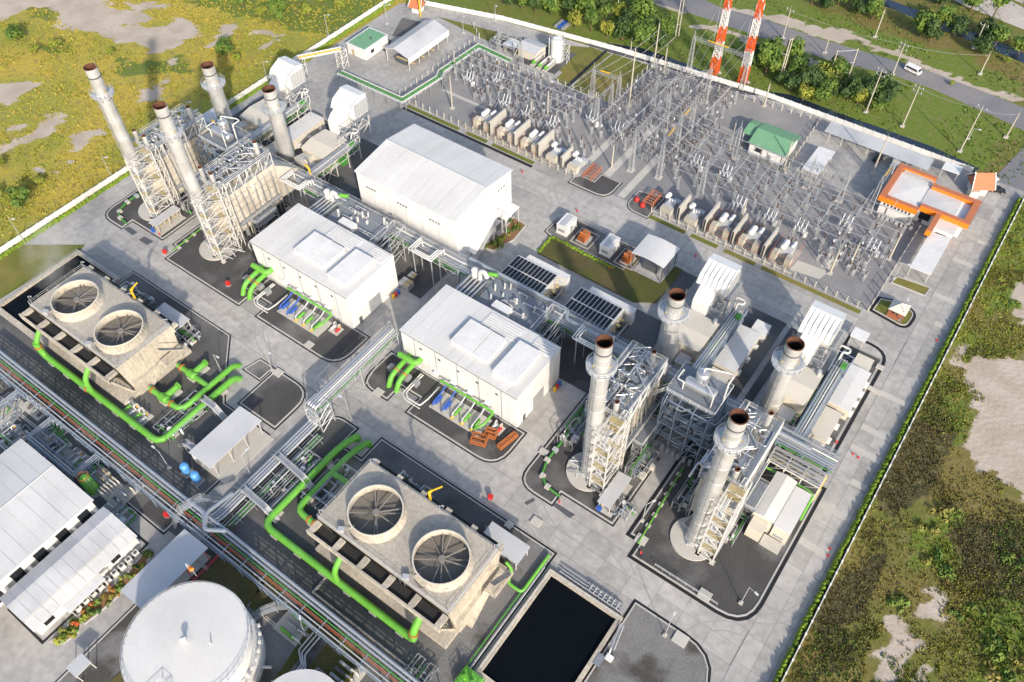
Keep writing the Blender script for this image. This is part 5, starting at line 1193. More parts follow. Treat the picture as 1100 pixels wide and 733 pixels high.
# ---------------------------------------------------------------- cooling towers
def cooling_tower(x0, lab):
    L, y0, y1, H = 33.3, 36.6, 52.0, 11.2; x1 = x0+L
    t = thing('cooling_tower', (x0+L/2, 44, 0), lab, 'cooling tower')
    MB().profile([(y0+1.6,1.4),(y1-1.6,1.4),(y1-.3,H-.5),(y0+.3,H-.5)], x0+.5, x1-.5).build('fill','fan_dark',t)
    for xx in (x0, x1-.5): MB().profile([(y0+1.2,1.4),(y1-.6,1.4),(y1+.1,H-.45),(y0-.1,H-.45)], xx, xx+.5).build('end_wall','tower_concrete',t)
    MB().box(x1,y0+1.2,0,x1+.9,y1-1,4.6).build('end_step','tower_concrete',t)
    for k in range(4): MB().box(x1+.01,y0+2.4+3.4*k,4.7,x1+.1,y0+2.5+3.4*k,H-.6).build('wall_joint','tower_concrete',t)
    dm = MB().box(.02,0,H-.45,L/3-.02,y1-y0+.2,H).mesh('deck_slab','tower_deck')
    for k in range(3):
        o = bpy.data.objects.new('deck_slab',dm); C.objects.link(o); o.parent = t; o.location = (x0+k*L/3-t.location.x, y0-.1-t.location.y, 0)
    MB().box(x0-.4,y0-3.0,0,x1+.6,y1+1.4,1.3).build('basin_curb','tower_concrete',t)
    # hot water troughs on the near and far edges
    for s, yy in ((0,y0-2.9),(1,y1+.35)):
        w = 2.6 if s == 0 else 1.3
        MB().box(x0,yy,H-1.9,x1,yy+w-.04,H-1.5).build('trough_floor','fan_dark',t)
        MB().box(x0-.2,yy-.35,H-2.4,x1+.2,yy,H-.7).build('trough_beam','tower_concrete',t)
        for k in range(6): MB().box(x0+(L-1.2)*k/5,yy,H-1.5,x0+1.2+(L-1.2)*k/5,yy+w,H-.75).build('trough_cover','tower_concrete',t)
    for k in range(6):
        xx = x0+.2+(L-.9)*k/5; MB().profile([(y0-2.9,H-2.4),(y0-2.4,H-2.4),(y0+.8,1.3),(y0+.2,1.3)],xx,xx+.5).build('column','tower_concrete',t)
    for z in (2.6,4.0,5.4,6.8,8.0): yy = y0+.6-2.6*(z-1.3)/8; MB().profile([(yy-.5,z-.25),(yy,z+.25),(yy+.06,z+.2),(yy-.44,z-.3)],x0+.4,x1-.4).build('louvre','tower_concrete',t)
    for k in range(2):
        cx = x0+9.3+16.6*k; cy = 43.8
        f = MB().lathe(cx,cy,[(6.1,H-.02),(6.0,H+.25),(5.65,H+.7),(5.4,H+1.4),(5.42,H+2.2),(5.32,H+2.2),(5.25,H+1.4),(5.4,H+.3)],40).build('fan_stack','tower_concrete',t)
        MB().lathe(cx,cy,[(5.43,H+2.08),(5.54,H+2.08),(5.54,H+2.28),(5.3,H+2.28),(5.3,H+2.08)],40,smooth=False).build('stack_lip','beige',f)
        m = MB()
        for q in range(40):
            a = 2*PI*q/40; m.bar((cx+math.cos(a)*5.66,cy+math.sin(a)*5.66,H+.8),(cx+math.cos(a)*5.46,cy+math.sin(a)*5.44,H+2.08),.07,4)
        m.build('stack_rib','tower_concrete',f,'stuff')
        MB().lathe(cx,cy,[(5.45,H+.02),(.05,H+.015)],32).build('fan_well','fan_floor',t)
        bl = thing_part('fan',t,cx,cy,H+1.0)
        mb = MB(); mb.cyl(cx,cy,H+.8,H+1.4,.7,16); mb.build('hub','fan_grey',bl)
        for q in range(8):
            a = 2*PI*q/8+.3*k; d = Vector((math.cos(a),math.sin(a),0)); s = Vector((-d.y,d.x,.35)); c = Vector((cx,cy,H+1.1)); b = MB()
            p0, p1 = c+d*.7, c+d*5.0
            b.face([p0-s*.09,p1-s*.13,p1+s*.13,p0+s*.09]); b.face([p0+s*.09-Vector((0,0,.05)),p1+s*.13-Vector((0,0,.05)),p1-s*.13-Vector((0,0,.05)),p0-s*.09-Vector((0,0,.05))]); b.build('blade','fan_grey',bl)
        for a in (.6,2.2): MB().bar((cx-5.4*math.cos(a),cy-5.4*math.sin(a),H+.8),(cx+5.4*math.cos(a),cy+5.4*math.sin(a),H+.8),.16,4).build('support_beam','fan_grey',t)
        MB().cbox(cx-3.4,cy-6.5,H,1.3,.9,1.0,.5).build('fan_motor','galv_light',t); MB().pipe([(cx-1.6,cy-6,H+.15),(cx,cy-6.4,H+.15),(cx+1.0,cy-5.8,H+.15),(cx+.6,cy-5.2,H+.15)],.07,6).build('cable','steel_dark',t)
        MB().bar((cx-2.4,cy-6,H+.6),(cx-1.4,cy-4.6,H+1.6),.12,6).build('drive_shaft','galv',t)
    m = MB().rail([(x0+.1,y0),(x1-.1,y0),(x1-.1,y1),(x0+.1,y1)],H,1.1,.045,2.4,True); m.build('guard_rail','galv_light',t)
    for a, b in ((x0+.4,y0+.6),(x1-.6,y0+.6),(x0+1,y1-.4),(x0+19,y1-.4),(x1-.6,y1-.6)): MB().bar((a,b,H),(a,b,H+2.6),.06,4).bar((a,b,H+2.6),(a+.6,b+.3,H+2.7),.06,4).cbox(a+.7,b+.35,H+2.6,.5,.3,.15).build('deck_lamp','galv_light',t)
    for k in range(2):
        sx = x1+.9; m = MB()
        m.profile([(y1-12+6*k,.2+5*k),(y1-6.4+6*k,5.2+5*k),(y1-6.4+6*k,5.5+5*k),(y1-12.3+6*k,.2+5*k)],sx,sx+1.3) if k == 0 else m.profile([(y1-.9,5.4),(y1-6.2,10.6),(y1-6.2,10.9),(y1-.6,5.4)],sx+1.4,sx+2.6)
        m.build('outside_stair','tower_concrete',t)
    MB().box(x1+.9,y1-6.4,5.2,x1+3.6,y1-.4,5.45).build('stair_landing','tower_concrete',t)
    MB().rail([(x1+3.6,y1-6.4),(x1+3.6,y1-.4)],5.4,1.1,.06,1.4).build('guard_rail','tower_concrete',t)
    m = MB()
    for k in range(3): m.bar((x0+20+1.2*k,y0-.3,0),(x0+20.4+1.2*k,y0-.2,H+.6),.05,4)
    m.build('conduit','galv',t)
    return t
def thing_part(name, parent, x, y, z):
    o = bpy.data.objects.new(name, None); C.objects.link(o); o.parent = parent; o.location = (x-parent.location.x, y-parent.location.y, z-parent.location.z); return o
cooling_tower(-75.9, 'nearest concrete cooling tower with two large fan cylinders')
cooling_tower(-172.0, 'upper left concrete cooling tower with two fans and drifting steam')
for x, lab in ((-49.4,'flat roofed grey shelter behind the nearest cooling tower'),(-152.6,'flat roofed grey shelter behind the upper left cooling tower')):
    c = canopy(x,54.0,x+9.6,58.6,4.0,lab,'pale_roof',.2,3,along='x'); MB().cbox(x+5,56.4,.1,5,2.4,2.4).build('switchgear','galv',c)
for x, lab in ((-60.6,'yellow davit crane behind the nearest cooling tower'),(-153.6,'yellow davit crane behind the upper left cooling tower')):
    single(MB().bar((x,53,0),(x,53,13),.3,8).bar((x,53,13),(x+.4,53.4,13.8),.34,8).bar((x,53,13.4),(x+2.6,54.2,16.4),.2,6),'davit_crane','yellow',lab,'crane',base=(x,53,0))

# ---------------------------------------------------------------- green cooling water pipes
def gpipe(pts, r, lab, name='cooling_water_pipe', m='green_pipe', flanges=(), sup=True, bend=None):
    t = thing(name, (pts[0][0], pts[0][1], 0), lab, 'pipe'); MB().pipe(pts, r, 14, bend).build('pipe', m, t)
    for p, d, mm in flanges: p = Vector(p); d = Vector(d).normalized()*.18; MB().bar(p-d,p+d,r*1.28,14).build('flange',mm,t)
    if sup:
        for a, b in zip(pts, pts[1:]):
            a = Vector(a); b = Vector(b); L = (b-a).length
            if L > 6 and abs(a.z-b.z) < .5:
                for k in range(int(L/6)): c = a+(b-a)*((k+.5)/int(L/6)); MB().cbox(c.x,c.y,0,r*2.2,r*2.2,max(.1,c.z-r*.6)).build('saddle','concrete',t)
    return t
def tower_pipes(dx, a, b, c, labs):
    r = .62
    x0 = -75.9+dx
    t = gpipe([(x0-11.8+a,58.6,-.2),(x0-11.8+a,58.6,1.5),(x0-13+a,54,1.5),(x0-13+a,31.2,1.5),(x0+28.4,31.2,1.5),(x0+28.4,31.2,6),(x0+28.4,34.4,8.8)],.78,labs[0],flanges=[((x0+28.4,31.4,5.2),(0,.2,1),'orange_machine'),((x0+8.2,31.2,1.5),(0,1,0),'orange_machine')],bend=2.4)
    MB().pipe([(x0+8.2,31.2,1.5),(x0+8.2,31.2,6),(x0+8.2,34.4,8.8)],.62,12,2).build('riser','green_pipe',t)
    t = gpipe([(x0-8.6+a,59,-.2),(x0-8.6+a,59,1.5),(x0-9.8+a,54.4,1.5),(x0-9.8+a,37.6,1.5),(x0-1.0,37.6,1.5)],.7,labs[1],flanges=[((x0-6,37.6,1.5),(1,0,0),'orange_machine')],bend=2.2)
    MB().pipe([(x0-9.8+a,48.6,1.5),(x0-1.0,48.6,1.5)],.66,12).build('branch','green_pipe',t)
    for yy in (37.6,48.6): MB().bar((x0-4.6,yy,1.5),(x0-4.3,yy,1.5),.95,12).build('flange','orange_machine',t); MB().cbox(x0-3.2,yy,2.0,.6,.6,1.0).build('valve','green_dull',t)
tower_pipes(0,0,0,0,('longest bright green pipe passing along the near cooling tower','shorter bright green pipe with branches at the near cooling tower corner'))
# upper left set, mirrored to the right end of its tower
x1 = -138.7
t = gpipe([(-166,31.4,6),(-166,31.4,1.5),(-122.6,31.4,1.5),(-122.6,53.4,1.5),(-122.6,55.0,-.4)],.78,'longest bright green pipe passing along the upper left cooling tower',flanges=[((-166,31.4,4.6),(0,0,1),'orange_machine'),((-148.5,31.4,1.5),(1,0,0),'orange_machine')],bend=2.4)
for xx in (-166,-147): MB().pipe([(xx,31.4,1.5),(xx,31.4,6),(xx,34.2,8.8)],.62,12,2).build('riser','green_pipe',t)
t = gpipe([(-136.6,40,1.4),(-125.6,40,1.4),(-125.6,56,1.4),(-125.6,57.6,-.4)],.7,'bright green pipe with two valve branches right of the upper left tower',flanges=[((-135.6,40,1.4),(1,0,0),'orange_machine'),((-129,40,1.4),(1,0,0),'orange_machine')],bend=2.4)
MB().pipe([(-136.6,48.4,1.4),(-125.6,48.4,1.4)],.66,12).build('branch','green_pipe',t); MB().bar((-135.4,48.4,1.4),(-135.1,48.4,1.4),.95,12).build('flange','orange_machine',t)
for k, yy in enumerate((40,48.4)):
    t = thing('cooling_water_pump', (-131.6,yy,0), ('bright green pump nearest the green bend by upper tower','bright green pump further up beside the upper tower end wall')[k], 'pump')
    MB().hcyl((-132.6,yy,1.5),(-130.6,yy,1.5),1.05,12).build('casing','green_pipe',t); MB().bar((-131.6,yy+.8,1.6),(-131.6,yy+3.8,1.6),.75,12).build('motor','green_pipe',t); MB().cbox(-131.6,yy+1.6,.05,2.2,5.2,.6).build('plinth','concrete_light',t); MB().bar((-131.6,yy+1.3,1.6),(-131.6,yy+1.7,1.6),.5,10).build('coupling','yellow',t); MB().cbox(-131.6,yy+4.2,.9,.9,.8,1.5).build('fan_cover','green_pipe',t)
# small skids
def skid(x, y, w, d, lab, cols, seed, n=4, base='concrete_light', name='pump_skid', axis='x'):
    R = random.Random(seed); t = thing(name, (x,y,0), lab, 'pump skid'); MB().cbox(x,y,.03,w,d,.2).build('base',base,t)
    for k in range(n):
        f = (k+.5)/n-.5; px, py = (x+f*w, y) if axis == 'x' else (x, y+f*d)
        dx, dy = (0, d*.3) if axis == 'x' else (w*.3, 0); c = cols[k % len(cols)]
        MB().bar((px-dx,py-dy,.75),(px+dx*.2,py+dy*.2,.75),.34,10).bar((px+dx*.3,py+dy*.3,.75),(px+dx*.6,py+dy*.6,.75),.45,10).build('pump',c,t)
        MB().pipe([(px+dx*.5,py+dy*.5,.9),(px+dx*.5,py+dy*.5,2.0),(px+dx*1.3,py+dy*1.3,2.0),(px+dx*1.3,py+dy*1.3,.3)],.16,8).build('pipe',R.choice(('lagging','galv_light','white_steel')) if seed % 2 else c,t)
        MB().cbox(px+dx*1.0,py+dy*1.0,1.0,.3,.3,.6).build('valve','yellow' if k % 2 else 'galv',t)
    return t
skid(-134.2,33.6,7.4,4.2,'small skid with white hooked pipes at the foot of upper tower end wall',['green_pipe','galv_light'],3,4)
# pump skids and green header at the turbine buildings
for dx, nm in ((0,'middle'),(-50.4,'left')):
    t = thing('cooling_header', (-76+dx,79,0), 'green header pipe frame with blue and green drops at the '+nm+' turbine building', 'pipes'); x = -81+dx
    MB().pipe([(x,80.6,3.0),(x,80.6,3.6),(x+15.0,80.6,3.6),(x+15.4,80.6,3.4),(x+15.4,77.0,3.0),(x+14.2,75.6,2.4),(x+13.4,75.6,1)],.3,10).build('pipe','green_pipe',t)
    MB().cbox(x+8,77.6,.05,14.4,5.4,.25).build('base','concrete_light',t)
    for k in range(5):
        c = ('blue','blue','green_pipe','green_pipe','green_pipe')[k]; xx = x+1.8+2.8*k
        MB().pipe([(xx,80.6,3.4),(xx,79.2,2.6),(xx,78,2.4),(xx,75.6,2.2),(xx,75.2,.5)],.2,8).build('drop_pipe',c if k < 2 else 'galv_light',t)
        MB().hcyl((xx,76.2,.95),(xx,78.4,.95),.42,10).build('pump',c,t); MB().bar((xx,75,.95),(xx,75.6,.95),.36,10).build('coupling','yellow' if k > 1 else 'galv',t)
    t = thing('condenser_pipes', (-90+dx,79,0), 'pair of thick lime green condenser pipes entering the ground by the '+nm+' building', 'pipes')
    for k in range(2):
        xx = -91.6+dx+2.4*k; MB().pipe([(xx,83.0,3.6),(xx,79.4,3.6),(xx-.2,75.2,2.6),(xx-.2,73.8,-.4)],.66,14,2).build('pipe','green_pipe',t); MB().bar((xx-.05,77.4,3.15),(xx-.08,77.1,3.05),.82,14).build('flange','orange_machine',t)
    MB().pipe([(-93.4+dx,80.4,4.6),(-88.2+dx,80.4,4.6),(-88.2+dx,82.6,4.6)],.72,14).build('cross_pipe','green_pipe',t)
    for k in range(4): MB().cbox(-94.4+dx+2.6*k,78.0,.05,1.2,1.6,1.5).build('valve_block','galv',t)
    MB().pipe([(-86.6+dx,80.6,1.2),(-86.6+dx,74.4,1.2),(-85.4+dx,73.4,1.2),(-81.6+dx,73.4,1.2),(-81.2+dx,76,1.2),(-81.2+dx,80,1.2)],.2,8).build('pipe','white_steel',t)
    MB().pipe([(-87.2+dx,80.6,1.2),(-87.2+dx,73.8,1.2),(-85.4+dx,72.7,1.2),(-81.0+dx,72.7,1.2)],.16,8).build('pipe','white_steel',t)
    m = skid(-63.6+dx,79.2,3,2.6,'white small tank skid at the right end of the '+nm+' building front',['white','red'],41,2)
# orange frames
t = thing('lifting_frame', (-61.6,76,0), 'orange steel lifting frames lying on gravel by the middle building', 'steel frame')
for (a, b, w, d, rz) in ((-65,74.4,3.4,2.4,.3),(-63.8,77.2,2.6,2.0,.3),(-59.6,77.8,1.0,5.0,-.2)):
    m = MB(); c, s = math.cos(rz), math.sin(rz); R = lambda u, v, z: (a+u*c-v*s, b+u*s+v*c, z)
    for z in (.3,1.2):
        for p, q in (((-w/2,-d/2),(w/2,-d/2)),((w/2,-d/2),(w/2,d/2)),((w/2,d/2),(-w/2,d/2)),((-w/2,d/2),(-w/2,-d/2)),((-w/2,0),(w/2,0))): m.bar(R(*p,z),R(*q,z),.2,4)
    for p in ((-w/2,-d/2),(w/2,-d/2),(w/2,d/2),(-w/2,d/2)): m.bar(R(*p,0),R(*p,1.3),.2,4)
    m.build('frame','orange_machine',t)
# green drain runs round the stack islands
for dx, lab in ((0,'thin green pipe run curving round the middle stack island'),(DX,'thin green pipe run curving round the leftmost stack island')):
    t = thing('drain_pipe', (-50+dx,80,0), lab, 'pipe'); pts = [(-49.6+dx,96,.5),(-49.6+dx,79,.5),(-48.6+dx,75.6,.5),(-46.4+dx,73.6,.5),(-42.4+dx,73.2,.5)]
    MB().pipe(pts,.28,6).build('pipe','green_dull',t)
    for k in range(6): MB().cbox(-49.6+dx,79+3.2*k,.03,1.2,1.0,.8).build('support_block','galv_light' if k % 2 else 'concrete_light',t)
    for p in ((-48.2,75.2),(-45.8,73.6)): MB().cbox(p[0]+dx,p[1],.03,1.1,1.1,.75).build('support_block','concrete_light',t)
for dx, lab in ((0,'thin green pipe on small blocks left of the right stack island'),(DX,'thin green pipe on small blocks beside the walkway of the second stack')):
    t = thing('drain_pipe', (-24+dx,84,0), lab, 'pipe'); MB().pipe([(-23.2+dx,73.6,.5),(-24.2+dx,95,.5)],.17,6).build('pipe','green_pipe',t)
    for k in range(7): MB().cbox(-23.4+dx-.14*k,75.5+2.9*k,.03,1.0,.8,.45).build('support_block','concrete_light',t)
# basin edge pipes
t = thing('makeup_pipe', (-35.6,58,0), 'light green pipe along the left rim of the black basin', 'pipe')
MB().pipe([(-36.6,60.6,.9),(-36.6,51,.9),(-40,51.0,.9),(-40.6,53.4,2),(-42.4,53.6,3)],.36,10).build('pipe','green_pipe',t); MB().pipe([(-36.8,51,.6),(-36.8,30,.6)],.16,8).build('pipe','green_dull',t); MB().pipe([(-35.9,58,.7),(-35.9,22,.7)],.14,8).build('pipe','galv_light',t)
t = thing('basin_pipework', (-26,60,0), 'grey valve pipework along the upper rim of the black basin', 'pipes'); R = random.Random(4)
for k in range(3): MB().pipe([(-33,59.2+.6*k,.5+.1*k),(-18.4,59.2+.6*k,.5+.1*k)],.14,6).build('pipe',('galv_light','pipe_grey','lagging')[k],t)
for k in range(7): x = -26+1.05*k; MB().pipe([(x,60.8,.3),(x,60.8,.9),(x,59.2,.9),(x,59.2,.4)],.09,6).cbox(x,60.2,.8,.3,.3,.4).build('valve_pipe','galv_light',t)
t = thing('basin_pump', (-16.6,54.6,0), 'slim steel sampling pump frame on the right rim of the black basin', 'pump')
MB().pipe([(-17.4,57,1.2),(-16.4,51.8,1.2),(-16.2,50.8,.4)],.2,8).build('pipe','lagging',t); MB().pipe([(-16.7,57,1.2),(-15.8,52,1.2)],.14,8).build('pipe','galv_light',t); MB().cbox(-15.8,50.4,.05,1.4,1.1,.9).build('control_box','white',t); MB().box(-17.8,47.6,.95,-16.4,50,1.05).build('grating','deck_grate',t)

# ---------------------------------------------------------------- tanks
t = thing('storage_tank', (-76.6,3.4,0), 'huge round white storage tank with flat roof at the bottom edge', 'tank')
TX, TY, TR, TH = -77.2, 5.0, 11.1, 12.0
MB().lathe(TX,TY,[(TR,0),(TR,TH)],64).build('shell','white',t); MB().lathe(TX,TY,[(TR+.12,TH-.02),(TR+.12,TH+.16),(TR*.5,TH+.5),(.05,TH+.8)],64).build('roof','white_roof',t)
for k in range(4): MB().lathe(TX,TY,[(TR+.0,2.4*(k+1)-.05),(TR+.06,2.4*(k+1)),(TR,2.4*(k+1)+.05)],64).build('weld_seam','white',t)
MB().rail([(TX+math.cos(2*PI*k/48)*(TR-.1),TY+math.sin(2*PI*k/48)*(TR-.1)) for k in range(48)],TH+.1,1.1,.05,9,True).build('guard_rail','galv_light',t)
MB().lathe(TX,TY,[(.32,TH+.8),(.32,TH+1.8),(.6,TH+1.9),(.6,TH+2.2),(.1,TH+2.5)],12,True).build('roof_vent','white',t)
MB().bar((TX+4,TY+2.4,TH+.6),(TX+4,TY+2.4,TH+1.6),.12,8).build('roof_nozzle','white',t)
m = MB(); m.frame(TX+1.6,TY-10.4,TX+4,TY-6.4,TH+.3,TH+1.5,1,.05); m.build('roof_frame','galv_light',t)
m = MB()
for k in range(26):
    a = .95-1.7*k/25; z = TH-TH*k/26; m.cbox(TX+math.cos(a)*(TR+.55),TY+math.sin(a)*(TR+.55),z,.5,1.0,.1,a)
    m.bar((TX+math.cos(a)*(TR+1.0),TY+math.sin(a)*(TR+1.0),z),(TX+math.cos(a)*(TR+1.0),TY+math.sin(a)*(TR+1.0),z+1.1),.05,3)
m.build('spiral_stair','galv_light',t)
for k in range(5): a = .55-.28*k; MB().bar((TX+math.cos(a)*TR,TY+math.sin(a)*TR,1.2),(TX+math.cos(a)*(TR+1.8),TY+math.sin(a)*(TR+1.8),1.2),.3,10).build('nozzle','galv_light',t)
m = MB()
for k in range(8): a = 1.0-.13*k; m.cbox(TX+math.cos(a)*(TR+.9),TY+math.sin(a)*(TR+.9),8,.5,.5,.6,a)
m.build('bracket','white_steel',t)
t = thing('windsock', (TX-8.2,TY+9.4,TH), 'orange and white windsock on the rim of the round tank', 'windsock')
MB().bar((TX-8.2,TY+9.4,TH),(TX-8.2,TY+9.4,TH+3),.06,6).build('mast','galv_light',t); MB().bar((TX-8.2,TY+9.4,TH+2.9),(TX-9.1,TY+9.5,TH+2.7),.42,10,.36).build('sock','orange',t); MB().bar((TX-9.1,TY+9.5,TH+2.7),(TX-10.3,TY+9.6,TH+2.4),.36,10,.22).build('sock_tip','white',t)
tag2 = thing('storage_tank', (-48.2,6,0), 'second white tank whose curved roof edge shows at the bottom of the picture', 'tank')
MB().lathe(-53.5,8.0,[(8,0),(8,8)],40).build('shell','white',tag2); MB().lathe(-53.5,8.0,[(8.1,8),(4,8.5),(.05,8.7)],40).build('roof','white_roof',tag2)
# small vessels
t = thing('pressure_tank', (*(-127.0,16.6),0), 'upright lime green tank beside the warehouse corner', 'tank'); x, y = (-125.4,15.5)
MB().lathe(x,y,[(1.25,.6),(1.25,5.6),(1.0,6.0),(.4,6.25),(.05,6.3)],18).build('shell','green_pipe',t); MB().lathe(x,y,[(1.9,0),(1.9,.6),(.1,.6)],20).build('plinth','concrete',t); MB().rail([(x+math.cos(k*PI/4)*1.2,y+math.sin(k*PI/4)*1.2) for k in range(8)],5.9,.9,.05,9,True).build('guard_rail','orange_machine',t)
m = MB(); m.bar((x+1.35,y-.3,.5),(x+1.35,y-.3,6.6),.06,4); m.bar((x+1.35,y+.3,.5),(x+1.35,y+.3,6.6),.06,4); m.build('ladder','galv',t)
for k, p in enumerate(((-112.5,30.4),(-109.0,30.3))):
    t = thing('pressure_tank', (*p,0), ('blue upright pressure tank further from the white shelter post','blue upright pressure tank tucked by the white shelter corner')[k], 'tank'); x, y = p
    MB().lathe(x,y,[(.85,.5),(.95,.8),(.95,3.0),(.6,3.5),(.05,3.65)],16).build('shell','blue_tank',t)
    for q in range(3): MB().bar((x+.7*math.cos(2.1*q),y+.7*math.sin(2.1*q),0),(x+.7*math.cos(2.1*q),y+.7*math.sin(2.1*q),.9),.1,4).build('leg','blue_tank',t)
    MB().cbox(x,y,0,2.3,2.3,.12).build('plinth','concrete',t)
t = thing('water_tank', (*(-136.0,210.9),0), 'upright white water tank with ladder at the top grass edge', 'tank'); x, y = (-135.3,210.0)
MB().lathe(x,y,[(2.2,.3),(2.2,7.6),(1.4,8.1),(.05,8.3)],24).build('shell','white',t); MB().cyl(x,y,0,.3,2.6,20).build('plinth','concrete',t)
MB().rail([(x+math.cos(k*PI/6)*2.1,y+math.sin(k*PI/6)*2.1) for k in range(12)],7.6,1.0,.05,9,True).build('guard_rail','galv',t); m = MB(); m.bar((x+2.4,y,0),(x+2.4,y,8.4),.07,4); m.bar((x+2.4,y+.6,0),(x+2.4,y+.6,8.4),.07,4); m.frame(x+2.4,y-.6,x+4.2,y+1.2,0,6.4,3,.07); m.build('ladder','galv_light',t)
MB().bar((x-2.6,y-1,.2),(x-2.6,y-1,7.8),.16,8).build('pipe','white_steel',t)
# water treatment pumps beside it
for k in range(3):
    x, y = (-140.0,204.0)[0]+2.6*k, (-140.0,204.0)[1]-.2*k; t = thing('fire_pump', (x,y,0), ('lime green pump on pad left of three by white tank','lime green pump on pad in the middle by white tank','lime green pump on pad right of three by white tank')[k], 'pump')
    MB().cbox(x,y+.8,.05,1.6,6,.3).build('base','concrete_light',t); MB().hcyl((x,y-1.4,1.0),(x,y-.2,1.0),.6,10).build('pump','green_pipe',t); MB().bar((x,y+.2,1.0),(x,y+2.2,1.0),.42,10).build('motor','galv_light',t); MB().pipe([(x,y-1,1.2),(x+.8,y+1,2.2),(x+.8,y+4,2.2),(x+.8,y+4,.4)],.22,8).build('pipe','white_steel',t)
# bottom-left process clutter
skid(*(-125.3,17.8),9.0,4.6,'dosing skid with yellow valves beside the lower left rack',['galv','ochre'],5,6,axis='y'); skid(*(-119.2,18.6),3.4,8.6,'grey filter skid with hooked pipes under the lower rack',['galv_light','steel_dark'],7,5,axis='y')
skid(*(-146.1,20.1),6,4,'small dull green pump group near the stained pad',['green_dull','green_dull'],9,4); skid(*(-151.7,13.6),8,4,'cluttered grey pump skid above the warehouse roof',['steel_dark','galv'],11,5); skid(*(-154.9,20.7),7,3.4,'grey skid beside the stained concrete pad',['galv','steel_dark'],13,4)
skid(*(-134.8,18.2),5,4,'grey chemical skid left of the green tank',['galv','white'],15,3)
skid(*(-68.2,19.7),7.6,5.0,'three pump skid with green motors beside the round tank',['green_pipe','galv'],17,3,axis='y'); skid(*(-54.7,19.5),6.6,5.4,'pump skid with grey pipes at the bottom edge lawn',['galv','steel_dark'],19,4,axis='y')
sheet('concrete_pad','concrete_light',[(-161.6,14.3),(-163.7,20.6),(-156.9,20.3),(-154.6,12.2)],.14,.1)
sheet('concrete_pad','concrete',[(-148.3,14.2),(-148.9,18.3),(-143.8,17.7),(-143.1,13.1)],.14,.1)
sheet('concrete_pad','concrete',[(-141.1,14.6),(-141.0,19.4),(-132.6,18.3),(-131.8,14.3)],.14,.1)
t = thing('tank_pipework', (-66,12,0), 'white pipework between the round tank and the lower rack', 'pipes')
for k in range(3): MB().pipe([(-64.4+.5*k,10+.8*k,1.2),(-62+.5*k,10+.8*k,1.2),(-62+.5*k,15.4,1.2),(-64.4+.8*k,17,1.2),(-64.4+.8*k,21.4,1.4)],.17,8).build('pipe','galv_light',t)
for k in range(3): MB().pipe([(-63+.7*k,4+1.6*k,.9),(-58.6,4+1.6*k,.9),(-56,6+1.6*k,.9)],.13,8).build('pipe','white_steel',t)
stile((-76.4,16.2),(-72.8,22.0),1.6,'small blue grey stile at the lawn near the round tank')
single(MB().box(-70.6,27.0,0,-70.35,31,.9).box(-70.6,26.75,0,-41,27.0,.9).box(-70.35,30.75,0,-69,31,.9),'bund_wall','concrete','long low concrete bund wall beside the lower rack and near green pipe','wall')
t = thing('pump_platform', (-35.4,31,0), 'green steel pump platform at the lower left corner of the black basin', 'platform')
MB().frame(-36.4,29.4,-32.4,33.0,0,1.6,1,.1,True,2,2).build('frame','green_dull',t); MB().box(-36.4,29.4,1.6,-32.4,33.0,1.7).build('deck','green_pipe',t); MB().rail(rect(-36.4,29.4,-32.4,33.0),1.7,1.1,.06,1.2,True).build('guard_rail','green_pipe',t)
for k in range(2): MB().cyl(-35.4+1.8*k,31.2,1.7,3.2,.4,10).build('pump_motor','green_pipe',t)

# ---------------------------------------------------------------- pipework and small plant between the big units
def clutter(x0, y0, x1, y1, seed, lab, n=10, zmax=2.4, cols=('galv_light','pipe_grey','lagging','galv','blue_steel'), accent='green_dull'):
    R = random.Random(seed); t = thing('pipework', ((x0+x1)/2,(y0+y1)/2,0), lab, 'pipework')
    for k in range(n):
        x, y, z = R.uniform(x0,x1), R.uniform(y0,y1), R.uniform(.5,zmax); a = R.uniform(x0,x1); b = R.uniform(y0,y1)
        pts = [(x,y,.1),(x,y,z),(a,y,z),(a,b,z),(a,b,.2)] if k % 2 else [(x,y,.1),(x,y,z),(x,b,z),(a,b,z)]
        MB().pipe(pts, R.uniform(.09,.2), 6).build('pipe', R.choice(cols) if k % 5 else accent, t)
    for k in range(n*2//3):
        x, y = R.uniform(x0,x1), R.uniform(y0,y1); w, d, h = R.uniform(.5,1.5), R.uniform(.5,1.5), R.uniform(.6,2.0)
        if k % 3 == 0: MB().cyl(x,y,.06,h,w*.45,10).build('vessel', R.choice(('galv_light','white','galv')), t)
        elif k % 3 == 1: MB().cbox(x,y,.06,w,d,h*.7).build('cabinet', R.choice(('galv','beige','steel_dark','white')), t)
        else: MB().hcyl((x,y,.7),(x+w,y,.7),.32,8).build('pump', R.choice((accent,'galv','galv_light')), t)
    m = MB()
    for k in range(2): xx = x0+(x1-x0)*(.25+.5*k); m.frame(xx-.9,y0+.3,xx+.9,y1-.3,0,zmax,1,.07,True,1,1)
    m.build('pipe_support','galv',t); return t
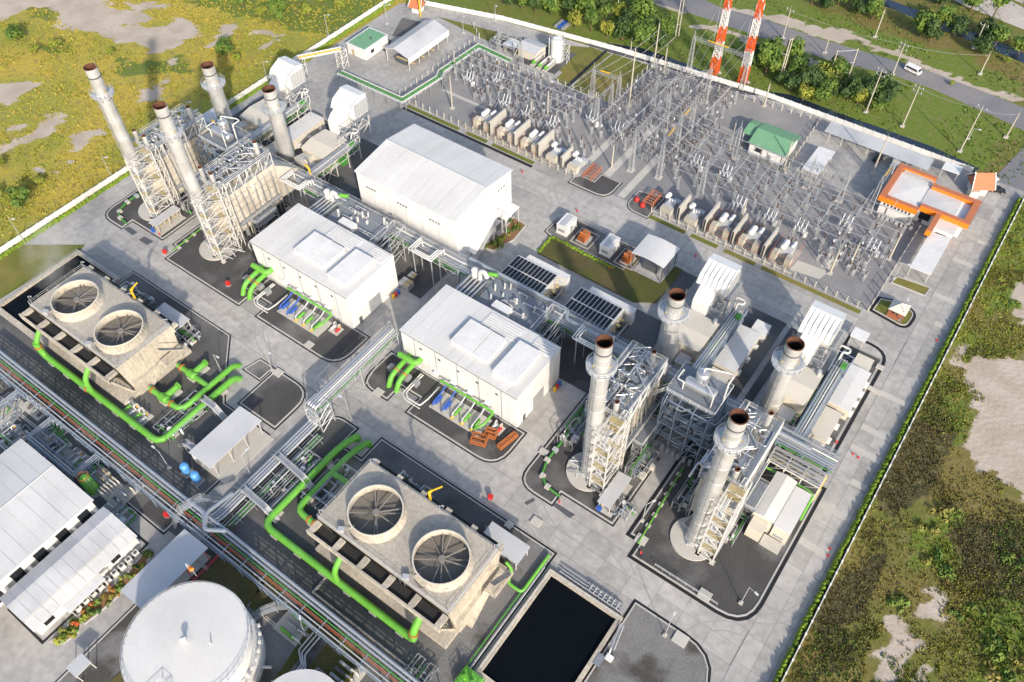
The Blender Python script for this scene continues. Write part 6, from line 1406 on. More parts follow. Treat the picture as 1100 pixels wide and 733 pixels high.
for q in ((-33,76.2,-27.4,80,'pipe runs on the gravel right of the middle stack tower'),(-34.4,86,-29.6,96,'crowded valve pipework between middle boiler and blue grey tower'),(-36.6,100,-33.4,106.8,'pipe manifold behind the middle boiler'),(-22,97,-19,106.8,'pipe manifold between blue grey tower and right boiler'),
  (-10.4,84,-7.4,97,'silver pipework along the right side of the right boiler'),(-21.6,84.6,-18.4,95,'crowded pipework on the left side of the right boiler'),(-50.6,84,-46.4,96,'green valve pipework left of the middle boiler'),(-49.6,98,-44.6,106.6,'pipe manifold left of the middle boiler near the rack'),
  (-47.6,113,-38,116.4,'low pipework at the foot of the flue stack by the lawn'),(-21,113,-12,116.4,'low pipework at the foot of the right flue stack'),(-10.6,117,-8.4,131,'narrow pipework beside the right turbine enclosure'),(-36.6,117,-33.8,131,'narrow pipework beside the middle turbine enclosure'),
  (-196,112.6,-186,117,'low pipework at the foot of the leftmost flue stack'),(-172,112.6,-160,117,'low pipework near the flue stack by the large hall'),(-181.6,86,-176.8,101,'pipework between the two upper left boilers'),(-153.2,86,-146,104,'pipework beside the bright ribbed boiler and turbine building'),
  (-145,100.2,-139,106.6,'vents and pipes behind the left turbine building corner'),(-134,108,-126,112.8,'pipe bends under the rack at the large hall'),
  (-158,10,-148,17,'grey pipework beside the stained concrete pad'),(-148,14.2,-137,20,'blue grey pipework between rack and warehouse'),(-134,15,-124,20.4,'pipes and pumps above the green tank'),(-119,9,-112,17.6,'filter pipework at the end of the office block'),(-170,12,-159,20,'grey pipework at the left picture edge'),
  (-60,8,-52,17,'pump pipework right of the round tank'),(-46,22,-40,30,'pipe drops by the lower rack near the basin corner'),(-95,34,-90,50,'valve pipework beside the parallel green pipes'),(-88,40,-80,52,'valves between the green branches of the near tower'),(-128,33,-121,46,'valve pipework by the green pumps of the upper tower'),(-147,53.2,-139.5,58.6,'green pipe skid with red ends behind the upper left tower'),(-74,53.4,-63,58,'cabinets and pipes behind the nearest cooling tower'),(-170,53.6,-158,59,'green pipework behind the upper left cooling tower')):
    clutter(*q[:4], seed=int(abs(q[0]*7+q[1]*3)), lab=q[4], n=12 if (q[2]-q[0])*(q[3]-q[1]) > 40 else 8, zmax=3.2 if q[1] > 83 and q[1] < 107 else 1.8)

# covers over the drains, gratings and small rails
for k, (a, b, w, d) in enumerate(((*(-6.9,71.9),2.6,2.2),(*(-6.6,61.5),2.8,2.4),(*(-51.5,80.4),2.0,1.6),(*(-43.1,65.5),2.2,1.8),(*(-23.1,74.9),2.4,2.0),(*(-116.1,71.8),2.0,2.0),(*(-116.1,61.3),2.2,2.0),(*(-92.5,71.1),2.2,2.0),(*(-47.4,61.6),1.6,1.6),(*(0.9,146.7),1.8,1.4),(*(2.3,139.4),3.0,1.2))):
    sheet('drain_cover','concrete_light',rect(a-w/2,b-d/2,a+w/2,b+d/2),.36+.004*k,.3)
for q in ([(-188.1,71.5),(-187.5,73.0),(-183.6,72.8),(-184.0,71.2)],[(-181.0,71.1),(-180.9,72.9),(-177.2,73.1),(-177.5,71.1)],[(-42.6,70.7),(-42.1,71.6),(-37.4,71.7),(-37.9,70.3)],[(-47.9,67.7),(-46.9,69.8),(-46.2,69.5),(-47.0,67.5)]): sheet('drain_grating','steel_dark',q,.045,.03)
sheet('dark_pit','asphalt',[(-190.9,188.6),(-195.9,200.0),(-188.4,201.5),(-185.1,192.0)],.04,.03); sheet('dark_pit','asphalt',[(-191.2,180.6),(-192.9,186.5),(-189.0,186.4),(-186.2,179.9)],.035,.03)
single(MB().rail([(-18,71.5),(-4,71.5)],.2,1.1,.05,1.6),'guard_rail','galv_light','low steel guard rail along the lower edge of the right stack island','railing',base=(-18,71.5,.2))
t = thing('sluice_gate',(*(-145.4,228.5),0),'blue sluice screen standing in the ditch beside the dark trees','gate'); x, y = (-145.4,228.5)
for k in range(3): MB().box(x-2+1.5*k,y-2.4,0,x-.9+1.5*k,y+2.4,.8).build('screen_panel','blue' if k % 2 else 'galv',t)

# ================================================================ SWITCHYARD
def insulator(mb, x, y, z, h, r=.16, n=6):
    k = max(3, int(h/.28)); prof = []
    for j in range(k): a = z+h*j/k; b = z+h*(j+.5)/k; prof += [(r*.55,a),(r,b)]
    mb.lathe(x, y, prof+[(r*.4,z+h)], n, smooth=False); return mb
GP = {}
def make_post(tall):
    t = thing('post_insulator', (0,0,0), 'x', 'insulator'); z = 4.6 if tall else 2.6
    MB().frame(-.22,-.22,.22,.22,0,z,3,.035,True).cbox(0,0,0,.8,.8,.2).build('stand','galv_light',t)
    insulator(MB(),0,0,z,2.1,.19).build('insulator','insulator',t); MB().cyl(0,0,z+1.9,z+2.1,.14,6).build('cap','galv_light',t); return t
def make_switch():
    t = thing('disconnector', (0,0,0), 'x', 'switch'); m = MB()
    for x in (-1.5,1.5): m.frame(x-.2,-.9,x+.2,.9,0,2.7,2,.04)
    m.bar((-1.8,-.7,2.7),(1.8,-.7,2.7),.08,4).bar((-1.8,.7,2.7),(1.8,.7,2.7),.08,4); m.build('stand','galv_light',t)
    for x in (-1.5,0,1.5):
        for y in (-.8,.8): insulator(MB(),x,y,2.75,1.5,.19).build('insulator','insulator',t)
        MB().bar((x,-.9,4.3),(x,.9,4.3),.07,5).build('arm','galv_light',t)
    return t
def make_ct():
    t = thing('instrument_transformer', (0,0,0), 'x', 'transformer'); MB().frame(-.25,-.25,.25,.25,0,2.4,2,.04).build('stand','galv_light',t)
    MB().cbox(0,0,2.4,.7,.7,.6).build('base_tank','galv_light',t); insulator(MB(),0,0,3.0,1.8,.2).build('insulator','insulator',t); MB().cyl(0,0,4.8,5.4,.28,8).build('head','bushing',t); return t
def make_breaker():
    t = thing('circuit_breaker', (0,0,0), 'x', 'circuit breaker'); m = MB()
    for x in (-1.3,1.3):
        for y in (-.5,.5): m.bar((x,y,0),(x,y,2.2),.09,4)
    m.bar((-1.6,-.5,2.2),(1.6,-.5,2.2),.09,4).bar((-1.6,.5,2.2),(1.6,.5,2.2),.09,4); m.build('stand','galv_light',t)
    MB().cbox(1.9,0,.7,.7,1.1,1.4).build('control_cabinet','white',t)
    for x in (-1.2,0,1.2):
        MB().bar((x,-1.0,2.6),(x,1.0,2.6),.3,10).build('tank','galv_light',t)
        for s in (-1,1):
            b = MB(); p = Vector((x,s*.7,2.8)); d = Vector((0,s*.55,1)).normalized()
            for k in range(6): b.bar(p+d*(.34*k),p+d*(.34*k+.28),.17,7,.12)
            b.bar(p,p+d*2.3,.07,6); b.build('bushing','bushing',t)
    return t
POST = {True: make_post(True), False: make_post(False)}; SW = make_switch(); CT = make_ct(); CB = make_breaker(); used = set()
def put(o, x, y, lab, grp, rz=0):
    if o.name not in used:
        used.add(o.name); o.location = (x,y,.05); o.rotation_euler = (0,0,rz); o['label'] = lab
        if grp: o['group'] = grp
        elif 'group' in o: del o['group']
        return o
    c = cp(o, label=lab, loc=(x,y,.05), rz=rz)
    if grp: c['group'] = grp
    elif 'group' in c: del c['group']
    return c
# breakers with raised white bushings, at the places they show
CBP = [(-150.5,180.7),(-141.9,185.4),(-133.0,176.9),(-123.7,176.4),(-114.6,176.5),(-106.1,185.9),(-96.8,185.6),(-69.7,185.5),(-60.7,186.2),(-51.6,176.6),(-42.3,176.7),(-33.7,177.4),(-24.5,186.2),(-15.1,181.4)]
CBL = ['circuit breaker with white V bushings furthest left near the pipe rack corner','circuit breaker with white V bushings below the two upper left gantry towers','circuit breaker behind the first upper row transformer','circuit breaker behind the second upper row transformer','circuit breaker behind the third upper row transformer','circuit breaker below the lawn gantry, its left one','circuit breaker below the lawn gantry, nearer the lattice portals','circuit breaker at the end of the pale strip left of the green roofed house','circuit breaker in front of the green roofed control house','circuit breaker behind the third lower row transformer','circuit breaker behind the fourth lower row transformer','circuit breaker behind the last lower row transformer','circuit breaker by the concrete path in the right bay','circuit breaker nearest the right fence among three masts']
for p, l in zip(CBP, CBL): put(CB, p[0], p[1], l, None)
def clear(x, y, d=1.9): return inside((x,y), YARD) and all(abs(x-p[0]) > d or abs(y-p[1]) > d for p in CBP)
# left bay
n = 0
for i, x in enumerate([-156+4.4*k for k in range(11)]):
    for j, y in enumerate((176.5,181.0,184.6,188.6,192.0)):
        if not clear(x,y) or x > -110 or (x < -146 and y < 180): continue
        k = (i+2*j) % 5
        if k == 0: put(CT,x,y,'instrument transformer with pale head in the left switchyard bay','instrument transformers of the left bay',PI/2)
        elif k == 3: put(SW,x,y,'three pole disconnector with brown insulators in the left switchyard bay','disconnectors of the left bay',0)
        else: put(POST[k % 2 == 0],x,y,'brown post insulator on steel stand in the left switchyard bay','post insulators of the left bay')
for i in range(8):
    for j, y in enumerate((172.5,175.5)):
        x = -131+4.4*i+1.4*j
        if clear(x,y): put(POST[False],x,y,'brown post insulator on steel stand in the left switchyard bay','post insulators of the left bay')
# middle bay: rows of dark disconnectors beside the walkways
for i, x in enumerate((-103.6,-100.2,-94.4,-91.6,-86.6,-84.0,-78.2,-74.8)):
    for j, y in enumerate((182,187.2,192.4,197.6,202.8,208,213,218,222)):
        if not clear(x,y): continue
        k = (i*3+j*2) % 7
        if k in (0,3): put(CT,x,y,'instrument transformer with pale head in the middle switchyard bay','instrument transformers of the middle bay',PI/2)
        elif k in (1,4,6): put(SW,x,y,'three pole disconnector with brown insulators in the middle switchyard bay','disconnectors of the middle bay',PI/2)
        else: put(POST[True],x,y,'brown post insulator on steel stand in the middle switchyard bay','post insulators of the middle bay')
# right bay: rows of posts under long tube busbars
ys = [175.5+3.7*k for k in range(8)]
for j, y in enumerate(ys):
    x0 = -74 if j > 0 else -70; x1 = -12 if y < 196 else -40
    if y > 199: x0, x1 = -72, -44
    for i in range(int((x1-x0)/6.2)+1):
        x = x0+6.2*i+(j % 2)*1.2
        if clear(x,y,2.4) and not (-66 < x < -50 and y > 199.5): put(POST[True],x,y,'brown post insulator carrying busbar tube in the right switchyard bay','post insulators of the right bay')
    seg = [(x0-1,x1+1)] if y < 199 else []
    for a, b in seg:
        o = MB().bar((a,y,6.9),(b,y,6.9),.11,8).build('busbar','lagging',None); tag(o,'long silver busbar tube across the right switchyard bay','busbar','busbars of the right bay')
for i in range(9):
    x = -70+6.8*i; m = MB().bar((x,175,8.4),(x,197,8.4),.07,6); 
    o = m.build('cross_busbar','galv_light'); tag(o,'thin crossing busbar above the long tubes in the right bay','busbar','cross busbars of the right bay')
for y in (178.6,183,186.6,190.4): o = MB().bar((-157,y,6.9),(-110,y,6.9),.08,8).build('busbar','galv_light'); tag(o,'silver busbar tube across the left switchyard bay','busbar','busbars of the left bay')
for i, x in enumerate((-101.9,-93,-85.3,-76.5)): o = MB().bar((x,181,6.9),(x,222,6.9),.09,8).build('busbar','galv_light'); tag(o,'silver busbar tube running towards the canal in the middle bay','busbar','busbars of the middle bay')
for i in range(12):
    x, y = -24+(i % 4)*3.2, 172+(i//4)*3.6
    if clear(x,y): put(SW if i % 3 == 0 else CT,x,y,('three pole disconnector' if i % 3 == 0 else 'instrument transformer')+' near the right masts of the switchyard','equipment near the right masts')

# ---- lattice gantries
def lattice(mb, x, y, w0, w1, H, n, r=.06):
    c = lambda f: w0+(w1-w0)*f
    for k in range(n):
        z0, z1 = H*k/n, H*(k+1)/n; a, b = c(k/n)/2, c((k+1)/n)/2; P = lambda s, q, z: (x+s[0]*q, y+s[1]*q, z); S = ((-1,-1),(1,-1),(1,1),(-1,1))
        for j in range(4):
            s, u = S[j], S[(j+1)%4]; mb.bar(P(s,a,z0),P(u,b,z1),r,3,caps=False); mb.bar(P(u,a,z0),P(s,b,z1),r,3,caps=False); mb.bar(P(s,b,z1),P(u,b,z1),r,3,caps=False)
def lat_legs(t, x, y, w0, w1, H, m, r=.09):
    for s in ((-1,-1),(1,-1),(1,1),(-1,1)): MB().bar((x+s[0]*w0/2,y+s[1]*w0/2,0),(x+s[0]*w1/2,y+s[1]*w1/2,H),r,4).build('leg',m,t)
def gantry(pts, H, lab, beam=True, peak=2.5, yellow=False):
    c = pts[0]; t = thing('gantry', (c[0],c[1],0), lab, 'gantry')
    for p in pts:
        lat_legs(t,p[0],p[1],1.4,.7,H,'galv',.065); m = MB(); lattice(m,p[0],p[1],1.4,.7,H,8,.03); m.bar((p[0],p[1],H),(p[0],p[1],H+peak),.2,4,.04); m.build('bracing','galv',t); MB().cbox(p[0],p[1],0,2,2,.3).build('footing','concrete_light',t)
    if beam:
        for p, q in zip(pts, pts[1:]):
            p3, q3 = Vector((p[0],p[1],H-.6)), Vector((q[0],q[1],H-.6)); d = (q3-p3); L = d.length; d.normalize(); s = Vector((-d.y,d.x,0))*.45; u = Vector((0,0,.45)); m = MB()
            for e in (s+u,s-u,-s+u,-s-u): m.bar(p3+e,q3+e,.055,4)
            k = int(L/1.1)
            for j in range(k):
                a = p3+d*(L*j/k); b = p3+d*(L*(j+1)/k)
                for e, f in ((s+u,s-u),(-s+u,-s-u),(s+u,-s+u)): m.bar(a+e,b+f,.03,3,caps=False)
            m.build('beam','galv',t)
            if yellow: MB().bar(p3+d*L*.25+Vector((0,0,.75)),p3+d*L*.62+Vector((0,0,.75)),.16,4).build('marker','yellow',t)
            for j in range(4):
                c = p3+d*(L*(j+.6)/4.2)-Vector((0,0,.5)); insulator(MB(),c.x,c.y,c.z-1.6,1.5,.14).build('string_insulator','insulator',t)
    return t
gantry([(-85.2,174.8),(-86.3,196.8)],13.5,'lattice portal standing furthest left along the pale strips')
gantry([(-76.9,176.6),(-77.9,188.4),(-78.3,197.6)],13,'lattice portal of three towers right of the pale strips',yellow=True)
gantry([(-114.3,199.2),(-105.4,200.3)],10,'lattice portal standing on the golden lawn edge',yellow=True)
gantry([(-150.9,198.0),(-141.4,197.7)],10.5,'lattice portal at the upper left corner of the switchyard')
gantry([(-96.0,230.8),(-76.6,230.9)],12,'lattice portal along the canal wall next to the striped towers',yellow=True)
gantry([(-63,197.5),(-63,176)],11,'lattice portal in the right bay before the green roofed house')
gantry([(-83.0,217.2),(-93.2,201.1)],12,'lattice portal across the middle bay near the canal')
gantry([(-21.5,198),(-21.5,209)],11,'lattice portal beside the orange trimmed office',yellow=True)
gantry([(-40,197.6),(-30,197.6)],9,'low lattice portal at the top of the right bay')
gantry([(-105.1,186.9),(-105.3,195.6)],10,'small lattice portal between the two bays by the lawn')
# ---- red and white towers
def pylon(x, y, H, lab):
    t = thing('transmission_tower', (x,y,0), lab, 'pylon'); cuts = [0,6.4,11.9,17,23,29,36,43,H]; w = lambda z: 2.4-1.0*min(1,z/30)
    for k in range(len(cuts)-1):
        z0, z1 = cuts[k], cuts[k+1]; m = MB(); n = 3
        for j in range(n):
            a, b = z0+(z1-z0)*j/n, z0+(z1-z0)*(j+1)/n; S = ((-1,-1),(1,-1),(1,1),(-1,1))
            for q in range(4):
                s, u = S[q], S[(q+1)%4]; P = lambda s_, z: (x+s_[0]*w(z)/2, y+s_[1]*w(z)/2, z)
                m.bar(P(s,a),P(s,b),.14,4,caps=False); m.bar(P(s,a),P(u,b),.09,4,caps=False); m.bar(P(u,a),P(s,b),.09,4,caps=False); m.bar(P(s,b),P(u,b),.09,4,caps=False)
                mid = (a+b)/2; m.bar(P(s,mid),P(u,mid),.07,4,caps=False)
        m.build('tower_section','orange_red' if k % 2 == 0 else 'white',t)
    for z in (25,31,37):
        for s in (-1,1):
            m = MB(); e = Vector((x+s*5.5*.5,y-s*5.5*.86,z)); m.bar((x,y,z+1.3),e,.1,4); m.bar((x,y,z),e,.12,4); m.build('cross_arm','white' if z != 31 else 'orange_red',t); insulator(MB(),e.x,e.y,z-2,1.9,.16).build('insulator','bushing',t)
    for a in (-1,1):
        for b in (-1,1): MB().cbox(x+1.5*a,y+1.5*b,0,1,1,.4).build('footing','concrete_light',t)
    return t
DM('orange_red',(.72,.10,.02),.5)
pylon(-87.9,232.8,50,'red and white striped lattice tower on the left of the pair'); q = (-77.8,233.3); pylon(q[0],q[1],50,'red and white striped lattice tower on the right of the pair')

# ---- masts and poles
def mast(b, H, lab, r=.3, name='lightning_mast', grp=None, arms=0, m='pole', cat='pole'):
    t = thing(name, (b[0],b[1],0), lab, cat, grp); MB().bar((b[0],b[1],0),(b[0],b[1],H),r,8,r*.55).build('shaft',m,t); MB().bar((b[0],b[1],H),(b[0],b[1],H+1.2),.05,4).build('tip','galv',t); MB().cbox(b[0],b[1],0,1.3,1.3,.35).build('footing','concrete_light',t)
    for k in range(arms):
        z = H-.6-1.5*k; mm = MB().bar((b[0]-1.5,b[1]+.5,z),(b[0]+1.5,b[1]-.5,z),.1,4)
        mm.build('cross_arm','galv',t)
        for s in (-1.3,0,1.3): insulator(MB(),b[0]+s,b[1]-s*.33,z+.05,.6,.12).build('insulator','bushing',t)
    return t
for b, H, l in (((-101.8,201.5),20.5,'tall pale lightning mast at the lawn edge of the switchyard'),((-106.1,224.7),16,'tall pale mast by the canal wall beside the lawn fence'),((-101.9,224.2),9,'short pale mast by the canal wall'),
  ((-90.2,172.1),8.6,'short lightning mast beside the orange frame and dark pad'),((-120.2,182.4),9,'short lightning mast behind the third upper transformer'),((-123.1,177.4),7,'short lightning mast behind the second upper transformer'),((-65.7,200.3),9.6,'pale lightning mast left of the green roofed house'),
  ((-147.3,168.0),12,'pale lightning mast at the left end of the switchyard'),((-159.0,184.2),7.2,'short pale mast by the rack corner at upper left'),((-66.6,226.3),8,'pale mast on the canal wall behind the green roofed house'),((-48.6,201.4),10,'pale lightning mast right of the green roofed house'),
  ((-26.6,214.3),13.5,'pale leaning looking mast by the long car park roof'),((-21.0,169.1),9,'leftmost of the three masts in the right gravel bay'),((-17.8,174.7),8.6,'middle one of the three masts in the right gravel bay'),((-10.2,183.2),9.4,'rightmost of the three masts in the right gravel bay'),((-49.1,174.5),7.4,'short mast on the tallest transformer partition wall')):
    mast(b,H,l)
UP = [((840.7,41.5),11,'utility pole on the far verge right of the striped towers',1),((886,57),5,'short utility pole at the road edge by trees',0),((930,121),15.5,'utility pole rising from trees between canal and road',2),((958.7,80.4),11.5,'utility pole on the road shoulder left of the white van',2),((940,40),10,'utility pole on the grass beyond the road above the van',0),((969,136),14.5,'utility pole between canal and road just below the white van',2),
 ((1004.6,27),7.5,'utility pole amid trees near the upper canal',0),((1052.8,79.9),7.5,'utility pole standing alone on the grass beyond the road',0),((1045.6,51.9),9,'utility pole in front of the large tree at upper right',1),((1031,163),16,'tall utility pole on the lawn near the gate road',1),((1080.6,147.8),9,'utility pole at the gate road junction',0),((663,15.5),8,'thin pole among the dark trees at the top',0),((677.4,55.7),4,'short thin post by the canal left of the masts',0),((703,30),4,'short post among the trees above the lawn',0)]
PX = [(-78.1,265.7),(-62.7,265.6),(-39.0,241.6),(-39.4,266.3),(-52.3,284.8),(-27.2,241.2),(-37.8,304.3),(-16.0,283.1),(-22.4,297.3),(-8.9,239.2),(0.4,254.0),(-133.4,246.2),(-117.2,228.4),(-118.0,246.1)]
for (p, H, l, a), b in zip(UP, PX): mast(b,H,l,.24,'utility_pole',None,a)
def hframe(a, b, H, lab):
    t = thing('utility_pole', (a[0],a[1],0), lab, 'pole')
    for p in (a,b): MB().bar((p[0],p[1],0),(p[0],p[1],H),.24,8,.16).build('shaft','pole',t)
    for z in (H*.32,H*.6,H-.5): MB().bar((a[0],a[1],z),(b[0],b[1],z),.1,4).build('cross_beam','galv_light',t)
    return t
hframe((-55.0,248.8),(-50.1,253.3),12.5,'wide twin utility pole with cross beams standing among the road trees')
hframe((-68.7,242.1),(-68.3,243.1),15,'close twin utility pole right of the striped towers'); hframe((-109.2,245.4),(-108.6,246.5),14,'close twin utility pole left of the striped towers')
# wires
def wires(name, segs, lab, grp, sag=1.2, r=.045):
    for p, q in segs:
        p, q = Vector(p), Vector(q); pts = []
        for k in range(7): f = k/6; c = p+(q-p)*f; c.z -= sag*4*f*(1-f); pts.append(c)
        m = MB()
        for a, b in zip(pts, pts[1:]): m.bar(a,b,r,3,caps=False)
        tag(m.build(name,'galv_light'),lab,'wire',grp)
g1 = (-96.0,230.8); g2 = (-76.6,230.9); a1 = (-83.0,217.2); a2 = (-93.2,201.1)
wires('conductor',[((-87.9+dx,232.8-dx*.4,z),(g1[0]+(g2[0]-g1[0])*f,g1[1]+(g2[1]-g1[1])*f,11.5)) for dx,z,f in ((-2.6,25,.1),(2.6,25,.22),(-2.6,31,.34))]+[((q[0]+dx,q[1]-dx*.4,z),(g1[0]+(g2[0]-g1[0])*f,g1[1]+(g2[1]-g1[1])*f,11.5)) for dx,z,f in ((-2.6,25,.6),(2.6,25,.75),(-2.6,31,.9))],'slack conductor from striped tower down to the canal side portal','conductors from the striped towers')
wires('conductor',[((g1[0]+(g2[0]-g1[0])*f,g1[1]+(g2[1]-g1[1])*f,11.5),(-86+8*f,197-1*f,12.6)) for f in (.15,.3,.45,.6,.75,.9)],'overhead conductor between canal side portal and middle portals','conductors over the middle bay')
wires('conductor',[((-114.3+9*f,199.2+f,9.4),(-121+10*f,177,7)) for f in (.1,.4,.7,1)]+[((-150.9+9*f,198,9.8),(-150+10*f,178,7)) for f in (.1,.5,.9)]+[((-114.3+9*f,199.2+f,9.4),(-106+8*f,222,15)) for f in (.1,.5,.9)],'overhead conductor fanning out from the left portals','conductors over the left bay')
wires('conductor',[((-85.2-1*f,175+21.6*f,12.9),(-77-1*f,176.6+21*f,12.4)) for f in (.1,.3,.5,.7,.9)]+[((-77-1*f,176.6+21*f,12.4),(-63,176+21.5*f,10.4)) for f in (.1,.3,.5,.7,.9)],'conductor strung between the lattice portals','conductors between the portals',.8)
wires('power_line',[((*PX[i],h),(*PX[j],k)) for i,j,h,k in ((0,3,10.4,10.9),(3,7,11,7),(2,5,15,14),(5,9,14,15.4),(9,10,15.4,8.6))],'power line strung between roadside utility poles','roadside power lines',1.0,.03)

# ---- transformers and fire walls
def big_tx(x, y, lab):
    t = thing('power_transformer', (x,y,0), lab, 'transformer')
    MB().cbox(x,y+.6,.4,3.4,4.6,2.9).build('tank','galv_light',t); MB().hcyl((x-.7,y-1.4,4.2),(x-.7,y+1.2,4.2),.8,14).build('conservator','white',t); MB().hcyl((x+1.2,y+.4,4.0),(x+1.2,y+2.4,4.0),.5,12).build('expansion_tank','bushing',t)
    fm = MB().box(-.09,-1.1,0,.09,1.1,2.9).mesh('radiator_fin','beige')
    for bx in (-2.6,1.4):
        for k in range(5): o = bpy.data.objects.new('radiator_fin',fm); C.objects.link(o); o.parent = t; o.location = (bx+.32*k,-2.9,.5)
        MB().bar((x+bx,y-2.0,3.2),(x+bx+1.3,y-2.0,3.2),.14,6).build('header','beige',t)
    for k in range(3): insulator(MB(),x-1+k,y+2.3,3.3,2.0,.2).build('bushing','insulator',t); insulator(MB(),x-1+k,y+.9,3.3,1.2,.15).build('bushing','insulator',t)
    for k in range(3): MB().pipe([(x-1+k,y+2.3,5.3),(x-1+k,y+3.6,6),(x-1+k,y+5.2,6.8)],.05,4).build('lead','galv',t)
    MB().cbox(x,y,.06,6.2,8.4,.3).build('plinth','concrete',t); MB().cbox(x+.2,y-3.9,.4,1,.6,1.3).build('control_cabinet','steel_dark',t)
    m = MB(); 
    for z in (1.2,3.6): m.bar((x-3,y-4.2,z),(x+3,y-4.2,z),.04,6); m.bar((x-3,y-4.2,z),(x-3,y+3.6,z),.04,6); m.bar((x+3,y-4.2,z),(x+3,y+3.6,z),.04,6)
    for a in (-3,3):
        for b in (-4.2,3.6): m.bar((x+a,y+b,0),(x+a,y+b,3.6),.04,6)
    m.build('deluge_pipe','terracotta',t); return t
def small_tx(x, y, lab):
    t = thing('power_transformer', (x,y,0), lab, 'transformer'); MB().cbox(x,y+.4,.35,2.6,3.4,2.2).build('tank','galv_light',t); MB().hcyl((x-1.9,y+1.4,3.0),(x-1.9,y+2.8,3.0),.75,14).build('conservator','white',t)
    fm = MB().box(-.13,-.9,0,.13,.9,2.1).mesh('radiator_fin','beige')
    for k in range(8): o = bpy.data.objects.new('radiator_fin',fm); C.objects.link(o); o.parent = t; o.location = (-1.5+.44*k,-2.0,.4)
    for k in range(3): MB().cyl(x-.8+.8*k,y+.8,2.5,3.3,.3,8).build('turret','white',t)
    MB().cbox(x+.6,y+2.8,.4,2.2,1.6,1.4).build('cable_box','galv_light',t); MB().cbox(x,y,.06,5.4,7,.3).build('plinth','concrete',t); return t
def firewall(x, lab, y0=163.6, y1=171.6, h=5.2, m='concrete_light'):
    t = thing('fire_wall', (x,(y0+y1)/2,0), lab, 'wall'); MB().box(x-.22,y0,0,x+.22,y1,h).build('wall',m,t); MB().box(x-.27,y0-.05,h,x+.27,y1+.05,h+.12).build('coping','concrete_light',t)
    for yy in (y0,y1-.5): MB().box(x-.34,yy,0,x+.34,yy+.5,h-.2).build('pier',m,t)
for x, l in ((-133,'first large beige transformer at the left of the upper row'),(-123.8,'second large beige transformer of the upper row between fire walls'),(-114.9,'third large beige transformer of the upper row')): big_tx(x,168,l)
for x, l in ((-106.4,'smaller grey transformer fourth in the upper row'),(-98.8,'smaller grey transformer at the right end of the upper row by the orange frame')): small_tx(x,166.4,l)
for x, l in ((-129,'concrete fire wall right of the first upper transformer'),(-119.8,'concrete fire wall right of the second upper transformer'),(-111,'concrete fire wall right of the third upper transformer'),(-102.6,'lower concrete fire wall between the two small upper transformers')): firewall(x,l,h=5.2 if x < -105 else 4.2,y1=172 if x < -105 else 169.6)
for x, l in ((-67.4,'smaller grey transformer first in the lower row by the red frame'),(-59.8,'smaller grey transformer second in the lower row')): small_tx(x,166.2,l)
for x, l in ((-51.4,'large beige transformer third in the lower row'),(-42.7,'large beige transformer fourth in the lower row'),(-33.4,'large beige transformer at the right end of the lower row')): big_tx(x,168,l)
for x, l in ((-63.6,'pale fire wall after the first lower transformer'),(-55.6,'pale fire wall after the second lower transformer'),(-47.2,'pale fire wall after the third lower transformer'),(-38.2,'pale fire wall before the last lower transformer')): firewall(x,l,h=5.0,m='concrete_light',y1=170 if x < -60 else 172)
# red pipe racks and hydrants at the yard gates
for x, l in ((-93.4,'red orange sprinkler pipe frame by the dark pad of the upper transformer row'),(-73.2,'red orange sprinkler pipe frame by two red fire boxes')):
    t = thing('sprinkler_frame', (x,166.5,0), l, 'pipe frame')
    for k in range(6): MB().pipe([(x-1.4,163.6+1.1*k,0),(x-1.4,163.6+1.1*k,1.8),(x+1.4,163.6+1.1*k,1.8),(x+1.4,163.6+1.1*k,0)],.12,6).build('pipe','terracotta',t)
    for xx in (-1.4,1.4): MB().bar((x+xx,163.4,1.8),(x+xx,169.4,1.8),.14,6).build('header','terracotta',t)
island(rounded([(-97,159.9),(-84.6,160),(-84.6,168),(-91,168),(-91,164),(-97,164)],[0,5,0,0,0,0]),0,'gravel_dark',drain=(.1,.5)); island(rounded([(-78.4,159.8),(-71,159.8),(-71,170),(-78.4,168)],[4,0,0,0]),0,'gravel_dark',drain=(.1,.4))
for p, l in (((-76.9,164.2),'round red fire hose box on gravel by the red pipe frame, left one'),((-74.4,163.1),'round red fire hose box nearest the lower transformer row')):
    single(MB().lathe(p[0],p[1],[(.75,0),(.75,.9),(.55,1.2),(.05,1.3)],12,True),'fire_box','red',l,'fire box',base=(p[0],p[1],0))
# yard fences
def fence(pts, lab, post='beige', h=2.2, gap=2.8, rails=3):
    t = thing('fence', (*pts[0],0), lab, 'fence'); pm = MB().box(-.11,-.11,0,.11,.11,h).mesh('post',post)
    for a, b in zip(pts, pts[1:]):
        L = math.hypot(b[0]-a[0],b[1]-a[1]); n = max(1,int(L/gap)); m = MB()
        for k in range(n+1): o = bpy.data.objects.new('post',pm); C.objects.link(o); o.parent = t; o.location = (a[0]+(b[0]-a[0])*k/n-pts[0][0],a[1]+(b[1]-a[1])*k/n-pts[0][1],0)
        for r in range(rails): z = .3+(h-.45)*r/(rails-1); m.bar((*a,z),(*b,z),.035,3)
        for k in range(n*3): f = (k+.5)/(n*3); m.bar((a[0]+(b[0]-a[0])*f,a[1]+(b[1]-a[1])*f,.2),(a[0]+(b[0]-a[0])*f,a[1]+(b[1]-a[1])*f,h-.1),.018,3,caps=False)
        m.build('mesh_panel','galv',t)
    return t
fence([(-160.4,162.2),(-97,162.2)],'switchyard fence with beige posts behind the upper transformer row road'); fence([(-71,162.2),(-8,162.2)],'switchyard fence with beige posts along the lower transformer row')
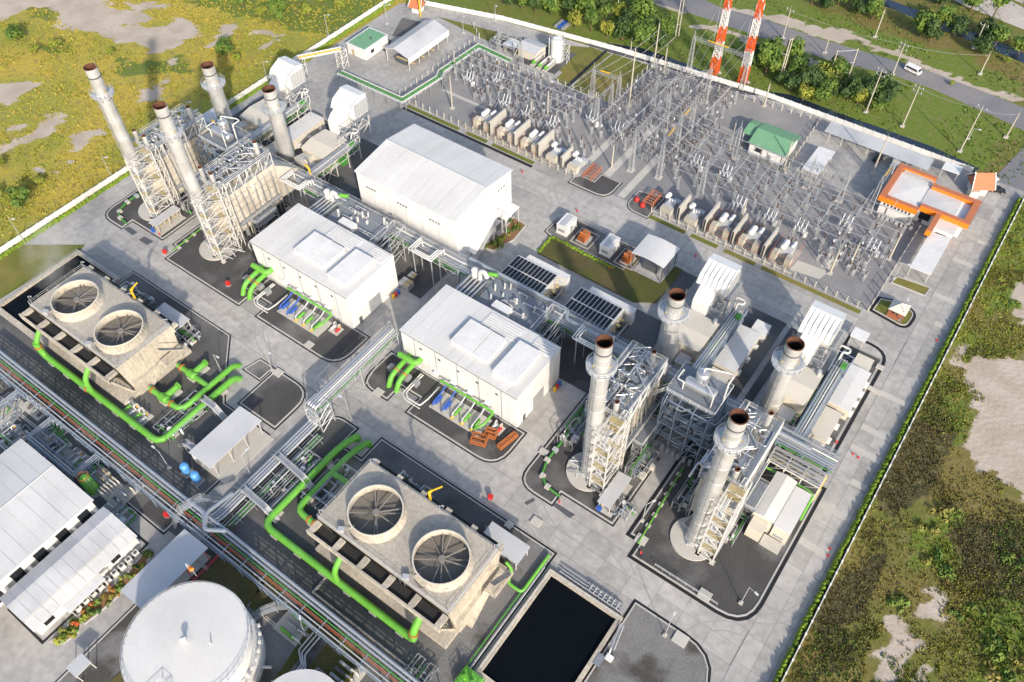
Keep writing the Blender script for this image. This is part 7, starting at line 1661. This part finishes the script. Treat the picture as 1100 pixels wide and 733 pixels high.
fence([(-8,162.2),(-7.6,198)],'switchyard fence with beige posts on the right side'); fence([(-160.6,162.4),(-161,195.4),(-107,199.6)],'switchyard fence around the left bay and golden lawn'); fence([(-107,199.6),(-106.8,224.6)],'switchyard fence along the right edge of the golden lawn')
fence([(-106.2,223.7),(-73.2,225.9),(-48.9,228.2),(-47.6,199.8)],'switchyard fence along the canal wall and car park'); fence([(-165,163),(-164.6,205),(-170,209)],'tall fence of beige posts on the far side of the gas yard rack')
# low wall and cable trench along the yard road
single(MB().box(-139,162.8,0,-103,163.1,.7),'low_wall','tower_concrete','low concrete wall in front of the upper transformer row','wall'); single(MB().box(-71,162.8,0,-29,163.1,.7),'low_wall','concrete_light','low pale wall in front of the lower transformer row','wall')
# gas yard pipe racks
def urack(pts, z, lab, seed):
    t = thing('pipe_rack', (*pts[0],0), lab, 'pipe rack'); w = (-1.0,-.35,.35,1.0)
    for k, o in enumerate(w):
        line = offset_line(pts, o); MB().pipe([(*p,z+.25) for p in line],.17,8).build('pipe',('white_steel','green_dull','green_dull','white_steel')[k],t)
    for e in (-1.3,1.3): MB().pipe([(*p,z) for p in offset_line(pts,e)],.13,4).build('stringer','galv_light',t)
    m = MB()
    for a, b in zip(pts, pts[1:]):
        a, b = Vector(a), Vector(b); L = (b-a).length; n = max(1,int(L/5)); d = (b-a).normalized(); s = Vector((-d.y,d.x))*1.3
        for k in range(n+1):
            c = a+(b-a)*k/n
            for e in (s,-s): m.bar((c.x+e.x,c.y+e.y,0),(c.x+e.x,c.y+e.y,z),.12,4)
            m.bar((c.x+s.x,c.y+s.y,z),(c.x-s.x,c.y-s.y,z),.11,4)
    m.build('bent','galv',t); return t
def offset_line(pts, d):
    out = []
    for k, p in enumerate(pts):
        a = Vector(pts[max(0,k-1)]); b = Vector(pts[min(len(pts)-1,k+1)]); p = Vector(p); n = Vector((0,0))
        if k > 0: q = (p-a).normalized(); n += Vector((-q.y,q.x))
        if k < len(pts)-1: q = (b-p).normalized(); n += Vector((-q.y,q.x))
        n = n/max(.3,n.length_squared)*2/(2 if k in (0,len(pts)-1) else 1) if n.length else n
        out.append((p.x+n.x*d,p.y+n.y*d))
    return out
urack([(-186.7,158.4),(-159.8,158.6),(-158.1,175.2),(-159.6,178.0),(-158.5,196.8),(-144.5,195.8)],3.4,'zigzag white and green pipe rack around the gas yard',5)
t = thing('pipe_portal', (*(-198.9,161.4),0), 'tall white pipe arch with yellow pipes crossing the left perimeter road', 'pipe rack')
A1, B1 = (-199.1,152.7), (-191.2,164.2)
for k in range(3):
    o = .7*k; MB().pipe([(A1[0]-o,A1[1]+o,.3),(A1[0]-o,A1[1]+o,6.8),(B1[0]-o,B1[1]+o,6.8),(B1[0]-o,B1[1]+o,2.0)],.2,8).build('pipe',('white_steel','yellow','white_steel')[k],t)
for c in (A1,B1): MB().frame(c[0]-2,c[1]-.6,c[0]+.6,c[1]+2,0,6.6,3,.12).build('tower','white_steel',t)
mm = MB()
for e in (0,1.4): mm.bar((A1[0]-e,A1[1]+e,6.5),(B1[0]-e,B1[1]+e,6.5),.13,4)
mm.build('beam','white_steel',t)
t = thing('gas_skid', (*(-153.8,206.8),0), 'dark valve skid with steel platforms beside the small white shelter', 'skid'); x, y = (-153.1,205.8)
MB().frame(x-5,y-3,x+5,y+3,0,3,1,.12,True,3,2).build('frame','galv_light',t)
for k in range(7): MB().hcyl((x-4.4+1.4*k,y-2,1.2),(x-4.4+1.4*k,y+1.6,1.2),.45,8).build('filter_vessel','steel_dark',t)
for k in range(4): MB().pipe([(x-4.8,y-2.6+1.7*k,2.4),(x+4.8,y-2.6+1.7*k,2.4)],.14,6).build('pipe','lagging',t)
single(MB().bar((*(-190.8,204.3),0),(*(-190.8,204.3),9),.3,6).bar((*(-190.8,204.3),9),(*(-190.8,204.3),12),.16,6),'yellow_post','yellow','yellow steel post beside the terracotta pavilion at the top','post',base=(*(-190.8,204.3),0))

# ================================================================ TREES, BUSHES, SCRUB
def crown_mesh(seed, r, h, z0, n, s, m):
    R = random.Random(seed); lob = [(R.uniform(-.5,.5)*r, R.uniform(-.5,.5)*r, z0+h*R.uniform(.25,.85), r*R.uniform(.38,.62)) for _ in range(9)]; mb = MB()
    for k in range(n):
        cx, cy, cz, cr = lob[k % len(lob)]; d = Vector((R.gauss(0,1),R.gauss(0,1),R.gauss(0,1)+.25)).normalized(); c = Vector((cx,cy,cz))+d*cr*R.uniform(.55,1.08)*Vector((1,1,.75)).length/1.6
        nrm = (d+Vector((R.uniform(-.7,.7),R.uniform(-.7,.7),R.uniform(-.2,.9)))).normalized(); t1 = nrm.cross(Vector((R.uniform(-1,1),R.uniform(-1,1),R.uniform(-1,1)))).normalized(); t2 = nrm.cross(t1); q = s*R.uniform(.55,1.3)
        mb.face([c-t1*q, c-t2*q*.55+t1*q*.1, c+t1*q, c+t2*q*.6])
    return mb.mesh('crown', m)
def trunk_mesh(seed, h, r):
    R = random.Random(seed); mb = MB(); top = Vector((R.uniform(-.3,.3),R.uniform(-.3,.3),h*.55)); mb.bar((0,0,0),top,r,7,r*.6)
    for k in range(5):
        a = 2*PI*k/5+R.random(); e = top+Vector((math.cos(a)*h*.28,math.sin(a)*h*.28,h*R.uniform(.15,.3))); mb.bar(top-Vector((0,0,h*.12*R.random())),e,r*.5,5,r*.15)
    return mb.mesh('trunk','bark')
CR = {}
for kind, (r, h, z0, n, s, m) in {'broad':(4.4,5.2,2.2,900,.62,'leaf'),'dark':(4.2,5.4,1.8,900,.6,'leaf_dark'),'thin':(3.6,5.6,3.2,420,.6,'leaf'),'yellow':(3.2,3.6,1.4,520,.5,'leaf_yellow')}.items():
    CR[kind] = [(crown_mesh(k*7+n,r,h,z0,n,s,m),trunk_mesh(k+3,h+z0,.26)) for k in range(3)]
def tree(p, s, kind, lab, grp=None):
    i = rnd.randrange(3); cm, tm = CR[kind][i]; t = thing('tree', (p[0],p[1],0), lab, 'tree', grp); s *= rnd.uniform(.9,1.1); t.scale = (s,s,s*rnd.uniform(.85,1.15)); t.rotation_euler = (0,0,rnd.uniform(0,6.28))
    for nm, me in (('crown',cm),('trunk',tm)): o = bpy.data.objects.new(nm,me); C.objects.link(o); o.parent = t
    return t
TW = {'dark':'dense dark green tree','broad':'broad green tree','thin':'thin open crowned tree','yellow':'low yellow green tree'}
def grove(pts, sizes, kinds, where):
    grp = {}
    for k, p in enumerate(pts):
        kd = kinds[k % len(kinds)]; tree(p, sizes[k % len(sizes)], kd, TW[kd]+' '+where, TW[kd]+'s '+where)
grove([(-148.0,237.2),(-141.4,235.7),(-141.0,243.7),(-133.6,238.2),(-132.4,245.1),(-125.3,241.1),(-123.4,246.9),(-117.0,242.4),(-110.4,241.3),(-128.6,231.5),(-123.1,232.4),(-116.7,234.1),(-110.2,234.4),(-135.1,231.3),(-141.0,230.1),(-139.5,250.9),(-131.1,252.1),(-122.5,252.0)],[.95,1.15,.7,.85,1.0],['dark','broad','dark','thin','yellow'],'in the dense row between canal and public road')
grove([(-163.9,229.3),(-158.3,230.1),(-152.8,232.3),(-169.6,228.4),(-151.8,239.2),(-178.9,226.6),(-159.1,237.3)],[.9,.75,1.0],['broad','dark'],'at the top edge above the boundary wall')
grove([(-80.2,244.6),(-73.8,242.5),(-67.1,239.5),(-65.0,244.8),(-58.9,241.5),(-57.1,247.8),(-50.9,243.4),(-53.1,238.2),(-49.1,248.4),(-69.1,249.7),(-65.9,254.6),(-43.0,244.1),(-53.4,254.2),(-76.5,251.2),(-80.6,251.1),(-71.2,245.6),(-63.4,238.4),(-62.2,243.0),(-60.4,249.3),(-53.6,244.0),(-46.2,244.3),(-52.8,249.6),(-55.7,241.3),(-57.9,236.1),(-77.2,245.4)],[.9,1.1,.65,.8],['dark','broad','dark','thin','dark','yellow'],'in the belt below the public road')
grove([(-41.6,249.9),(-39.3,255.3),(-35.4,253.1),(-37.3,248.1)],[.95,.85],['dark','dark'],'clustered at the end of the road belt')
grove([(-79.1,293.0),(-73.7,292.1),(-70.9,297.2),(-63.0,295.0),(-57.3,294.5),(-62.7,301.4),(-58.0,309.3)],[.9,.75],['broad','dark'],'by the far canal at the top')
grove([(-40.0,294.8),(-35.9,292.0),(-35.4,302.4),(-30.6,301.4),(-30.6,320.6),(-21.3,306.5),(-17.0,302.4),(-19.7,295.0)],[1.05,.9],['broad','dark'],'beside the far canal at upper right')
tree((-22.7,320.1),1.15,'thin','tall spreading tree with open crown by the pale back road')
tree((-9.0,302.5),1.0,'broad','green tree cut by the right picture edge beyond the canal')
tree((-40.6,318.3),.9,'dark','dark tree at the top edge near the back road')
tree((-36.6,243.9),.5,'broad','small round bush like tree beside the canal pole')
tree((-11.0,294.4),.4,'yellow','tiny young tree on the grass at upper right'); tree((-21.7,271.4),.35,'yellow','tiny sapling on the verge above the road')
# left grassland
grove([(-281.8,115.8),(-285.2,109.2),(-236.7,178.5),(-234.4,184.8),(-238.9,172.3),(-248.4,171.9),(-226.8,190.1),(-218.1,191.4),(-230.3,172.2),(-224.6,180.7)],[.8,.7,.95],['yellow','yellow','broad'],'scattered in the golden grassland')
grove([(-222.9,146.0),(-229.5,146.8),(-223.3,64.7),(-223.8,69.4),(-219.7,60.4),(-224.2,59.2),(-239.7,67.4),(-297.3,110.7),(-262.3,123.8),(-228.8,59.8)],[.55,.75,.5],['yellow','broad','yellow'],'near the left boundary wall field')
def bushmesh(s):
    mb = MB()
    for _ in range(rnd.randint(4,7)):
        a = rnd.uniform(0,6.28); q = rnd.uniform(.1,1.0)*s; b = leafball(math.cos(a)*q,math.sin(a)*q*.8,-.1,s*rnd.uniform(.3,.6),s*rnd.uniform(.3,.7),26,.3); i = len(mb.v)
        mb.v += b.v; mb.f += [tuple(k+i for k in f) for f in b.f]; mb.sm += b.sm
    return mb
def bush(p, s, m, lab, grp=None):
    o = bushmesh(s).build('bush',m); o.location = (p[0],p[1],0); tag(o,lab,'bush',grp); return o
for k, p in enumerate([(24.9,117.7),(27.7,118.6),(27.8,107.4),(26.7,105.1),(29.2,105.5),(30.8,105.2),(23.8,93.9),(25.2,94.1),(23.7,92.0),(24.8,111.9),(40.6,115.6),(43.4,96.8),(46.4,94.7),(41.6,93.4),(46.6,90.7),(43.2,90.3),(34.8,97.3),(37.4,100.3)]):
    bush(p,rnd.uniform(1.2,2.6),'leaf' if k % 3 else 'leaf_dry','leafy green bush among dry grass of the right field' if k % 3 else 'brownish green bush among dry grass of the right field','bushes of the right field' if k % 3 else 'brownish bushes of the right field')
for k, p in enumerate([(11.2,204.2),(10.1,192.9),(10.6,214.9),(10.5,221.8),(10.2,184.8),(15.0,181.2),(11.2,173.9),(15.9,192.8),(15.4,208.5),(21.8,186.7)]):
    if p[0] < 14.5: continue
    bush(p,rnd.uniform(1.0,2.2),'leaf_yellow' if k % 2 else 'leaf','bright bush just outside the right wall near the gate','bright bushes outside the right wall')
bush((21.6,185.8),1.6,'leaf','single round grey green bush at the edge of the bare ground')
# scrub: uncountable tufts
def scrub(name, m, n, region, test, s0, s1, lab, seed):
    R = random.Random(seed); mb = MB(); k = 0; tries = 0
    while k < n and tries < n*12:
        tries += 1; x = R.uniform(region[0],region[1]); y = R.uniform(region[2],region[3])
        if not test(x,y): continue
        k += 1; s = R.uniform(s0,s1)
        for _ in range(3):
            a = R.uniform(0,6.28); q = R.uniform(.2,1)*s; c = Vector((x+math.cos(a)*q,y+math.sin(a)*q,-.05)); d = Vector((R.uniform(-.6,.6),R.uniform(-.6,.6),1)).normalized()*s*R.uniform(.5,1.0); t = Vector((math.cos(a+1.3),math.sin(a+1.3),0))*s*.45
            mb.face([c-t,c+t,c+d])
    o = mb.build(name,m); o['kind'] = 'stuff'; return o
notsand = lambda x, y: not any(b[0] < x < b[1] and b[2] < y < b[3] and inside((x,y),b[4]) for b in SB)
east = lambda x, y: x > 13.0 and notsand(x+nz(x,y,.3)*3,y+nz(x,y,.3,2)*3)
drk = lambda x, y: any(inside((x+nz(x,y,.1)*6,y+nz(x,y,.1,2)*6),p) for p in DARK)
fr = lambda x, y, s, k: noise.noise(Vector((x*s,y*s,k)))
scrub('scrub','leaf_dry',20000,(13,72,25,235),lambda x,y: east(x,y) and not drk(x,y) and fr(x,y,.09,1) > -.3,.25,.55,'',1)
scrub('scrub','leaf_brown',11000,(13,72,25,200),lambda x,y: east(x,y) and (drk(x,y) or fr(x,y,.1,4) > .2),.25,.55,'',7)
scrub('scrub','leaf_yellow',9000,(13,72,60,235),lambda x,y: east(x,y) and not drk(x,y) and fr(x,y,.07,5)+(.35 if y > 150 else 0) > .15,.25,.6,'',2)
scrub('scrub','leaf',8000,(13,72,25,235),lambda x,y: east(x,y) and fr(x,y,.06,9) > .16,.25,.6,'',3)
west = lambda x, y: x < -209.5 and notsand(x,y)
scrub('scrub','leaf_gold',13000,(-340,-209.5,30,240),lambda x,y: west(x,y) and noise.noise(Vector((x*.07,y*.07,3))) > -.2,.3,.8,'',4); scrub('scrub','leaf_yellow',5000,(-340,-209.5,30,240),lambda x,y: west(x,y) and noise.noise(Vector((x*.06,y*.06,7))) > .1,.3,.8,'',5)
RD = [(-112.3,273.1),(-90.8,273.3),(-66.4,272.8),(-34.3,275.4),(-11.1,273.8),(9.4,271.5),(12.6,258.6),(-5.0,262.6),(-26.6,266.1),(-61.9,262.1),(-87.9,262.0),(-112.7,261.8)]
north = lambda x, y: y > 233 and x < 10 and not inside((x,y),RD) and notsand(x,y)
scrub('scrub','leaf',6500,(-200,60,233,345),lambda x,y: (north(x,y) or (x < -165 and y > 222)) and noise.noise(Vector((x*.06,y*.06,2))) > -.1,.3,.8,'',6)

# ================================================================ VEHICLES
def wheel(t, x, y, r, w=.26):
    q = MB().bar((x,y-w/2,r),(x,y+w/2,r),r,14).build('wheel','rubber',t); MB().bar((x,y-w/2-.02,r),(x,y+w/2+.02,r),r*.55,10).build('rim','galv_light',q)
def car(loc, rz, lab, body, kind='car'):
    t = thing({'car':'parked_car','van':'van','pickup':'pickup_truck'}[kind], (0,0,0), lab, {'car':'car','van':'van','pickup':'pickup'}[kind])
    if kind == 'van':
        L, w, pr, gl = 5.4, .95, [(-2.7,.45),(2.65,.45),(2.7,1.05),(2.35,1.25),(1.75,2.1),(1.5,2.25),(-2.55,2.25),(-2.7,2.0)], [(-2.35,1.3),(1.95,1.3),(1.55,1.95),(-2.35,1.95)]
    elif kind == 'pickup':
        L, w, pr, gl = 5.2, .92, [(-2.6,.5),(2.6,.5),(2.6,1.0),(1.4,1.15),(.75,1.75),(-.6,1.75),(-.8,1.12),(-2.6,1.12)], [(-.55,1.18),(1.25,1.18),(.72,1.68),(-.5,1.68)]
    else:
        L, w, pr, gl = 4.5, .88, [(-2.2,.4),(2.25,.4),(2.25,.8),(1.2,.98),(.55,1.45),(-1.1,1.47),(-1.9,1.0),(-2.2,.9)], [(-1.75,1.0),(1.05,1.0),(.5,1.4),(-1.1,1.41)]
    MB().profile(pr,-w,w).build('x',body,t); b = t.children[0]; bpy.data.objects.remove(b)
    m = MB(); m.profile([(u,v) for u, v in pr],-w,w,'y'); m.build('body',body,t)
    for s in (-1,1): g = MB(); g.profile(gl,s*w-.015,s*w+.015,'y'); g.build('side_window','glass',t)
    # windscreen and rear window
    (xa,za),(xb,zb) = {'van':((2.33,1.3),(1.78,2.06)),'pickup':((1.37,1.18),(.78,1.7)),'car':((1.18,1.0),(.58,1.42))}[kind]
    g = MB(); g.profile([(xa,za),(xb,zb),(xb+.05,zb),(xa+.05,za)],-w*.85,w*.85,'y'); g.build('windscreen','glass',t)
    if kind == 'pickup': MB().box(-2.5,-.8,1.122,-.85,.8,1.15).build('load_bed','rubber',t)
    for s in (-1,1):
        for xx in (-L*.29,L*.31): wheel(t,xx,s*(w-.08),.36)
        MB().cbox(L/2-.12,s*w*.7,.72,.12,.3,.2).build('headlight','bushing',t)
    t.location = (loc[0],loc[1],.06); t.rotation_euler = (0,0,rz); return t
car((-34.5,271.3),math.radians(-14),'white minibus driving on the public road','car_white','van')
car((2.6,229.7),math.radians(70),'white pickup truck parked on the gate road by the gatehouse','car_white','pickup')
car((-53.8,210.2),math.radians(85),'dark car parked under the left part of the long car park roof','car_dark'); car((-27.5,221.3),math.radians(80),'dark car half hidden under the car park roof near its middle','car_dark'); car((-22.5,221.6),math.radians(85),'white car peeking out of the car park roof near the office','car_white')
car((5.2,227.1),math.radians(20),'dark blue car waiting behind the gatehouse','car_dark')

# ================================================================ LAMPS, HYDRANTS, SMALL THINGS
def lamp(b, H, ang, lab):
    t = thing('street_lamp', (b[0],b[1],0), lab, 'street lamp'); e = Vector((math.cos(ang),math.sin(ang),0))*1.7; p = Vector((b[0],b[1],0))
    MB().bar(p,p+Vector((0,0,H)),.11,6,.07).build('pole','galv_light',t); MB().bar(p+Vector((0,0,H)),p+e+Vector((0,0,H+.35)),.06,5).build('arm','galv_light',t)
    MB().cbox(b[0]+e.x,b[1]+e.y,H+.28,.85,.4,.16,ang).build('lamp_head','bushing',t); MB().cbox(b[0],b[1],0,.8,.8,.4).build('footing','concrete_light',t)
LM = [((-92.4,61.6),8,PI,'street lamp at the green pipe bend by the bridge tower'),((-117.7,61.0),8,0,'street lamp at the corner of the dark square bed'),((-116.8,28.8),7,PI,'street lamp between green pipe and lower rack'),((-101.2,38.3),7.5,1.5,'street lamp in front of the long white shelter'),((-127.9,53.7),6.5,0,'street lamp above the upper green pump'),
 ((-0.4,74.7),8,-.3,'street lamp on the curved corner near the right stack island'),((-9.4,60.4),7.5,1.6,'street lamp on the gravel right of the black basin'),((-207.4,52.4),8,.3,'leftmost street lamp along the left wall'),((-208.4,83.2),8,.3,'street lamp along the left wall below the tall stacks'),((-210.6,115.6),7,.3,'street lamp along the left wall behind the boilers'),
 ((-209.3,175.8),8,.3,'street lamp along the left wall at the top'),((-205.9,143.7),8,.3,'street lamp along the left wall by the filter house'),((-197.5,193.6),7,.6,'street lamp by the green topped block'),((-171.3,204.5),7,-.6,'street lamp beside the open sided shed'),((-167.2,217.8),6,-.6,'street lamp on the boundary wall by the white shelter'),
 ((-8.6,246.4),4,0,'short street lamp near the canal bend by the gatehouse'),((-50.5,149.0),7,2.4,'street lamp at the road corner of the lawn court'),((-100.6,131.7),7,0,'street lamp by the planting bed of the large hall'),((-75.7,120.6),6,0,'street lamp between the black panel coolers'),((-6.6,176.9),6,0,'street lamp on the small lawn by the canopy'),((-0.4,163.7),6,2,'street lamp on the rounded lawn by the pavilion'),((-65.5,20.0),5,2.5,'short lamp by the pump skid of the round tank'),((-25.1,78.7),7.5,1,'street lamp in the gap between the two stack islands')]
for b, H, a, l in LM: lamp(b,H,a,l)
def hydrant(b, lab, s=1.0, name='fire_hydrant', cat='hydrant'):
    t = thing(name,(b[0],b[1],0),lab,cat); MB().lathe(b[0],b[1],[(.16*s,0),(.16*s,.8*s),(.2*s,.9*s),(.05,1.05*s)],8).build('barrel','red',t); MB().bar((b[0]-.3*s,b[1],.6*s),(b[0]+.3*s,b[1],.6*s),.08*s,6).build('outlet','red',t)
for p, l in (((-69.0,136.7),'red hydrant at road edge near filter house drain'),((-88.3,150.5),'red hydrant at the lawn court corner by the white box'),((-41.7,72.1),'red hydrant at the tip of the middle stack island'),((-21.7,72.2),'small red hydrant on the right stack island edge'),((0.5,120.6),'red and white hydrant at the end of the cream enclosure'),((-52.7,154.1),'red hydrant at road edge below the lower transformer row'),((-177.6,75.7),'red hydrant on the leftmost stack island edge'),((-110.7,155.3),'red hydrant on the yard road left of the lawn court')): hydrant(p,l)
for p, l in (((-147.6,73.9),'red fire hose cabinet on gravel beside the left turbine building'),((-107.7,20.8),'red fire hose cabinet on dark gravel by the lower rack'),((-170.6,71.9),'dark red fire point at the corner of the left walkway'),((-54.2,64.2),'red fire hose cabinet on paving strip near the basin')):
    t = thing('fire_cabinet',(p[0],p[1],0),l,'fire cabinet'); MB().cbox(p[0],p[1],.3,.9,.7,1.0,.4).build('body','red',t); MB().cbox(p[0],p[1],1.3,1.1,.9,.1,.4).build('roof','red',t); MB().cbox(p[0],p[1],0,1.1,.9,.3,.4).build('stand','galv',t)
for p, rz, l in (((2.4,147.5),.2,'red cone group on the pale strip of the right road'),):
    pass
for p, l in (((4.7,120.0),'red traffic post on the pale strip at the pipe rack end, inner one'),((6.0,119.8),'red traffic post on the pale strip at the pipe rack end, outer one'),((9.3,95.7),'red traffic post on the lower pale strip of the right road'),((9.6,94.1),'red traffic post beside the hedge on the lower pale strip'),((9.2,162.9),'red traffic post by the hedge on the upper right road')):
    t = thing('traffic_post',(p[0],p[1],0),l,'post'); MB().lathe(p[0],p[1],[(.18,.03),(.08,.7),(.04,.75)],8).build('cone','red',t); MB().cbox(p[0],p[1],.03,.5,.5,.06).build('base','red',t)
for k, (p, w, d, h, m, l) in enumerate((((-109.1,100.8),3.4,2.6,1.8,'galv','stack of pallet crates beside the left turbine building, front one'),((-109.2,103.6),2.2,2.0,1.9,'steel_dark','stack of pallet crates beside the left turbine building, rear one'))):
    t = thing('crate_stack',(p[0],p[1],0),l,'crates')
    for j in range(4): MB().cbox(p[0]-w/4+(j%2)*w/2,p[1]-d/4+(j//2)*d/2,.05,w/2-.1,d/2-.1,h).build('crate',m,t); MB().cbox(p[0]-w/4+(j%2)*w/2,p[1]-d/4+(j//2)*d/2,h+.05,w/2-.2,d/2-.2,.15).build('lid','ochre' if j % 2 else 'galv',t)
for dx, l in ((0,'blue red and yellow drums at the corner of the middle turbine building'),(-50.4,'blue red and yellow drums at the corner of the left turbine building')):
    t = thing('drum_group',(-59.2+dx,97.4,0),l,'drums')
    for k, m in enumerate(('yellow','red','blue')): MB().cyl(-58.9+dx,95.8+1.0*k,0,1.1,.42,10).build('drum',m,t)

# ================================================================ LABELS that single out the members of a row
ONES = ['','first','second','third','fourth','fifth','sixth','seventh','eighth','ninth','tenth','eleventh','twelfth','thirteenth','fourteenth','fifteenth','sixteenth','seventeenth','eighteenth','nineteenth']
TENS = ['','','twenty','thirty','forty','fifty','sixty','seventy','eighty','ninety']
def ordw(n):
    if n < 20: return ONES[n]
    t, o = divmod(n, 10)
    return TENS[t]+('-'+ONES[o] if o else '') if o else TENS[t][:-1]+'ieth'
groups = {}
for o in list(scn.objects):
    if o.parent is None and 'group' in o: groups.setdefault(o['group'], []).append(o)
cr, sr = math.cos(cam.rotation_euler.z), math.sin(cam.rotation_euler.z)
def ctr(o):
    if o.type == 'MESH' and o.location.length < 1e-3:
        v = [q.co for q in o.data.vertices]; return sum((Vector(q) for q in v), Vector())/len(v)
    return o.location
def sx(o): c = ctr(o); d = -c.x*sr+c.y*cr; return (c.x*cr+c.y*sr)/(d*math.sin(cam.rotation_euler.x)+160*math.cos(cam.rotation_euler.x))
for g, L in groups.items():
    if len(L) < 2: continue
    rows = sorted({round(ctr(o).y, 0) for o in L})
    grid = any(k in g for k in ('post insulators','disconnectors of','instrument transformers'))
    if grid:
        for r, y in enumerate(rows):
            R_ = sorted((o for o in L if round(ctr(o).y, 0) == y), key=sx)
            for k, o in enumerate(R_):
                o['label'] = ' '.join(o['label'].replace(' in the left switchyard bay','').replace(' in the middle switchyard bay','').replace(' in the right switchyard bay','').replace('carrying busbar tube','').split()[:5])+', '+ordw(k+1)+' from left, '+ordw(r+1)+' row from road, '+[w for w in ('left','middle','right') if w in g][0]+' bay'
    else:
        for k, o in enumerate(sorted(L, key=sx)):
            w = o['label'].split(); o['label'] = ' '.join(w[:12])+', '+ordw(k+1)+' from left' if k else ' '.join(w[:12])+', leftmost'

# ================================================================ STEAM above the upper left cooling tower
def steam(x, y, z, sx_, sy_, sz_, rz, dens):
    mb = MB(); n, k = 16, 9
    for j in range(k):
        for i in range(n):
            P = lambda a, b: (math.cos(2*PI*a/n)*math.sin(PI*b/k)*sx_, math.sin(2*PI*a/n)*math.sin(PI*b/k)*sy_, -math.cos(PI*b/k)*sz_)
            mb.face([P(i,j),P(i+1,j),P(i+1,j+1),P(i,j+1)])
    m = bpy.data.materials.new('steam'); m.use_nodes = True; nt = m.node_tree; nt.nodes.clear()
    out = nt.nodes.new('ShaderNodeOutputMaterial'); pv = nt.nodes.new('ShaderNodeVolumePrincipled'); pv.inputs['Color'].default_value = (.95,.94,.92,1)
    tc = nt.nodes.new('ShaderNodeTexCoord'); sc = nt.nodes.new('ShaderNodeVectorMath'); sc.operation = 'DIVIDE'; sc.inputs[1].default_value = (sx_,sy_,sz_); nt.links.new(tc.outputs['Object'], sc.inputs[0])
    ln = nt.nodes.new('ShaderNodeVectorMath'); ln.operation = 'LENGTH'; nt.links.new(sc.outputs[0], ln.inputs[0])
    fa = nt.nodes.new('ShaderNodeMapRange'); fa.inputs[1].default_value = 1; fa.inputs[2].default_value = .2; nt.links.new(ln.outputs['Value'], fa.inputs[0])
    no = nt.nodes.new('ShaderNodeTexNoise'); no.inputs['Scale'].default_value = .22; no.inputs['Detail'].default_value = 3; nt.links.new(tc.outputs['Object'], no.inputs['Vector'])
    nr = nt.nodes.new('ShaderNodeMapRange'); nr.inputs[1].default_value = .4; nr.inputs[2].default_value = .7; nt.links.new(no.outputs['Fac'], nr.inputs[0])
    a = nt.nodes.new('ShaderNodeMath'); a.operation = 'MULTIPLY'; nt.links.new(fa.outputs[0], a.inputs[0]); nt.links.new(nr.outputs[0], a.inputs[1])
    b = nt.nodes.new('ShaderNodeMath'); b.operation = 'MULTIPLY'; nt.links.new(a.outputs[0], b.inputs[0]); b.inputs[1].default_value = dens
    nt.links.new(b.outputs[0], pv.inputs['Density']); nt.links.new(pv.outputs[0], out.inputs['Volume']); mt['steam'] = m
    o = mb.build('steam','steam',None,'stuff'); o.location = (x,y,z); o.rotation_euler = (0,-.25,rz)
steam(-169,45.5,22,11,6.5,7,2.6,.10); steam(-151,45.0,19.5,8,5.5,5,2.6,.05); steam(-71,43,19.5,7,5,4.5,2.6,.035)
